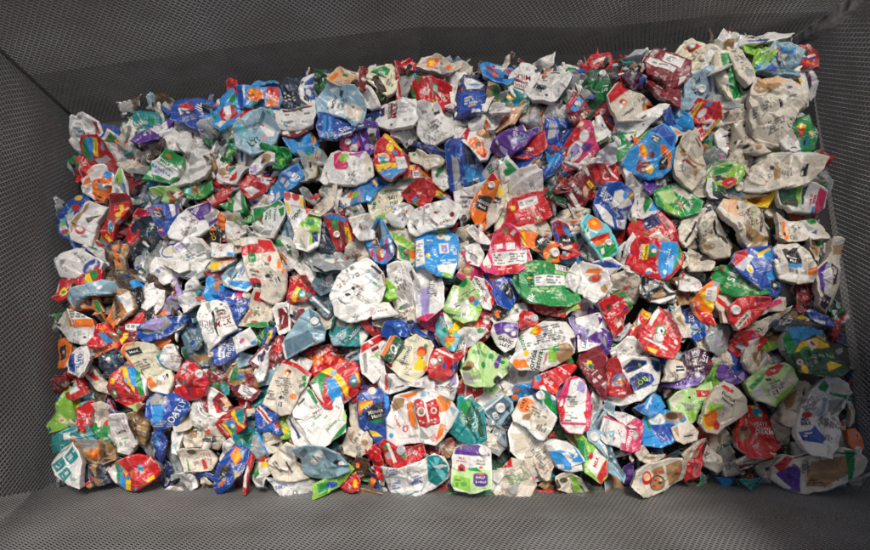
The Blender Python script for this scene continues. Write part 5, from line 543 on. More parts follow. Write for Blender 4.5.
D|dark plum carton with white script and red tag at right|420,245 500,215 580,190 570,60 640,20 720,40 740,90 730,140 690,190 640,240 560,265|p|tW 690,80,56,-20,Si;oR 722,105,10,10;tW 632,40,20,0,N;lW 655,140,12,60,-75;pV 420,240 570,195 690,180 640,240 530,260;pi 500,250 640,230 560,268;pp 600,30 700,40 690,120;z2
C|-|280,330 340,280 370,290 330,340|n|
D|bright blue folded carton with white seam right of lower centre|275,375 330,350 380,285 440,310 455,370 400,400 350,430|c|pB 280,375 330,360 300,400;pW 325,380 388,285 395,290 335,385;z2
J|sky blue carton with white ovals and granola bowl on the right of lower centre|310,540 340,460 390,400 470,390 540,410 560,450 500,500 500,570 420,610 320,600|c|oW 412,445,48,40;lb 412,445,50,50,60;oW 415,525,34,26;lb 415,525,40,30,0;oT 500,430,50,34;oN 495,425,30,22;pG 350,455 365,440 370,500 350,505;pB 360,480 500,470 500,560 420,590;z3
C|tan carton gable with black mark beside the granola bowl carton|495,500 590,440 650,520 640,570 560,590 510,570|w|pk 560,545 620,535 622,545 560,553;pT 500,500 530,485 530,560;z3;x0
M|pale lime milk carton with red badge and grey oval fold on the right|475,330 520,285 600,260 730,220 740,290 700,320 640,440 600,470 540,440 490,390|L|pR 640,268 725,270 720,310 645,312;tW 685,290,30,0,la;pw 478,330 520,285 550,300 500,390;pG 640,340 690,330 680,360;pk 580,315 600,305 605,325;pg 540,340 630,360 620,440;ol 610,420,24,40;z2;x1
J|grey glossy carton with yellow fruit plate and black lettering on the right|640,470 680,340 770,250 830,215 880,240 950,330 960,400 860,470 770,530 690,520|w|oY 710,440,60,70;oO 720,440,52,50;oR 765,480,26,30;ol 700,370,30,24;pR 805,245 830,235 880,270 870,290;tk 835,310,30,-30,Florida;tk 825,340,26,-30,Natural;pw 820,390 950,330 940,400 800,480;lg 780,380,60,30,40;ol 760,370,30,20;z3;x1
C|olive carton standing behind the pale lime one with red badge|700,230 740,140 770,150 760,220 730,230|l|pG 710,220 740,160 740,215
C|tan bent cream carton at the right of the purple script carton|740,90 790,0 830,60 840,120 800,160 760,140|w|pT 750,30 790,50 770,90;x2;z1
C|dark violet and royal blue crumpled film on the right|765,180 800,100 870,50 930,100 950,180 870,220 790,230|V|oB 890,120,50,50;pi 780,210 860,200 820,225;pi 880,190 940,150 920,220;x1;z1
C|red crumpled carton strip between the granola bowl carton and fruit plate carton|620,560 660,500 720,530 690,600 640,620|R|x1
C|-|440,300 480,290 470,390 450,370|N|
@725,350
C|tan folded carton in shade beside the violet film on the lower right|105,70 140,0 200,-10 240,50 220,130 180,130|w|pT 150,20 200,10 200,110;x2;z1
C|grey white cone carton beside the tan folded one in shade|225,90 260,30 310,20 330,60 280,110 240,110|W|x2
M|lime edged grey carton with red badge and worn nutrition label on the lower right|150,200 240,110 340,80 380,110 415,180 370,260 310,335 220,300 175,260|L|pR 245,140 265,110 310,80 335,95 310,140 265,160;tW 290,120,26,40,Ia;pw 255,220 380,140 410,185 320,290;lk 310,210,70,60,28;#300,255,40,40,28;pG 160,220 250,130 240,170 180,240;ok 262,178,16,10;pW 180,260 215,200 290,315 240,310;pl 330,260 400,200 340,330 300,335;z3
M|shaded red carton with large white cream lettering and globe badge on the lower right|50,480 110,360 180,335 300,350 305,460 320,580 230,640 120,640 60,580|R|oY 215,340,36,16;oc 222,372,40,28;oG 222,388,36,14;oW 240,390,16,10;tW 230,445,32,0,HEAVY;tW 240,470,20,-4,WHIPPING;tW 245,492,32,-4,CREAM;pT 60,470 110,440 150,500 130,530 70,550;om 100,470,24,16;pm 300,400 310,400 318,570 300,560;pm 110,360 150,350 140,440;z3
C|long tan white carton side bent beside the shaded cream lettering carton|355,330 410,190 470,190 490,220 440,380 440,440 390,460 350,430|w|lg 430,230,16,60,50;pT 370,300 440,230 420,330 370,360;pg 360,350 430,360 420,380;x1;z2
M|big white carton with red oval, blue block and green corner on the lower right|440,470 470,350 520,240 580,170 660,170 740,210 770,270 750,350 710,400 690,500 640,580 560,640 470,620 430,560|W|pG 545,225 575,180 615,215 600,255 560,240;pG 620,250 760,270 765,295 650,270;lk 520,320,100,90,55;oR 505,390,40,18;tn 500,415,26,0,MILK;tn 500,440,26,0,BEAR;pB 440,490 520,480 545,450 590,530 560,560 445,540;lW 490,505,60,30,4;pb 590,280 620,290 620,370 590,400;lk 640,430,70,110,80;ok 698,300,9,10;oW 698,300,6,7;lk 600,520,50,60,60;pw 620,200 700,200 760,250 650,260;pg 640,300 750,290 740,370 650,390;z4;x2
J|small orange carton with white cap on the far lower right edge|730,480 800,475 820,500 850,590 790,610 735,560|O|pk 790,510 805,505 800,530;lO 760,510,30,10,0;c 797,600,20;z2;x0
C|white scrap with red dot beside the orange far right one|690,470 720,450 735,540 700,560|W|oR 700,440,16,18;x2
C|brown shaded carton fold right of the big blue emblem carton|740,330 775,300 770,400 740,430|w|pT 745,340 770,320 760,400
C|tan sliver of carton between the cream lettering and the bent white side|305,440 340,375 360,450 380,540 340,540|w|x2
@40,415
M|white carton with deep teal printed blocks at the bottom far left corner|55,290 90,220 180,165 220,210 255,290 250,435 180,410 100,360|W|pt 130,250 185,185 235,250 180,300;pt 60,300 120,250 160,300 100,345;pt 110,355 160,310 200,345 160,400;lW 185,240,70,30,42;lW 110,300,50,30,42;lW 155,355,40,20,42;pW 195,350 250,320 245,430 190,410;lt 222,375,40,60,80;pg 70,240 180,170 150,210;z4
D|pale blue carton edge at the bottom far left below the olive lime carton|70,190 90,115 140,130 150,170 80,220|b|lu 100,160,14,50,85
C|brown and red torn carton ribbon with white clip near the bottom left|230,140 330,150 360,210 340,260 310,330 310,420 265,450 260,370 285,280|T|pO 290,230 350,190 350,250 320,270;pN 200,180 240,160 285,290 270,320;pg 240,140 340,145 330,200 290,200;pR 268,360 300,350 305,400 270,430;pW 285,370 310,365 305,400 288,400;x2;z3
C|brown paper carton piece standing near the bottom left|340,180 380,140 430,260 390,275 350,270|T|pN 370,170 400,250 380,260;x2;z1
P|clear dark plastic tub with painted swirls at the bottom left|310,290 350,270 440,270 450,290 400,330 420,400 360,420 320,360|D|pT 340,370 380,390 360,420;pb 330,290 380,280 360,320;pR 330,360 350,380 340,390;x3;z2
M|big round red carton with yellow blue and green stripes on the bottom left edge|395,335 470,275 520,260 600,235 660,250 700,300 700,350 650,410 560,455 490,455 430,410|R|pW 395,335 455,290 470,330 440,420 420,400;pG 450,290 475,275 480,330 465,400 440,415;pc 470,330 500,400 490,455 440,430 460,400;pY 480,300 520,350 540,400 530,458 490,455 505,390;oc 520,376,16,16;oc 480,325,20,10;oc 610,316,18,20;oG 612,318,10,10;lO 555,350,70,20,80;lO 590,370,40,8,60;lO 640,330,60,6,60;pY 640,390 680,355 685,380 655,400;pc 545,440 590,430 570,455;pG 600,420 640,410 620,430;oW 555,250,8,4;z5
C|-|590,130 620,110 680,200 670,245 630,240|y|pD 595,130 640,115 690,200 680,215
D|royal blue shiny carton hanging above the bottom left red striped carton|670,120 740,80 755,160 740,220 700,290 680,230|B|pc 690,120 720,100 700,200;x2;z2
D|navy carton scraps piled at the bottom left next to the red striped round one|700,290 730,260 770,340 770,430 720,440|n|oW 755,400,16,24;ok 755,405,8,10;pW 720,310 735,300 745,380;x3
C|flat white sheet of board lying at the foot of the pile on the bottom left|735,455 780,430 840,430 860,450 800,465|W|x0;z2
C|-|770,240 810,215 840,330 800,360|y
C|white carton slip standing near the bottom left above the flat board|790,110 830,80 850,110 830,220 800,210|W|pb 805,180 830,160 825,220;z1
@180,420
C|grey carton with green line and red tab near the bottom left|0,190 40,170 160,180 200,240 180,300 40,310|w|pG 40,235 48,235 70,305 60,305;pR 118,238 135,235 165,290 145,300;lk 90,260,40,20,20;oN 80,190,24,16;z2;x1
M|white carton end with small round mark at the bottom left|0,320 60,310 90,340 100,400 50,425 10,410|W|ok 27,348,10,14;oW 27,348,6,9;lg 50,400,40,10,10;z2;x1
D|deep blue carton fold by the white end with the round mark|95,335 140,310 200,330 190,360 120,355|B|pb 150,310 170,310 180,340;x2;z1
C|-|90,360 200,360 210,430 110,430|N|x3
J|blue elongated carton with orange fruit picture and black tag at the bottom left|205,385 240,280 280,200 330,150 380,170 410,190 400,250 370,320 300,400 230,450 205,440|B|pO 300,210 330,160 370,180 360,240 330,270;oY 345,215,14,40,-30;pN 230,330 280,260 310,290 260,360;pk 240,330 285,280 305,300 262,352;lW 273,318,30,20,55;pO 230,380 280,350 250,400;pY 330,330 375,300 360,330 330,350;pB 205,385 225,380 225,440;pb 350,180 380,180 370,240;z4;x1
C|white carton curl over the blue elongated one near the bottom left|235,220 260,140 310,110 330,140 290,190 250,260 240,290|W|pg 240,200 280,130 260,210;z3;x1
C|thin red and white carton edge standing at the bottom left|375,440 395,300 420,200 435,220 410,330 390,450|R|pW 380,400 400,270 412,280 395,410;z4;x0
C|grey glossy carton flap with cyan edge near the bottom left|410,200 440,100 470,90 525,200 480,220 430,235|y|pc 450,70 465,65 525,180 522,215;z2
J|red, yellow and neon green crumple near the bottom left|430,260 490,215 530,240 535,310 520,390 480,390 420,330|W|pR 440,250 500,215 530,235 480,260;pY 470,255 530,250 530,285 480,285;pG 420,265 440,260 485,320 470,350 430,320;oL 445,290,14,24,30;pR 420,330 440,345 430,360;pg 450,350 530,330 520,390;z2;x2
M|large cream crushed carton curling at the bottom left of centre|535,250 590,190 650,135 700,160 690,250 740,300 760,350 640,370 560,350 530,310|w|lk 590,280,80,30,-50;pk 635,250 645,245 675,315 665,320;lk 600,310,60,14,-50;pg 640,150 690,160 680,250 650,200;pT 690,250 740,300 720,310;z4;x1
M|white carton belly with small marks at the bottom edge left of centre|540,340 640,365 760,355 805,380 800,440 770,472 680,470 610,450|W|lB 570,365,40,14,0;lB 600,400,40,20,5;lB 640,385,50,14,-5;ok 690,435,14,14;oW 690,435,8,8;ok 775,440,6,14,40;lg 720,400,40,14,0;pg 540,340 700,372 690,385 600,380;z4;x1
D|slate pale blue oat carton with white pill label at the bottom left of centre|685,180 720,165 790,150 870,160 960,200 1000,260 1010,310 960,330 860,360 760,345 720,310 730,240|b|oW 822,225,26,56,-40;tk 815,230,16,-52,WOW;tk 835,225,14,-52,NO;pu 860,170 950,200 960,280 880,230;ob 855,310,24,26;ok 950,250,24,14;oW 970,260,14,16;lu 870,320,100,30,-10;pu 720,200 760,160 780,180 740,230;z5;x2
J|green carton leaf with navy oval under the slate oat carton|800,380 860,360 1000,260 1040,300 980,370 860,450 810,470|l|pG 825,380 900,370 880,440 840,450;oB 910,390,34,20,10;lL 860,430,50,10,30;pG 960,320 1010,290 980,350;z4
C|-|250,440 300,400 370,430 350,450|k
C|-|420,400 540,390 530,450 430,450|N|x3
C|grey cream crumpled carton above the large cream curl|525,90 640,110 650,130 590,160 540,190 520,150|w|pk 540,150 600,130 590,160;x2
@310,425
J|red scrunched film with gold dab at the bottom left of centre|180,370 240,310 270,285 300,340 290,390 220,410|R|oY 272,350,14,24;pR 200,360 230,330 220,400;x2;z3
C|tan board edge lying along the foot of the pile left of centre|150,400 290,380 370,395 440,405 330,425 200,425|T|x1;z2
P|dark brown shiny bottle base in the hollow left of the deep red carton|260,240 300,205 345,220 350,280 300,300|N|oO 285,245,10,18;x2;z1
J|bright red carton panel standing left of the deep red curl near the bottom|345,165 390,130 425,150 440,230 435,330 400,320 380,240|R|lW 410,250,14,80,80;pR 345,165 390,140 400,200;z2
M|deep red curled carton with grey holes over the white blue print carton at the bottom|425,110 450,85 520,130 600,130 675,115 690,170 640,220 560,260 490,250 455,220|R|oG 455,130,12,16;og 468,183,18,20;oG 560,183,14,16;lW 640,150,60,30,60;lW 600,230,60,8,40;pW 460,110 475,105 520,220 500,230;z5;c 548,150,24,s
M|white carton with dense blue print and teal crumpled end on the bottom edge of centre|440,240 540,260 690,200 740,170 800,190 830,260 820,320 750,380 640,440 560,462 480,410 455,330|W|pt 700,180 770,175 830,240 825,310 760,370 710,340;pA 740,190 780,190 760,250;pA 710,200 820,290 800,340;pW 735,245 790,230 830,240 770,260;lB 640,330,80,60,16;lB 500,280,70,40,10;lg 620,260,120,40,10;lB 510,370,80,50,10;lB 660,400,80,14,10;tB 640,340,30,16,Milk;pt 500,400 560,430 640,400 560,460;z5;x2
C|red crumpled board with white print on the bottom edge right of the teal end|640,450 740,400 820,360 840,410 760,430 690,450|R|pW 700,430 740,410 735,425;x2;z2
J|long green carton strip lying along the bottom edge of the pile at centre|665,450 760,425 900,400 1060,400 1080,430 960,460 760,465|G|pW 780,420 830,415 835,450 790,455;pR 790,430 810,425 815,445;pg 850,415 960,400 960,420 860,435;z4;x0
C|-|200,180 260,170 260,260 220,250|k
C|-|350,290 440,330 430,390 360,390|n|x3
C|wooden brown board edge right of the teal crumpled end near the bottom|780,150 850,120 860,160 800,205|T|z1
@440,420
M|cream carton with purple gable top, green meadow and round cap, bottom edge|75,230 95,170 140,150 230,148 300,180 305,300 300,400 180,435 90,420 70,380|W|pV 85,205 95,170 140,150 230,148 290,178 300,215 200,215;pL 75,290 150,300 200,285 300,300 300,400 180,435 70,400;pG 160,290 220,285 250,310 180,305;pl 75,330 180,350 180,430 70,400;tR 132,230,14,-6,MILK;tR 130,248,12,-6,ORGANIC;pR 108,308 108,280 130,262 152,280 152,310;pk 120,308 120,285 140,285 140,308;tk 245,245,14,-6,Organic;tk 245,264,14,-6,VALLEY;pV 200,325 220,315 270,315 285,330 282,380 260,395 215,395 198,375;tW 242,342,20,0,HALF;tW 242,368,16,0,& HALF;oR 245,284,12,7;oO 242,322,24,5;pV 180,150 195,148 205,210 190,215;lG 130,385,70,24,4;lk 270,402,40,6,0;pT 95,170 140,140 230,145 140,152;lk 115,362,50,6,0;z5;x0;c 262,185,28
C|lime green carton edge at the foot of the purple topped carton|75,470 170,430 315,420 310,460 200,480|G|pd 200,440 310,430 310,440;z4;x0
C|large pale grey crumpled carton with red corner right of the purple topped carton|300,310 380,290 430,230 480,240 540,300 580,390 540,460 420,465 350,460 310,420|w|pR 320,245 425,220 435,280 370,290;lW 380,255,70,24,-8;lG 470,350,120,80,20;pW 310,320 375,310 370,430 320,420;pg 380,420 480,380 450,465;oP 562,350,6,12,40;pG 300,260 350,300 310,305;z4;x2
C|cream crumpled carton with printed ingredients near the bottom centre|490,225 590,140 660,160 680,260 650,350 580,370 540,290|w|lk 600,200,70,100,40;lk 620,280,60,40,-30;pg 540,290 600,330 580,370;x2;z3
M|blue and white striped crushed carton with white end near the bottom centre|640,150 700,120 760,140 800,180 850,250 850,300 790,310 720,290 670,210|W|pc 650,190 720,180 800,200 790,300 720,300;pW 730,200 760,190 850,290 810,290;lg 800,240,50,20,-55;pW 690,270 740,265 745,290 700,292;oW 715,150,50,24;z4;x1
C|curled white carton with brown hollow and lime edge on the bottom edge|690,340 760,310 840,350 900,430 860,460 760,430 700,410|w|pN 640,370 700,350 720,400 680,420;pl 770,330 800,330 860,410 840,430;oN 740,360,30,16;z3;x2
C|brown torn carton lying left of the curled white one on the bottom edge|590,390 650,350 720,370 740,430 650,425|T|pN 640,370 700,360 690,400;x3;z2
C|flat red carton board at the bottom edge of the pile|565,425 640,420 740,435 735,460 640,455|R|z3;x0
D|navy dark carton in the gap below the blue striped one|680,300 800,310 840,350 760,320 690,330|D
@575,415
M|lime green folded carton with white milk label and red tip near the bottom|0,110 40,120 130,190 190,260 180,350 130,400 60,340 50,250|l|pG 0,150 60,150 90,260 50,300;pN 10,230 40,220 50,290;pW 75,300 130,200 190,260 115,370;tR 130,280,26,62,MILK;oR 98,245,16,22;pR 115,370 190,260 185,350 150,375 130,420;z4;x1
D|slate blue long oat carton leaning near the bottom right of centre|70,100 120,92 180,110 230,200 300,350 280,400 200,340 190,260 130,190 80,160|b|pW 160,190 210,180 235,250 200,260;tk 205,250,22,-62,WOW;pu 150,110 180,110 300,350 280,380 200,230;lk 215,250,60,14,-60;z3;x1;c 112,132,27
C|-|190,360 260,350 280,440 190,450|T|pb 150,410 210,390 220,420 180,440;pO 220,365 260,365 270,395;x2
P|dark curled carton foot with lime lining on the bottom right of centre|-20,380 20,390 70,470 160,455 130,485 40,490 0,460|l|pd 0,400 30,400 60,470;x2;z2
C|-|50,350 120,370 130,420 60,440|k|x3
M|magenta carton with white lettering and grey emblem near the bottom right of centre|300,100 330,60 380,20 420,50 400,130 380,200 340,220 300,210 260,200|P|tW 330,130,26,72,HONEY;tW 310,180,20,72,BUTTER;og 362,120,16,28;pP 260,200 300,200 310,270 270,250;z3
D|dark blue and white carton with blue lettering at the right of the bottom row|770,260 790,180 870,250 900,330 860,360 790,310|w|tn 790,235,30,50,AL;pn 770,300 860,350 860,400 790,390;lk 850,280,30,30,-50;z2;x1
C|-|300,330 340,310 340,380 310,390|V
C|white carton rims curled below the sky blue oval carton near the bottom right|360,230 400,180 450,240 560,235 540,260 440,290 390,270|w|pT 400,250 500,250 450,270;z2;x1
M|cream granola carton with red badge and brown stained side on the bottom right|325,420 350,330 430,290 560,260 640,262 690,290 700,350 690,400 560,450 480,480 400,487 350,450|w|pT 540,300 640,270 670,330 660,400 580,430;pT 450,330 520,300 540,350 480,370;oR 420,375,34,42;oK 420,368,24,24;oN 495,408,54,48;oT 495,410,46,40;oR 480,390,12,10;oO 500,430,12,9;oN 510,405,14,10;oK 515,390,10,8;oR 470,425,10,8;pb 365,370 385,365 385,400 370,400;lR 520,340,100,20,10;lR 630,350,60,20,-60;lg 360,440,30,20,60;z5;x1
C|red carton gable pointing up behind the stained cream granola carton|640,262 690,290 740,200 765,165 760,260 740,360 680,400|R|pm 690,300 740,290 730,370;z3
C|-|640,430 800,390 830,390 720,430|R|pT 700,420 830,380 830,395
C|tan carton sheet with dirty print right of the sky blue oval carton|640,230 740,160 770,150 740,220 690,290 660,260|w|lg 700,220,60,20,40;x1;z1
@710,415
C|-|0,110 60,100 130,150 90,240 30,240|w|pT 30,120 60,110 90,220;lk 70,200,20,60,80;x2
M|shaded grey carton base with worn print on the bottom row at right|80,240 120,200 150,280 200,340 140,350 90,350|g|lk 110,300,60,30,80;x2;z1
C|cream folded carton wedge beneath the red cream lettering carton on the bottom right|150,280 260,220 370,230 360,260 260,310 200,330|w|pT 160,290 360,235 300,270;pm 150,300 180,330 370,270 360,240 290,290;lg 270,250,60,10,15;z4;x2
C|tan carton with small grey squares on the bottom right row|280,310 400,235 445,255 430,330 430,390 330,370|w|pk 340,320 360,310 370,330 350,340;lk 400,260,30,30,40;pT 380,300 430,280 420,320;x1;z2
C|teal and green plastic lid edge under the bottom right row|170,390 280,390 330,440 320,465 240,440|t|pG 260,400 320,450 300,455;x2;z1
C|-|60,380 170,390 230,440 120,420|c|x2
M|big dirty cream carton with faded table and purple end in bottom right corner|430,310 480,240 540,250 640,210 760,195 840,230 880,270 870,340 780,410 700,450 600,475 540,460 440,390|w|pR 430,310 480,245 520,260 470,350;pV 450,360 520,290 560,340 570,470 520,460;pW 435,375 450,360 530,445 520,455;lk 600,320,70,60,10;lk 690,330,80,130,8;pT 620,280 800,230 820,330 690,430 590,430;pG 760,205 810,210 825,380 800,390;pk 520,255 650,215 820,225 820,232 650,225 525,265;lk 640,400,100,30,5;lk 800,260,40,40,0;pW 690,450 760,400 830,390 760,420;z5;x1
C|white carton sliver above the dirty cream table carton on the bottom right|540,170 620,180 720,190 620,205 540,245|W|pk 560,190 620,185 570,220;z1
C|-|380,100 430,150 500,220 470,240 400,180|N
"""
import bpy, math, random
import numpy as np
from mathutils import Vector, Matrix

SC = bpy.context.scene
COL = SC.collection
rng = np.random.default_rng(11)
random.seed(5)

# ---------------------------------------------------------------- camera frame
F, CX, CY = 677.0, 435.0, 275.0
TILT = math.radians(12.0)
H = 1.84
S = H / math.cos(TILT) / F            # metres per photo pixel on the pile
ST, CT = math.sin(TILT), math.cos(TILT)

def at(u, v, z=0.0):
    """photo pixel -> world point on the horizontal plane at height z (metres)"""
    u = np.asarray(u, float); v = np.asarray(v, float)
    a = (u - CX) / F; b = (CY - v) / F
    dz = -CT + b * ST
    t = (z - H) / dz
    return a * t, (ST + b * CT) * t, np.full(np.shape(t), 0.0) + z

def P3(u, v, z):
    x, y, zz = at(u, v, z)
    return np.array([float(x), float(y), float(z)])

cam = bpy.data.cameras.new('camera'); co = bpy.data.objects.new('camera', cam); COL.objects.link(co)
co.location = (0, 0, H); co.rotation_euler = (TILT, 0, 0)
cam.sensor_width = 36; cam.lens = 36 * F / 870
cam.clip_start = 0.02; cam.clip_end = 200
cam.dof.use_dof = True; cam.dof.focus_distance = H / CT; cam.dof.aperture_fstop = 16
SC.camera = co

# ---------------------------------------------------------------- light
SUN_EL, SUN_AZ = math.radians(69), math.radians(80)   # azimuth measured from +x towards +y
w = bpy.data.worlds.new('World'); SC.world = w; w.use_nodes = True
nt = w.node_tree; bg = nt.nodes['Background']
sky = nt.nodes.new('ShaderNodeTexSky'); sky.sky_type = 'NISHITA'; sky.sun_disc = False
sky.sun_elevation = SUN_EL; sky.sun_rotation = math.radians(90) - SUN_AZ
sky.air_density = 1.0; sky.dust_density = 6.0; sky.ozone_density = 0.6
nt.links.new(sky.outputs[0], bg.inputs[0]); bg.inputs[1].default_value = 0.074
sl = bpy.data.lights.new('sun', 'SUN'); sl.energy = 2.5; sl.angle = math.radians(15); sl.color = (1.0, 0.98, 0.95)
so = bpy.data.objects.new('sun', sl); COL.objects.link(so)
d = Vector((math.cos(SUN_EL) * math.cos(SUN_AZ), math.cos(SUN_EL) * math.sin(SUN_AZ), math.sin(SUN_EL)))
so.rotation_euler = d.to_track_quat('Z', 'Y').to_euler(); so.location = d * 6
SC.view_settings.view_transform = 'Standard'; SC.view_settings.look = 'None'
SC.view_settings.exposure = EXPO; SC.view_settings.gamma = 1

# ---------------------------------------------------------------- materials
def lin(c):
    c = np.asarray(c, float)
    return np.where(c <= 0.04045, c / 12.92, ((c + 0.055) / 1.055) ** 2.4)

def carton_mat(name, rough, dirt, bump, spec=0.5, alpha=1.0, coat=0.0):
    m = bpy.data.materials.new(name); m.use_nodes = True
    t = m.node_tree; N = t.nodes; L = t.links
    b = N['Principled BSDF']
    at_ = N.new('ShaderNodeAttribute'); at_.attribute_name = 'print'
    tc = N.new('ShaderNodeNewGeometry')
    n1 = N.new('ShaderNodeTexNoise'); n1.inputs['Scale'].default_value = 38; n1.inputs['Detail'].default_value = 6; n1.inputs['Roughness'].default_value = 0.65
    L.new(tc.outputs['Position'], n1.inputs['Vector'])
    r1 = N.new('ShaderNodeValToRGB'); r1.color_ramp.elements[0].position = 0.50; r1.color_ramp.elements[1].position = 0.72
    r1.color_ramp.elements[0].color = (0, 0, 0, 1); r1.color_ramp.elements[1].color = (1, 1, 1, 1)
    L.new(n1.outputs[0], r1.inputs[0])
    mu = N.new('ShaderNodeMath'); mu.operation = 'MULTIPLY'; mu.inputs[1].default_value = dirt
    L.new(r1.outputs[0], mu.inputs[0])
    mx = N.new('ShaderNodeMix'); mx.data_type = 'RGBA'
    L.new(mu.outputs[0], mx.inputs[0]); L.new(at_.outputs['Color'], mx.inputs[6]); mx.inputs[7].default_value = (0.13, 0.10, 0.07, 1)
    L.new(mx.outputs[2], b.inputs['Base Color'])
    n2 = N.new('ShaderNodeTexNoise'); n2.inputs['Scale'].default_value = 210; n2.inputs['Detail'].default_value = 3
    L.new(tc.outputs['Position'], n2.inputs['Vector'])
    v = N.new('ShaderNodeTexVoronoi'); v.inputs['Scale'].default_value = 75; v.feature = 'F1'
    L.new(tc.outputs['Position'], v.inputs['Vector'])
    ad = N.new('ShaderNodeMath'); ad.operation = 'ADD'
    L.new(n2.outputs[0], ad.inputs[0]); L.new(v.outputs['Distance'], ad.inputs[1])
    bp = N.new('ShaderNodeBump'); bp.inputs['Strength'].default_value = bump; bp.inputs['Distance'].default_value = 0.004
    L.new(ad.outputs[0], bp.inputs['Height']); L.new(bp.outputs[0], b.inputs['Normal'])
    rr = N.new('ShaderNodeMapRange'); rr.inputs[3].default_value = rough - 0.1; rr.inputs[4].default_value = rough + 0.2
    L.new(n1.outputs[0], rr.inputs[0]); L.new(rr.outputs[0], b.inputs['Roughness'])
    b.inputs['Specular IOR Level'].default_value = spec
    b.inputs['Coat Weight'].default_value = coat; b.inputs['Coat Roughness'].default_value = 0.2
    return m

MAT = {'M': carton_mat('coated_board', 0.34, 0.28, 0.30, coat=0.15),
       'J': carton_mat('glossy_board', 0.27, 0.18, 0.28, coat=0.4),
       'D': carton_mat('satin_board', 0.30, 0.22, 0.28, coat=0.25),
       'C': carton_mat('worn_board', 0.42, 0.55, 0.38),
       'B': carton_mat('crushed_plastic', 0.20, 0.2, 0.25, coat=0.3),
       'P': carton_mat('crinkled_film', 0.18, 0.2, 0.35, coat=0.3)}
SCRAP = carton_mat('board_scraps', 0.5, 0.65, 0.3)

def solid(name, c, rough=0.5, metal=0.0, noise=0.0, nscale=20, bump=0.0, c2=None):
    m = bpy.data.materials.new(name); m.use_nodes = True
    t = m.node_tree; N = t.nodes; L = t.links; b = N['Principled BSDF']
    g = N.new('ShaderNodeNewGeometry'); n = N.new('ShaderNodeTexNoise')
    n.inputs['Scale'].default_value = nscale; n.inputs['Detail'].default_value = 5
    L.new(g.outputs['Position'], n.inputs['Vector'])
    r = N.new('ShaderNodeValToRGB'); r.color_ramp.elements[0].position = 0.35; r.color_ramp.elements[1].position = 0.68
    c2 = c2 or tuple(x * (1 - noise) for x in c)
    r.color_ramp.elements[0].color = (*c, 1); r.color_ramp.elements[1].color = (*c2, 1)
    L.new(n.outputs[0], r.inputs[0]); L.new(r.outputs[0], b.inputs['Base Color'])
    b.inputs['Roughness'].default_value = rough; b.inputs['Metallic'].default_value = metal
    if bump:
        bp = N.new('ShaderNodeBump'); bp.inputs['Strength'].default_value = bump; bp.inputs['Distance'].default_value = 0.002
        L.new(n.outputs[0], bp.inputs['Height']); L.new(bp.outputs[0], b.inputs['Normal'])
    return m

PAL = {k: np.array([int(h[i:i + 2], 16) for i in (0, 2, 4)]) / 255 for k, h in {
    'W': 'e4e1da', 'w': 'd3c9b6', 'g': '989894', 'b': '8fafbc', 'u': '4f6b7a', 'B': '1b4a9f', 'n': '1b2a5e', 'c': '2a8fd0',
    'R': 'c2181f', 'm': '7a1822', 'P': 'cc2f62', 'O': 'ee7412', 'Y': 'f2c614', 'G': '168840', 'd': '17492f', 'l': '8abf3e',
    't': '128282', 'V': '562c88', 'p': '482040', 'k': '1b1b1e', 'T': 'a07c52', 'N': '493528', 'A': '66bfc6', 's': 'b4b6b8',
    'L': 'b4d68c', 'K': 'e0b288', 'e': 'e2dabc', 'i': 'a292c4', 'y': '8f9696', 'D': '2a3848'}.items()}
LPAL = {k: lin(v) for k, v in PAL.items()}

# ---------------------------------------------------------------- mesh helpers
def mesh_obj(name, V, faces, mats, parent=None, colors=None, smooth=True, mi=None):
    """V (n,3); faces: list of int arrays (n,3) or (n,4)"""
    me = bpy.data.meshes.new(name)
    V = np.asarray(V, np.float32)
    faces = [f for f in faces if len(f)]
    nl = sum(f.size for f in faces); npoly = sum(len(f) for f in faces)
    me.vertices.add(len(V)); me.vertices.foreach_set('co', V.ravel())
    me.loops.add(nl); me.polygons.add(npoly)
    me.loops.foreach_set('vertex_index', np.concatenate([f.ravel() for f in faces]).astype(np.int32))
    tot = np.concatenate([np.full(len(f), f.shape[1], np.int32) for f in faces])
    st = np.concatenate([[0], np.cumsum(tot)[:-1]]).astype(np.int32)
    me.polygons.foreach_set('loop_start', st); me.polygons.foreach_set('loop_total', tot)
    me.polygons.foreach_set('use_smooth', np.full(npoly, smooth, bool))
    if mi is not None: me.polygons.foreach_set('material_index', np.asarray(mi, np.int32))
    me.update(calc_edges=True)
    if colors is not None:
        a = me.color_attributes.new('print', 'FLOAT_COLOR', 'POINT')
        c4 = np.ones((len(V), 4), np.float32); c4[:, :3] = colors
        a.data.foreach_set('color', c4.ravel())
    for m in (mats if isinstance(mats, (list, tuple)) else [mats]): me.materials.append(m)
    o = bpy.data.objects.new(name, me); COL.objects.link(o)
    if parent: o.parent = parent
    return o

def sdf(pts, poly):
    """signed distance (+ inside) and nearest boundary point"""
    a = poly; b = np.roll(poly, -1, 0); e = b - a
    p = pts[:, None, :] - a[None]
    t = np.clip((p * e).sum(2) / np.maximum((e * e).sum(1), 1e-9), 0, 1)
    q = a + t[..., None] * e
    dd = ((pts[:, None, :] - q) ** 2).sum(2)
    k = dd.argmin(1); r = np.arange(len(pts))
    dist = np.sqrt(dd[r, k]); near = q[r, k]
    y = pts[:, 1][:, None]; x = pts[:, 0][:, None]
    c = ((a[:, 1] > y) != (b[:, 1] > y)) & (x < (b[:, 0] - a[:, 0]) * (y - a[:, 1]) / np.where(abs(b[:, 1] - a[:, 1]) < 1e-9, 1e-9, b[:, 1] - a[:, 1]) + a[:, 0])
    ins = c.sum(1) % 2 == 1
    return np.where(ins, dist, -dist), near

def inpoly(pts, poly):
    return sdf(pts, poly)[0] > 0

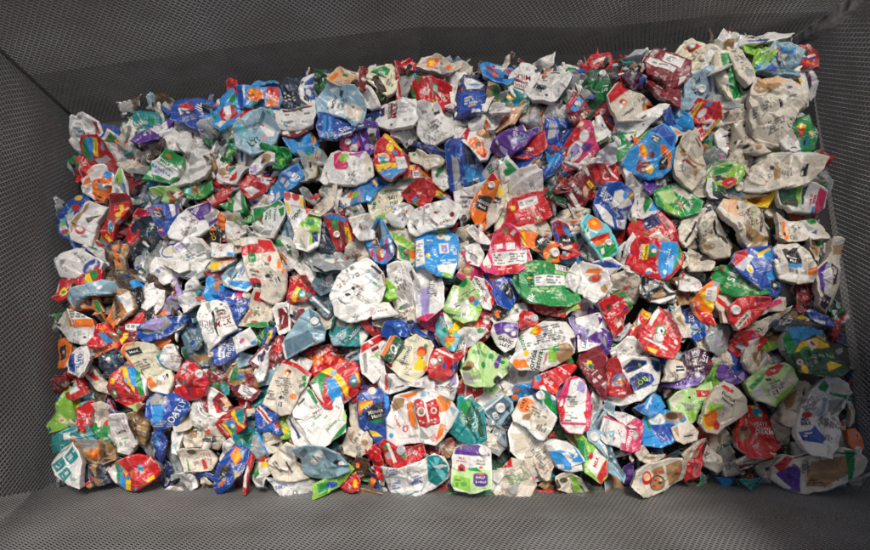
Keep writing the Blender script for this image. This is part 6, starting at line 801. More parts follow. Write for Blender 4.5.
def roughen(poly, rs, amp=1.0):
    """torn, dented outline: midpoint displacement with hard corners"""
    p = poly
    for lev in range(3):
        q = np.roll(p, -1, 0); e = q - p; L = np.hypot(e[:, 0], e[:, 1]); out = []
        for k in range(len(p)):
            out.append(p[k])
            if L[k] > 5.5:
                n = np.array([-e[k, 1], e[k, 0]]) / L[k]
                out.append(p[k] + e[k] * rs.uniform(0.32, 0.68) + n * np.clip(rs.normal(0, 0.028), -.06, .06) * L[k] * amp)
        p = np.array(out)
    return p

def area(p):
    x, y = p[:, 0], p[:, 1]
    return 0.5 * abs(np.dot(x, np.roll(y, -1)) - np.dot(y, np.roll(x, -1)))

OUT = np.array([(66, 112), (180, 92), (300, 72), (420, 52), (590, 50), (720, 30), (812, 38), (832, 200), (852, 330), (872, 490), (430, 506), (44, 492), (50, 300)], float)
def pile(x, y):
    h = 5.0 * np.sin(x * 0.021 + 1.1) * np.cos(y * 0.027 + 0.4) + 3.5 * np.sin(x * 0.047 - y * 0.031) + 2.5 * np.cos(x * 0.033 + y * 0.058 + 2)
    dd = sdf(np.stack([np.ravel(x), np.ravel(y)], 1).astype(float), OUT)[0].reshape(np.shape(x))
    e = np.clip(1 - dd / 42, 0, 1)
    return h - 13 * e ** 1.6

# ---------------------------------------------------------------- lettering
TXT = {}
def glyphs(s):
    if s not in TXT:
        cu = bpy.data.curves.new('t', 'FONT'); cu.body = s; cu.size = 1; cu.align_x = 'CENTER'; cu.align_y = 'CENTER'
        cu.offset = 0.018; cu.resolution_u = 3; cu.space_character = 1.04
        ob = bpy.data.objects.new('t', cu); COL.objects.link(ob)
        dg = bpy.context.evaluated_depsgraph_get()
        me = ob.evaluated_get(dg).to_mesh(); me.calc_loop_triangles()
        V = np.array([v.co[:2] for v in me.vertices]).reshape(-1, 2)
        T = np.array([t.vertices[:] for t in me.loop_triangles], np.int64).reshape(-1, 3)
        if len(V):
            hgt = 0.72; V = (V - (V.max(0) + V.min(0)) / 2) / hgt
        bpy.data.objects.remove(ob); bpy.data.curves.remove(cu)
        TXT[s] = (V, T)
    return TXT[s]

# ---------------------------------------------------------------- a crushed carton
def folds(rs, c, R, n, amp):
    out = []
    for _ in range(n):
        th = rs.uniform(0, math.pi)
        p = c + rs.normal(0, 0.42, 2) * R
        out.append((p, np.array([math.cos(th), math.sin(th)]), rs.uniform(4, 11) * (0.6 + R / 45), rs.choice([-1, 1], p=[.45, .55]) * rs.uniform(0.5, 1.0) * amp,
                    rs.uniform(0.5, 1.3) * R))
    return out

class Surf:
    def __init__(s, rs, poly, level, zoff, toward=None):
        s.poly = poly; s.c = poly.mean(0); A = area(poly); s.R = R = math.sqrt(A / math.pi)
        k = {0: 0.3, 1: 0.8, 2: 1.25, 3: 1.7}[level]; s.k = k
        s.zoff = zoff
        s.tilt = rs.normal(0, 0.15, 2) * (1.5 if level >= 3 else 1.0 if level else 0.6)
        # crumpled board: difference of two fans of planes, flat panels that meet in straight creases
        def fan(n, sl):
            th = rs.uniform(0, 2 * math.pi) + np.arange(n) * 2 * math.pi / n + rs.normal(0, 0.5, n)
            g = np.stack([np.cos(th), np.sin(th)], 1) * (np.abs(rs.normal(0.75, 0.4, (n, 1)))) * sl
            o = s.c + rs.normal(0, 0.48, (n, 2)) * R
            return g, (g * o).sum(1)
        sl = (0.24 + 0.28 * k) * min(1.0, 12 / (R + 3) + 0.2)
        n = int(3 + 2 * k + R / 9)
        s.fans = [(fan(n, sl), 1), (fan(n, sl), -1)]
        if level >= 1: s.fans += [(fan(n + 2, sl * 0.7), 1), (fan(n + 2, sl * 0.7), -1)]
        s.f = folds(rs, s.c, R, int(2 + 2.5 * k + R / 12), 0.5 + 0.9 * k)
        # panels bent over near the rim, the first one can become a part of its own
        s.bends = []
        nb = int(rs.integers(1, 4)) if R > 7 else 1
        a0 = rs.uniform(0, 2 * math.pi) if toward is None else math.atan2(*(np.array(toward) - s.c)[::-1])
        for i in range(nb):
            a = a0 + i * 2 * math.pi / nb + (rs.normal(0, 0.45) if i else 0)
            n = np.array([math.cos(a), math.sin(a)]); ext = ((poly - s.c) @ n).max()
            fr = rs.uniform(0.42, 0.7)
            if i == 0 and toward is not None:
                fr = max(0.15, min(0.6, ((np.array(toward) - s.c) @ n - rs.uniform(4, 7)) / max(ext, 1)))
            sl_ = rs.choice([-1, 1], p=[.5, .5]) * rs.uniform(0.25, 0.75) * (0.5 + 0.4 * k)
            if i == 0 and toward is not None: sl_ = rs.uniform(-0.3, 0.25)
            s.bends.append((n, fr * ext, sl_))
        ns = int(max(4, A / (60 if level >= 2 else 110)))
        lo, hi = poly.min(0) - 6, poly.max(0) + 6
        s.site = rs.uniform(lo, hi, (ns, 2)); s.sg = rs.normal(0, {0: 0.03, 1: 0.10, 2: 0.22, 3: 0.34}[level], (ns, 2)); s.sa = 0.5 * k
        th = rs.uniform(0, math.pi); an = rs.uniform(1.0, 1.9)
        s.M = np.array([[math.cos(th), math.sin(th)], [-math.sin(th) * an, math.cos(th) * an]])
        s.ph = rs.uniform(0, 6, 4)
        s.curl = rs.uniform(0.2, 1.0) * (0.7 + 0.5 * k); s.bend = rs.uniform(-0.3, 0.7)
        s.p0 = float(pile(s.c[0], s.c[1])); e = 6
        s.g = np.array([float(pile(s.c[0] + e, s.c[1]) - pile(s.c[0] - e, s.c[1])), float(pile(s.c[0], s.c[1] + e) - pile(s.c[0], s.c[1] - e))]) / (2 * e) * 0.7
        s.off = 0.0
        gx, gy = np.meshgrid(np.linspace(lo[0], hi[0], 14), np.linspace(lo[1], hi[1], 14))
        gp = np.stack([gx.ravel(), gy.ravel()], 1); gp = gp[sdf(gp, poly)[0] > 0]
        if len(gp): s.off = float(s.h(gp)[0].mean()) - s.p0 - zoff
    def h(s, p, dist=None):
        if dist is None: dist = sdf(p, s.poly)[0]
        q = p - s.c
        z = s.p0 + s.zoff - s.off + q @ (s.tilt + s.g)
        an = np.arctan2(q[:, 1], q[:, 0])
        t = np.clip(dist / 5.5, 0, 1)
        z = z + (np.sin(an * 2 + s.ph[0]) + 0.6 * np.sin(an * 3 + s.ph[1]) + s.bend) * s.curl * (1 - t) ** 1.5
        z = z - 1.0 * (1 - np.clip(dist / 1.4, 0, 1)) ** 2
        wp = p + np.stack([np.sin(p[:, 1] * 0.16 + s.ph[0]), np.sin(p[:, 0] * 0.14 + s.ph[1])], 1) * 0.6 * s.k
        wear = np.zeros(len(p))
        for (g, o), sg in s.fans:
            v = wp @ g.T - o
            v.sort(axis=1); z = z + sg * v[:, -1]
            gap = (v[:, -1] - v[:, -2])
            wear = np.maximum(wear, np.clip(1 - gap / 0.22, 0, 1) * (0.75 if sg < 0 else 0.3))
        for (o, n, lam, a, ln) in s.f:
            r = wp - o; sd = r @ n; al = r @ np.array([-n[1], n[0]])
            m = np.clip(1.4 - np.abs(al) / ln, 0, 1)
            z = z + a * np.clip(1 - np.abs(sd) / (lam * 0.8), 0, 1) * m
            wear = np.maximum(wear, np.clip(1 - np.abs(sd) / 0.7, 0, 1) * m * (a > 0))
        for n, d0, sl_ in s.bends:
            sd = (q + (wp - p) * 0.5) @ n - d0
            z = z + sl_ * np.maximum(sd, 0); wear = np.maximum(wear, np.clip(1 - np.abs(sd) / 0.8, 0, 1) * 0.9)
        wq = wp @ s.M.T; ws = s.site @ s.M.T
        D = np.sqrt(((wq[:, None] - ws[None]) ** 2).sum(2)); D2 = np.sort(D, axis=1)
        z = z + s.sa * 0.06 * np.minimum(D2[:, 1] - D2[:, 0], 7)
        near = D.argmin(1); fl_ = np.clip((D2[:, 1] - D2[:, 0]) / 2.6, 0, 1)
        z = z + (s.sg[near] * (wp - s.site[near])).sum(1) * fl_
        wear = np.maximum(wear, np.clip(1 - (D2[:, 1] - D2[:, 0]) / 0.5, 0, 1) * 0.35 * min(1, s.k))
        z = z + 0.16 * s.k * np.sin(p[:, 0] * 0.55 + s.ph[2]) * np.sin(p[:, 1] * 0.47 + s.ph[3])
        return z, wear

def nums(s): return [float(x) for x in s.split(',')]
def rot(p, c, ang):
    a = math.radians(ang); q = p - c
    return np.stack([q[:, 0] * math.cos(a) - q[:, 1] * math.sin(a), q[:, 0] * math.sin(a) + q[:, 1] * math.cos(a)], 1)

def paint(P, base, ops, fx, rs, auto=None, auto_poly=None):
    C = np.tile(LPAL[base], (len(P), 1))
    C *= rs.uniform(0.92, 1.06)
    if auto:
        A = area(auto_poly); lum = LPAL[base].mean(); ink = ['g', 'k', 'u', 'g', 'm'] if lum > 0.3 else ['W', 'e', 'k', 'W']
        for _ in range(int(A / 170) + 1):
            c = auto_poly.mean(0) + rs.normal(0, 0.5, 2) * math.sqrt(A) * 0.6; an = auto + rs.choice([0, 90, 0])
            q = rot(P, c, an); W2, H2 = rs.uniform(2.5, 8), rs.uniform(0.6, 4.5)
            n = max(1, int(2 * H2 / 1.9)); pitch = 2 * H2 / n
            ins = (np.abs(q[:, 0]) < W2) & (np.abs(q[:, 1]) < H2); fr = ((q[:, 1] + H2) / pitch) % 1
            row = np.clip(((q[:, 1] + H2) / pitch).astype(int), 0, n - 1); ends = rs.uniform(-0.2, 1.0, n) * W2
            on = ins & (np.abs(fr - .5) < .34) & (q[:, 0] < ends[row]) & (np.sin(q[:, 0] * 1.6 + row * 2.1) + np.sin(q[:, 0] * 0.9 + row) > -1.0)
            st = rs.uniform(0.25, 0.6); C[on] = C[on] * (1 - st) + LPAL[rs.choice(ink)] * st
        for _ in range(rs.poisson(A / 1500)):
            c = auto_poly.mean(0) + rs.normal(0, 0.5, 2) * math.sqrt(A) * 0.6; q = rot(P, c, auto)
            r1, r2 = rs.uniform(0.7, 1.9, 2); on = (np.abs(q[:, 0]) < r1) & (np.abs(q[:, 1]) < r2)
            C[on] = C[on] * 0.25 + LPAL[rs.choice(list('RBGOkWYctV'))] * 0.75
    for o in ops:
        k = o[0]
        if k == 'p':
            pts = o[3:] if o[2] == ' ' else o[2:]
            pl = fx(np.array([nums(q) for q in pts.split()]))
            m = np.clip(sdf(P, pl)[0] / 0.7 + 0.5, 0, 1)[:, None]
            C = C * (1 - m) + LPAL[o[1]] * m
        elif k == 'o':
            v = nums(o[2:]); c = fx(np.array([[v[0], v[1]]]))[0]
            q = rot(P, c, v[4] if len(v) > 4 else 0) / (np.array(v[2:4]) / 6)
            r = np.sqrt((q ** 2).sum(1)); m = np.clip((1 - r) * min(v[2], v[3]) / 6 / 0.8 + 0.5, 0, 1)[:, None]
            C = C * (1 - m) + LPAL[o[1]] * m
        elif k in 'l#':
            v = nums(o[2:] if k == 'l' else o[1:]); c = fx(np.array([[v[0], v[1]]]))[0]
            q = rot(P, c, v[4] if len(v) > 4 else 0); W2, H2 = v[2] / 12, v[3] / 12
            ins = (np.abs(q[:, 0]) < W2) & (np.abs(q[:, 1]) < H2)
            if k == 'l':
                n = max(1, int(2 * H2 / 2.1)); pitch = 2 * H2 / n
                row = np.clip(((q[:, 1] + H2) / pitch).astype(int), 0, n - 1); fr = ((q[:, 1] + H2) / pitch) % 1
                ends = rs.uniform(0.3, 1.0, n) * 2 * W2; ph = rs.uniform(0, 9, n)
                word = np.sin((q[:, 0] + ph[row] * 3) * 1.15) + np.sin((q[:, 0] + ph[row] * 7) * 0.6) > -0.9
                on = ins & word & (np.abs(fr - 0.5) < (0.36 if n > 1 else 0.5)) & (q[:, 0] + W2 < ends[row] + W2 * 0.4)
                C[on] = C[on] * 0.3 + LPAL[o[1]] * 0.7
            else:
                C[ins] = LPAL['W']; bar = np.sin(q[:, 0] * 3.1 + np.sin(q[:, 0] * 1.3) * 2) > 0.05
                on = ins & bar & (np.abs(q[:, 1]) < H2 * 0.82) & (np.abs(q[:, 0]) < W2 * 0.86); C[on] = LPAL['k']
    return C

G = 0.65
def grid_patch(poly, g=G):
    lo, hi = poly.min(0) - g, poly.max(0) + g
    nx, ny = int((hi[0] - lo[0]) / g) + 2, int((hi[1] - lo[1]) / g) + 2
    X, Y = np.meshgrid(lo[0] + np.arange(nx) * g, lo[1] + np.arange(ny) * g)
    P = np.stack([X.ravel(), Y.ravel()], 1)
    dist, near = sdf(P, poly)
    keep = dist > -0.5 * g
    snap = keep & (dist < 0.5 * g); P[snap] = near[snap]; dist[snap] = 0
    K = keep.reshape(ny, nx); idx = np.arange(nx * ny).reshape(ny, nx)
    a, b, c, d_ = idx[:-1, :-1], idx[:-1, 1:], idx[1:, 1:], idx[1:, :-1]
    ka, kb, kc, kd = K[:-1, :-1], K[:-1, 1:], K[1:, 1:], K[1:, :-1]
    n = ka.astype(int) + kb + kc + kd
    quads = np.stack([a, d_, c, b], -1)[n == 4]
    tris = []
    for miss, tri in ((ka, (b, d_, c)), (kb, (a, d_, c)), (kc, (a, d_, b)), (kd, (a, c, b))):
        m = (n == 3) & ~miss; tris.append(np.stack(tri, -1)[m])
    tris = np.concatenate(tris)
    used = np.unique(np.concatenate([quads.ravel(), tris.ravel()]))
    mp = np.full(nx * ny, -1); mp[used] = np.arange(len(used))
    return P[used], dist[used], mp[quads], mp[tris]

def border(quads, tris):
    E = []
    if len(quads): E += [quads[:, [i, (i + 1) % 4]] for i in range(4)]
    if len(tris): E += [tris[:, [i, (i + 1) % 3]] for i in range(3)]
    E = np.concatenate(E); n = E.max() + 1
    key = np.sort(E, 1); kk = key[:, 0] * n + key[:, 1]
    _, inv, cnt = np.unique(kk, return_inverse=True, return_counts=True)
    return E[cnt[inv] == 1]

def build_patch(rs, poly, base, ops, fx, level, zoff, depth=16, g=G, texts=True, worn=0.15, toward=None):
    """returns V(world), C, faces, surface"""
    s = Surf(rs, poly, level, zoff, toward)
    P, dist, Q, T = grid_patch(poly, g)
    if len(Q) + len(T) < 4: return None
    z, wear = s.h(P, dist)
    C = paint(P, base, [o for o in ops if o[0] in 'pol#'], fx, rs, rs.uniform(1, 360) if texts else None, poly)
    wv = (wear * worn)[:, None]; C = C * (1 - wv) + np.array([0.62, 0.60, 0.56]) * wv
    a = np.arctan2(P[:, 1] - s.c[1], P[:, 0] - s.c[0]); edge = (dist < 0.5) & (np.sin(a * 3 + s.ph[0]) + np.sin(a * 7 + s.ph[1]) > 0.55)
    C[edge] = C[edge] * 0.35 + np.array([0.6, 0.57, 0.52]) * 0.65
    E = border(Q, T)
    used = np.unique(E); nb = len(used); n0 = len(P)
    mp = {}; m2 = np.full(n0, -1); m2[used] = np.arange(nb)
    inw = s.c - P[used]; inw /= np.maximum(np.hypot(inw[:, 0], inw[:, 1])[:, None], 1e-6)
    dep = depth + min(8, s.R * 0.3)
    P1 = P[used] + inw * 0.1; z1 = z[used] - 1.2
    P2 = P[used] + inw * 1.8; z2 = np.minimum(z[used] - dep * 0.5, z[used] - 3); 
    A = np.concatenate([P, P1, P2]); Z = np.concatenate([z, z1, z2])
    C = np.concatenate([C, C[used], C[used] * 0.9 + LPAL['w'] * 0.1])
    i, j = E[:, 0], E[:, 1]
    f1 = np.stack([j, i, n0 + m2[i], n0 + m2[j]], -1); f2 = np.stack([n0 + m2[j], n0 + m2[i], n0 + nb + m2[i], n0 + nb + m2[j]], -1)
    quads = np.concatenate([Q, f1, f2]); tris = [T]
    off = len(A)
    if texts:
        for o in ops:
            if o[0] != 't': continue
            x, y, hh, ang, body = o[2:].strip().split(',', 4)
            gv, gt = glyphs(body)
            if not len(gv): continue
            c = fx(np.array([[float(x), float(y)]]))[0]; an = math.radians(float(ang)); k = float(hh) / 6 * 0.82
            px = c[0] + (gv[:, 0] * math.cos(an) - gv[:, 1] * math.sin(an)) * k
            py = c[1] - (gv[:, 0] * math.sin(an) + gv[:, 1] * math.cos(an)) * k
            tp = np.stack([px, py], 1); d2, _ = sdf(tp, poly)
            ok = (d2[gt] > 0.4).all(1)
            if not ok.any(): continue
            tz, _ = s.h(tp, d2)
            A = np.concatenate([A, tp]); Z = np.concatenate([Z, tz + 0.38]); C = np.concatenate([C, np.tile(LPAL[o[1]], (len(tp), 1))])
            tris.append(gt[ok] + off); off += len(tp)
    n_, d_, _ = s.bends[0]; s.side = (A - s.c) @ n_ - d_
    bz = (s.p0 + zoff) * S
    x, y, _ = at(A[:, 0], A[:, 1], bz)
    return np.stack([x, y, Z * S], 1), C, [quads, np.concatenate(tris)], s

def cap_mesh(s, c, r, colr, parent, mat):
    """ridged screw cap standing on the board at photo point c"""
    p = np.array([c, c + [1, 0], c + [0, 1]]); z, _ = s.h(p)
    bx, by, _ = at(c[0], c[1], (s.p0 + s.zoff) * S)
    n = Vector((-(z[1] - z[0]), (z[2] - z[0]), 1.0)); n = Vector((max(-.5, min(.5, n.x)), max(-.5, min(.5, n.y)), 1)).normalized()
    R = r * S * 0.92; hgt = min(R * 0.75, 0.011)
    seg = 36; rings = [(1.12, -0.006), (1.12, 0.0012), (0.98, 0.0014), (0.98, hgt * 0.85), (0.90, hgt), (0.72, hgt), (0.68, hgt - 0.0007), (0.0, hgt - 0.0007)]
    V = []; 
    for k, (q, zz) in enumerate(rings):
        for i in range(seg):
            a = 2 * math.pi * i / seg; rad = R * q * (1 + (0.03 if (i % 2 and k in (2, 3)) else 0))
            V.append((rad * math.cos(a), rad * math.sin(a), zz))
    V = np.array(V); Fq = []
    for k in range(len(rings) - 1):
        for i in range(seg):
            j = (i + 1) % seg; Fq.append((k * seg + i, k * seg + j, (k + 1) * seg + j, (k + 1) * seg + i))
    rotm = np.array(n.to_track_quat('Z', 'Y').to_matrix())
    V = V @ rotm.T + np.array([float(bx), float(by), (z[0] + 0.3) * S])
    o = mesh_obj('screw_cap', V - np.array(parent.location), [np.array(Fq)], mat, parent)
    return o

CAPM = {}
def cap_mat(k):
    if k not in CAPM: CAPM[k] = solid('cap_plastic_' + k, tuple(LPAL[k] * 0.95), 0.35, 0.0, 0.12, 60)
    return CAPM[k]

KIND = {'M': ('milk_carton', 'milk carton', 'milk cartons crushed together in the bin'),
        'J': ('juice_carton', 'juice carton', 'juice cartons crushed together in the bin'),
        'D': ('drink_carton', 'drink carton', 'plant drink cartons crushed together in the bin'),
        'C': ('carton_piece', 'carton piece', 'torn and folded carton pieces in the bin'),
        'B': ('plastic_bottle', 'bottle', 'crushed bottles among the cartons'),
        'P': ('plastic_film', 'plastic film', 'crumpled film packs among the cartons')}

scrapV, scrapC, scrapQ, scrapT = [], [], [], []; scrap_n = 0
def add_scrap(res):
    global scrap_n
    V, C, (q, t), _ = res
    scrapV.append(V); scrapC.append(C); scrapQ.append(q + scrap_n); scrapT.append(t + scrap_n); scrap_n += len(V)

org = (0, 0)
rows = []
for line in DATA.strip().split('\n'):
    line = line.strip()
    if not line: continue
    if line[0] == '@': org = tuple(nums(line[1:])); continue
    rows.append((org, line))
for n, (org, line) in enumerate(rows):
    rs = np.random.default_rng(1000 + n)
    f = line.split('|')
    kind, label, pts, base = f[:4]; ops = [o for o in (f[4].split(';') if len(f) > 4 else []) if o.strip()]
    ops = [o.strip() for o in ops]
    fx = lambda a, o=org: np.asarray(a) / 6.0 + np.array(o)
    poly = fx(np.array([nums(q) for q in pts.split()]))
    zz = [int(o[1:]) for o in ops if o[0] == 'z']; zl = zz[0] if zz else 0
    xx = [int(o[1:]) for o in ops if o[0] == 'x']; lv = xx[0] if xx else 1
    c = poly.mean(0); grow = 6.0 if zl <= 0 else 3.4 if zl == 1 else 1.2
    q = poly - c; poly = c + q * (1 + grow / np.maximum(np.hypot(q[:, 0], q[:, 1]), 1)[:, None])
    poly = roughen(poly, rs)
    zoff = zl * 5.6 + rs.uniform(0, 4) - 5
    if label == '-':
        r = build_patch(rs, poly, base, ops, fx, max(lv, 2), zoff - 6, g=1.1, texts=False)
        if r: add_scrap(r)
        continue
    caps = [o[2:].split(',') for o in ops if o[0] == 'c' and o[1] == ' ']
    tw = fx(np.array([[float(caps[0][0]), float(caps[0][1])]]))[0] if caps else None
    r = build_patch(rs, poly, base, ops, fx, lv, zoff, toward=tw)
    if not r: continue
    V, C, faces, s = r
    nm, cat, grp = KIND[kind]
    lx, ly, _ = at(s.c[0], s.c[1], (s.p0 + zoff) * S)
    loc = np.array([float(lx), float(ly), float(V[:, 2].min())])
    fl = [s.side[f_].mean(1) > 0 for f_ in faces]
    share = fl[0].mean()
    def cut(keep):
        fs = [f_[k_] for f_, k_ in zip(faces, keep)]
        used = np.unique(np.concatenate([f_.ravel() for f_ in fs])); mp = np.full(len(V), -1); mp[used] = np.arange(len(used))
        return V[used] - loc, [mp[f_] for f_ in fs], C[used]
    def joined(keep):
        lab = np.arange(len(V))
        fs = [f_[k_] for f_, k_ in zip(faces, keep)]
        body = [fs[0], fs[1][(fs[1] < ntri).all(1)]]
        for _ in range(400):
            old = lab.copy()
            for f_ in body:
                if len(f_):
                    m_ = lab[f_].min(1)
                    for c_ in range(f_.shape[1]): np.minimum.at(lab, f_[:, c_], m_)
            lab = lab[lab]
            if (lab == old).all(): break
        used = np.unique(np.concatenate([f_.ravel() for f_ in body]))
        return len(np.unique(lab[used])) == 1
    ntri = faces[0].max() + 1
    split = s.R > 8.5 and 0.07 < share < 0.5 and kind != 'P' and joined(fl) and joined([~k_ for k_ in fl])
    if split:
        o = bpy.data.objects.new(nm, None); COL.objects.link(o); o.empty_display_size = 0.01
        v_, f_, c_ = cut([~k_ for k_ in fl]); mesh_obj('body', v_, f_, MAT[kind], o, c_)
        v_, f_, c_ = cut(fl)
        mesh_obj('gable_top' if caps else 'neck' if kind == 'B' else 'end_flap' if kind != 'C' else 'folded_flap', v_, f_, MAT[kind], o, c_)
    else:
        o = mesh_obj(nm, V - loc, faces, MAT[kind], None, C)
    o.location = loc; o['label'] = label; o['category'] = cat; o['group'] = grp
    for v in caps:
        cc = fx(np.array([[float(v[0]), float(v[1])]]))[0]
        cap_mesh(s, cc, float(v[2]) / 6, v[3] if len(v) > 3 else 'W', o, cap_mat(v[3] if len(v) > 3 else 'W'))

# ---------------------------------------------------------------- loose scraps filling the depth of the pile
rs = np.random.default_rng(77)
keys = list('WWWwwgyTNkknBRmGdtuDbOssyy')
lo, hi = OUT.min(0), OUT.max(0)
ident = lambda a: np.asarray(a)
pts = rs.uniform(lo, hi, (2200, 2)); pts = pts[sdf(pts, OUT)[0] > 6][:1150]
for p in pts:
    m = rs.integers(5, 8); R = rs.uniform(8, 19); st = rs.uniform(0.45, 1.0); th = rs.uniform(0, 3.14)
    a = np.sort(rs.uniform(0, 2 * math.pi, m)); r = rs.uniform(0.6, 1.1, m) * R
    q = np.stack([np.cos(a) * r, np.sin(a) * r * st], 1)
    poly = q @ np.array([[math.cos(th), math.sin(th)], [-math.sin(th), math.cos(th)]]) + p
    if area(poly) < 40: continue
    k1, k2 = rs.choice(keys), rs.choice(keys); u = rs.normal(0, 1, 2); u /= np.hypot(*u); v = np.array([-u[1], u[0]]); e = p + u * rs.uniform(-4, 4)
    half = np.array([e - v * 60, e + v * 60, e + v * 60 + u * 60, e - v * 60 + u * 60])
    op = 'p' + k2 + ' ' + ' '.join('%.2f,%.2f' % tuple(w_) for w_ in half)
    r = build_patch(rs, roughen(poly, rs), k1, [op], ident, 3, rs.uniform(-26, -9), depth=6, g=1.9, texts=False)
    if r: add_scrap(r)
for _ in range(950):
    p = rs.uniform(lo, hi)
    if sdf(p[None], OUT)[0][0] < 8: continue
    L_, W_ = rs.uniform(5, 15), rs.uniform(1.6, 4.5); th = rs.uniform(0, 3.14)
    q = np.array([(-L_, -W_ * .4), (-L_ * .2, -W_), (L_, -W_ * rs.uniform(.2, .9)), (L_ * rs.uniform(.6, 1), W_ * .6), (-L_ * .3, W_), (-L_ * .9, W_ * .5)])
    poly = q @ np.array([[math.cos(th), math.sin(th)], [-math.sin(th), math.cos(th)]]) + p
    k1, k2 = rs.choice(keys), rs.choice(keys); u = np.array([math.cos(th + 1), math.sin(th + 1)]); v = np.array([-u[1], u[0]]); e = p + u * rs.uniform(-3, 3)
    half = np.array([e - v * 60, e + v * 60, e + v * 60 + u * 60, e - v * 60 + u * 60])
    op = 'p' + k2 + ' ' + ' '.join('%.2f,%.2f' % tuple(w_) for w_ in half)
    r = build_patch(rs, roughen(poly, rs), k1, [op], ident, 3, rs.uniform(-12, 0.5), depth=5, g=1.2, texts=False)
    if r: add_scrap(r)
o = mesh_obj('carton_scraps', np.concatenate(scrapV), [np.concatenate(scrapQ), np.concatenate(scrapT)], SCRAP, None, np.concatenate(scrapC))
o['kind'] = 'stuff'; o['label'] = 'loose carton scraps showing in the gaps between the crushed cartons'; o['category'] = 'scraps'

# ---------------------------------------------------------------- the mesh bin
def strands(p00, p10, p01, p11, ca, cb, wdt, thk, bulge=None, dents=0, seed=0):
    """expanded metal between four corners (00-10 lower edge, 01-11 upper edge): twisted strands with real section"""
    p00, p10, p01, p11 = map(np.array, (p00, p10, p01, p11))
    wa = (np.linalg.norm(p10 - p00) + np.linalg.norm(p11 - p01)) / 2; hb = (np.linalg.norm(p01 - p00) + np.linalg.norm(p11 - p10)) / 2
    na, nb = max(2, int(wa / ca)), max(2, int(hb / cb))
    def pos(a, b):
        a = (a / na)[:, None]; b = (b / nb)[:, None]
        return (p00 * (1 - a) + p10 * a) * (1 - b) + (p01 * (1 - a) + p11 * a) * b
    nrm = np.cross(p10 - p00, p01 - p00); nrm /= np.linalg.norm(nrm)
    r_ = np.random.default_rng(seed); ph = r_.uniform(0, 6, 6)
    def wob(P, a, b):
        k = 0.0014 * np.sin(a * 0.09 + ph[0]) * np.sin(b * 0.16 + ph[1]) + 0.0008 * np.sin(a * 0.21 + ph[2] + b * 0.1) + dents * 0.004 * np.sin(a * 0.05 + ph[3]) * np.cos(b * 0.11 + ph[4])
        return P + nrm * (k * np.sin(math.pi * np.clip(b / nb, 0, 1)))[:, None]
    I, J = np.meshgrid(np.arange(na), np.arange(nb)); I = I.ravel().astype(float); J = J.ravel().astype(float)
    seg = []
    for (a0, b0, a1, b1) in ((0, 0, .5, .5), (.5, .5, 1, 0), (0, 1, .5, .5), (.5, .5, 1, 1)):
        seg.append((I + a0, J + b0, I + a1, J + b1))
    A0, B0, A1, B1 = [np.concatenate([s_[k] for s_ in seg]) for k in range(4)]
    Pa, Pb = wob(pos(A0, B0), A0, B0), wob(pos(A1, B1), A1, B1)
    dr = Pb - Pa; ln = np.linalg.norm(dr, axis=1, keepdims=True); dr = dr / np.maximum(ln, 1e-9)
    side = np.cross(np.broadcast_to(nrm, dr.shape), dr); side /= np.maximum(np.linalg.norm(side, axis=1, keepdims=True), 1e-9)
    tw = 0.6
    sA = side * math.cos(tw) + nrm * math.sin(tw); nA = nrm * math.cos(tw) - side * math.sin(tw)
    Pa = Pa - dr * wdt * 0.3; Pb = Pb + dr * wdt * 0.3
    V = []
    for P_ in (Pa, Pb):
        for (u_, v_) in ((-1, -1), (1, -1), (1, 1), (-1, 1)):
            V.append(P_ + sA * wdt / 2 * u_ + nA * thk / 2 * v_)
    V = np.stack(V, 1); n = len(V)
    base = (np.arange(n) * 8)[:, None]
    F_ = np.concatenate([base + np.array([[i, (i + 1) % 4, 4 + (i + 1) % 4, 4 + i]]) for i in range(4)])
    return V.reshape(-1, 3), F_

def beam(name, a, b, up, wx, wy, mat, parent):
    """square tube from a to b with small bevels"""
    a, b, up = map(lambda q: np.array(q, float), (a, b, up))
    dr = (b - a) / np.linalg.norm(b - a); sx = np.cross(dr, up); sx /= np.linalg.norm(sx); sy = np.cross(sx, dr)
    k = 0.82; prof = [(-1, -k), (-k, -1), (k, -1), (1, -k), (1, k), (k, 1), (-k, 1), (-1, k)]
    V = np.array([P_ + sx * wx / 2 * u_ + sy * wy / 2 * v_ for P_ in (a, b) for u_, v_ in prof])
    F_ = np.array([(i, (i + 1) % 8, 8 + (i + 1) % 8, 8 + i) for i in range(8)])
    caps = np.array([(0, 1, 2, 3), (0, 3, 4, 7), (4, 5, 6, 7), (8, 9, 10, 11), (8, 11, 12, 15), (12, 13, 14, 15)])
    return mesh_obj(name, V, [np.concatenate([F_, caps])], mat, parent, smooth=False)

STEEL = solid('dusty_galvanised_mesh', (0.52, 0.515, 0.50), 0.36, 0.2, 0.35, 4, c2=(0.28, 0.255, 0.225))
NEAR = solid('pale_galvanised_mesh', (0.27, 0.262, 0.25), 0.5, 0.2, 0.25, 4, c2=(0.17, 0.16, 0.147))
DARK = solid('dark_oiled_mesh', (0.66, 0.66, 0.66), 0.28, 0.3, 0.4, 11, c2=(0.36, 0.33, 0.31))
FRAME = solid('grey_painted_frame', (0.62, 0.60, 0.57), 0.5, 0.0, 0.4, 25, bump=0.2, c2=(0.09, 0.08, 0.07))
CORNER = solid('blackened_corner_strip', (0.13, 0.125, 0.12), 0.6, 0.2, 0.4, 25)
FLOORM = solid('dark_steel_floor', (0.05, 0.047, 0.043), 0.6, 0.2, 0.4, 12, bump=0.2)

bin_ = bpy.data.objects.new('mesh_bin', None); COL.objects.link(bin_)
bin_['label'] = 'grey expanded metal mesh bin holding the whole heap of crushed cartons'; bin_['category'] = 'bin'

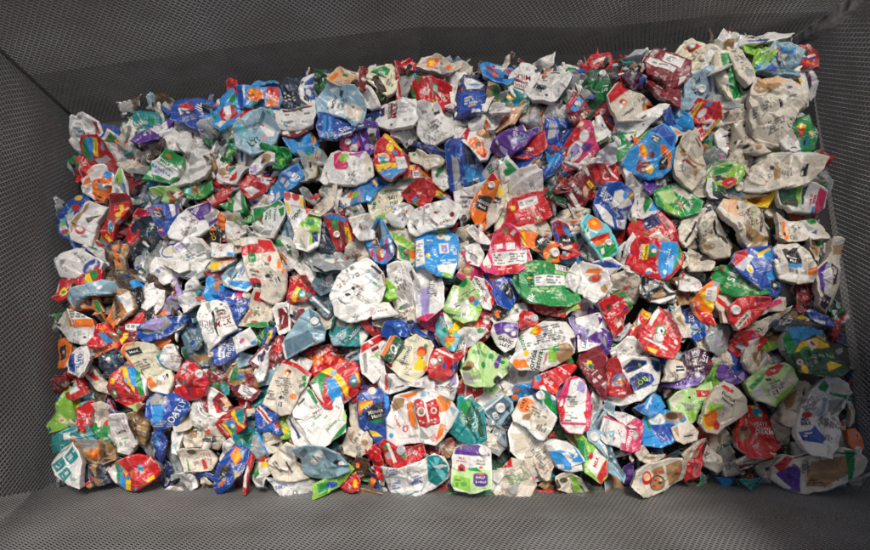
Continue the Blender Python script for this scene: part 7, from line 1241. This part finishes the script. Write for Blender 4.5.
ZB, ZK, ZT = -0.16, 0.06, 0.95
def up_line(u0, v0, z0, u1, v1, z1, z):
    """point at height z on the straight 3D line through two photographed points"""
    a, b = P3(u0, v0, z0), P3(u1, v1, z1); t = (z - z0) / (z1 - z0)
    return a + (b - a) * t
# corner lines as photographed (photo point low on the wall, photo point high on the wall)
def BL(z): return up_line(60, 105, 0.0, 0, 50, 0.33, z)
def BR(z): return up_line(834, 17, 0.0, 868, -6, 0.16, z)
def FL(z): return up_line(35, 492, 0.0, 0, 498, 0.20, z)
def FR(z): return up_line(892, 491, 0.0, 1010, 520, 0.5, z)
def panel(name, A, B, za, zb, ca, cb, wd, th, mat, seed, dents=0, zs=None):
    zs = zs or [za, zb]
    VV, FF, n = [], [], 0
    for k in range(len(zs) - 1):
        V, F_ = strands(A(zs[k]), B(zs[k]), A(zs[k + 1]), B(zs[k + 1]), ca, cb, wd, th, seed=seed + k, dents=dents)
        VV.append(V); FF.append(F_ + n); n += len(V)
    o = mesh_obj(name, np.concatenate(VV) - 0, [np.concatenate(FF)], mat, bin_, smooth=False)
    return o
# far wall: the mesh sags outwards between its posts and is kinked along a crease low down
BASE = [(60, 105), (230, 64), (420, 36), (600, 34), (720, 20), (830, 16)]
def back_at(k):
    fr = (BASE[k][0] - 60) / 770.0
    def f(z):
        line = BL(z) * (1 - fr) + BR(z) * fr
        off = P3(BASE[k][0], BASE[k][1], 0.0) - (BL(0) * (1 - fr) + BR(0) * fr)
        return line + off * max(0.0, 1 - max(z, 0) / 1.3)
    return f
bv, bf, bn = [], [], 0; kv, kf, kn = [], [], 0; SHADE_TOP = (0.19, 0.11, 0.07, 0.05, 0.04, 0.03)
SHADEM = solid('shade_toned_mesh', (0.27, 0.26, 0.245), 0.36, 0.25, 0.4, 11, c2=(0.15, 0.135, 0.12))  # same mesh in a darker colour, shade painted in low on the far wall
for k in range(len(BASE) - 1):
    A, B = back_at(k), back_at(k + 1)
    za, zb = SHADE_TOP[k], SHADE_TOP[k + 1]
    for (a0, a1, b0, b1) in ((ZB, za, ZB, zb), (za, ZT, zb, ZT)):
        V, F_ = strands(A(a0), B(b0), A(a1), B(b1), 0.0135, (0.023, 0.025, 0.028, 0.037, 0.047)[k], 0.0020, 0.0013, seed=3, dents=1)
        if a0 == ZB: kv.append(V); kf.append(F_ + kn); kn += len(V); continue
        bv.append(V); bf.append(F_ + bn); bn += len(V)
mesh_obj('lower_back_panel', np.concatenate(kv), [np.concatenate(kf)], SHADEM, bin_, smooth=False)
mesh_obj('back_panel', np.concatenate(bv), [np.concatenate(bf)], STEEL, bin_, smooth=False)
panel('left_panel', FL, BL, 0, 0, 0.0135, 0.023, 0.0019, 0.0013, STEEL, 13, 1, [ZB, 0.10, 0.30, ZT])
panel('right_panel', BR, FR, 0, 0, 0.0150, 0.036, 0.0020, 0.0014, DARK, 23, 1, [ZB, 0.30, ZT])
# the near wall leans so that it is seen almost along its face
def NL(z): return FL(z) + np.array([-0.02, -0.0, 0])
def NR(z): return up_line(905, 491, 0.0, 1080, 606, 0.62, z)
def NLL(z): return up_line(-640, 491.5, 0.0, -700, 606, 0.62, z)
NV, NF, nn_ = [], [], 0
sb, st_ = P3(38, 491.5, 0.0), P3(-630, 606, 0.62)        # the seam where it meets the left panel
for z0, z1 in ((ZB, 0.2), (0.2, 0.62), (0.62, ZT)):
    V, F_ = strands(NLL(z0), NR(z0), NLL(z1), NR(z1), 0.0125, 0.027, 0.0030, 0.0014, seed=33, dents=1)
    mid = V.reshape(-1, 8, 3).mean(1); ok = mid[:, 0] > sb[0] + (st_[0] - sb[0]) * np.maximum(mid[:, 2], 0) / 0.62
    V = V.reshape(-1, 8, 3)[ok].reshape(-1, 3); n_ = len(V) // 8
    F_ = np.concatenate([(np.arange(n_) * 8)[:, None] + np.array([[q, (q + 1) % 4, 4 + (q + 1) % 4, 4 + q]]) for q in range(4)])
    NV.append(V); NF.append(F_ + nn_); nn_ += len(V)
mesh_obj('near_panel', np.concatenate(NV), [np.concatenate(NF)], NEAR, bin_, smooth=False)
# posts and rails
yv = (0, 1, 0.2)
beam('corner_post', BR(ZB) + np.array([-0.022, -0.02, 0]), BR(ZT) + np.array([-0.022, -0.02, 0]), yv, 0.036, 0.036, FRAME, bin_)
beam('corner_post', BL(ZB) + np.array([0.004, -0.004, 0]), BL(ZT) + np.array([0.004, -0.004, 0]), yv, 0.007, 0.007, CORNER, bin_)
for A, B in ((BL, BR), (FL, NR), (FL, BL), (NR, BR)):
    beam('top_rail', A(ZT) , B(ZT), (0, 0, 1), 0.03, 0.03, FRAME, bin_)
c4 = [FL(ZB), NR(ZB), BR(ZB), BL(ZB)]
fl = np.array([c4[0], c4[1], c4[2], c4[3]]); lowr = fl.copy(); lowr[:, 2] -= 0.004
mesh_obj('bin_floor', np.concatenate([fl, lowr]), [np.array([(0, 1, 2, 3), (7, 6, 5, 4), (0, 4, 5, 1), (1, 5, 6, 2), (2, 6, 7, 3), (3, 7, 4, 0)])], FLOORM, bin_, smooth=False)

# ---------------------------------------------------------------- the yard floor the bin stands on
GROUND = solid('dark_concrete', (0.006, 0.0056, 0.0052), 0.9, 0, 0.5, 3, bump=0.1)
nn = 40; gx, gy = np.meshgrid(np.linspace(-30, 30, nn), np.linspace(-30, 30, nn))
gv = np.stack([gx.ravel(), gy.ravel(), np.full(nn * nn, -0.22)], 1); ii = np.arange(nn * nn).reshape(nn, nn)
o = mesh_obj('ground', gv, [np.stack([ii[:-1, :-1], ii[:-1, 1:], ii[1:, 1:], ii[1:, :-1]], -1).reshape(-1, 4)], GROUND); o['kind'] = 'structure'

# unseen steel sheet added over the right end for shade, lid in name only
BLOCKM = solid('shade_sheet_steel', (0.16, 0.13, 0.10), 0.6, 0.3, 0.4, 8, bump=0.1)
lid = bpy.data.meshes.new('lid')
z0, z1 = 0.80, 0.804
edge = [(0.66, -0.62), (1.9, -0.62), (1.9, 0.62), (0.93, 0.62), (0.74, 0.25), (0.68, -0.2)]
lv = np.array([(x_, y_, z_) for z_ in (z0, z1) for x_, y_ in edge]); ne = len(edge)
mesh_obj('lid', lv, [np.array([(3, 2, 1, 0), (5, 4, 3, 0), (6, 7, 8, 9), (6, 9, 10, 11)] + [(k, (k + 1) % ne, ne + (k + 1) % ne, ne + k) for k in range(ne)])], BLOCKM, bin_, smooth=False)
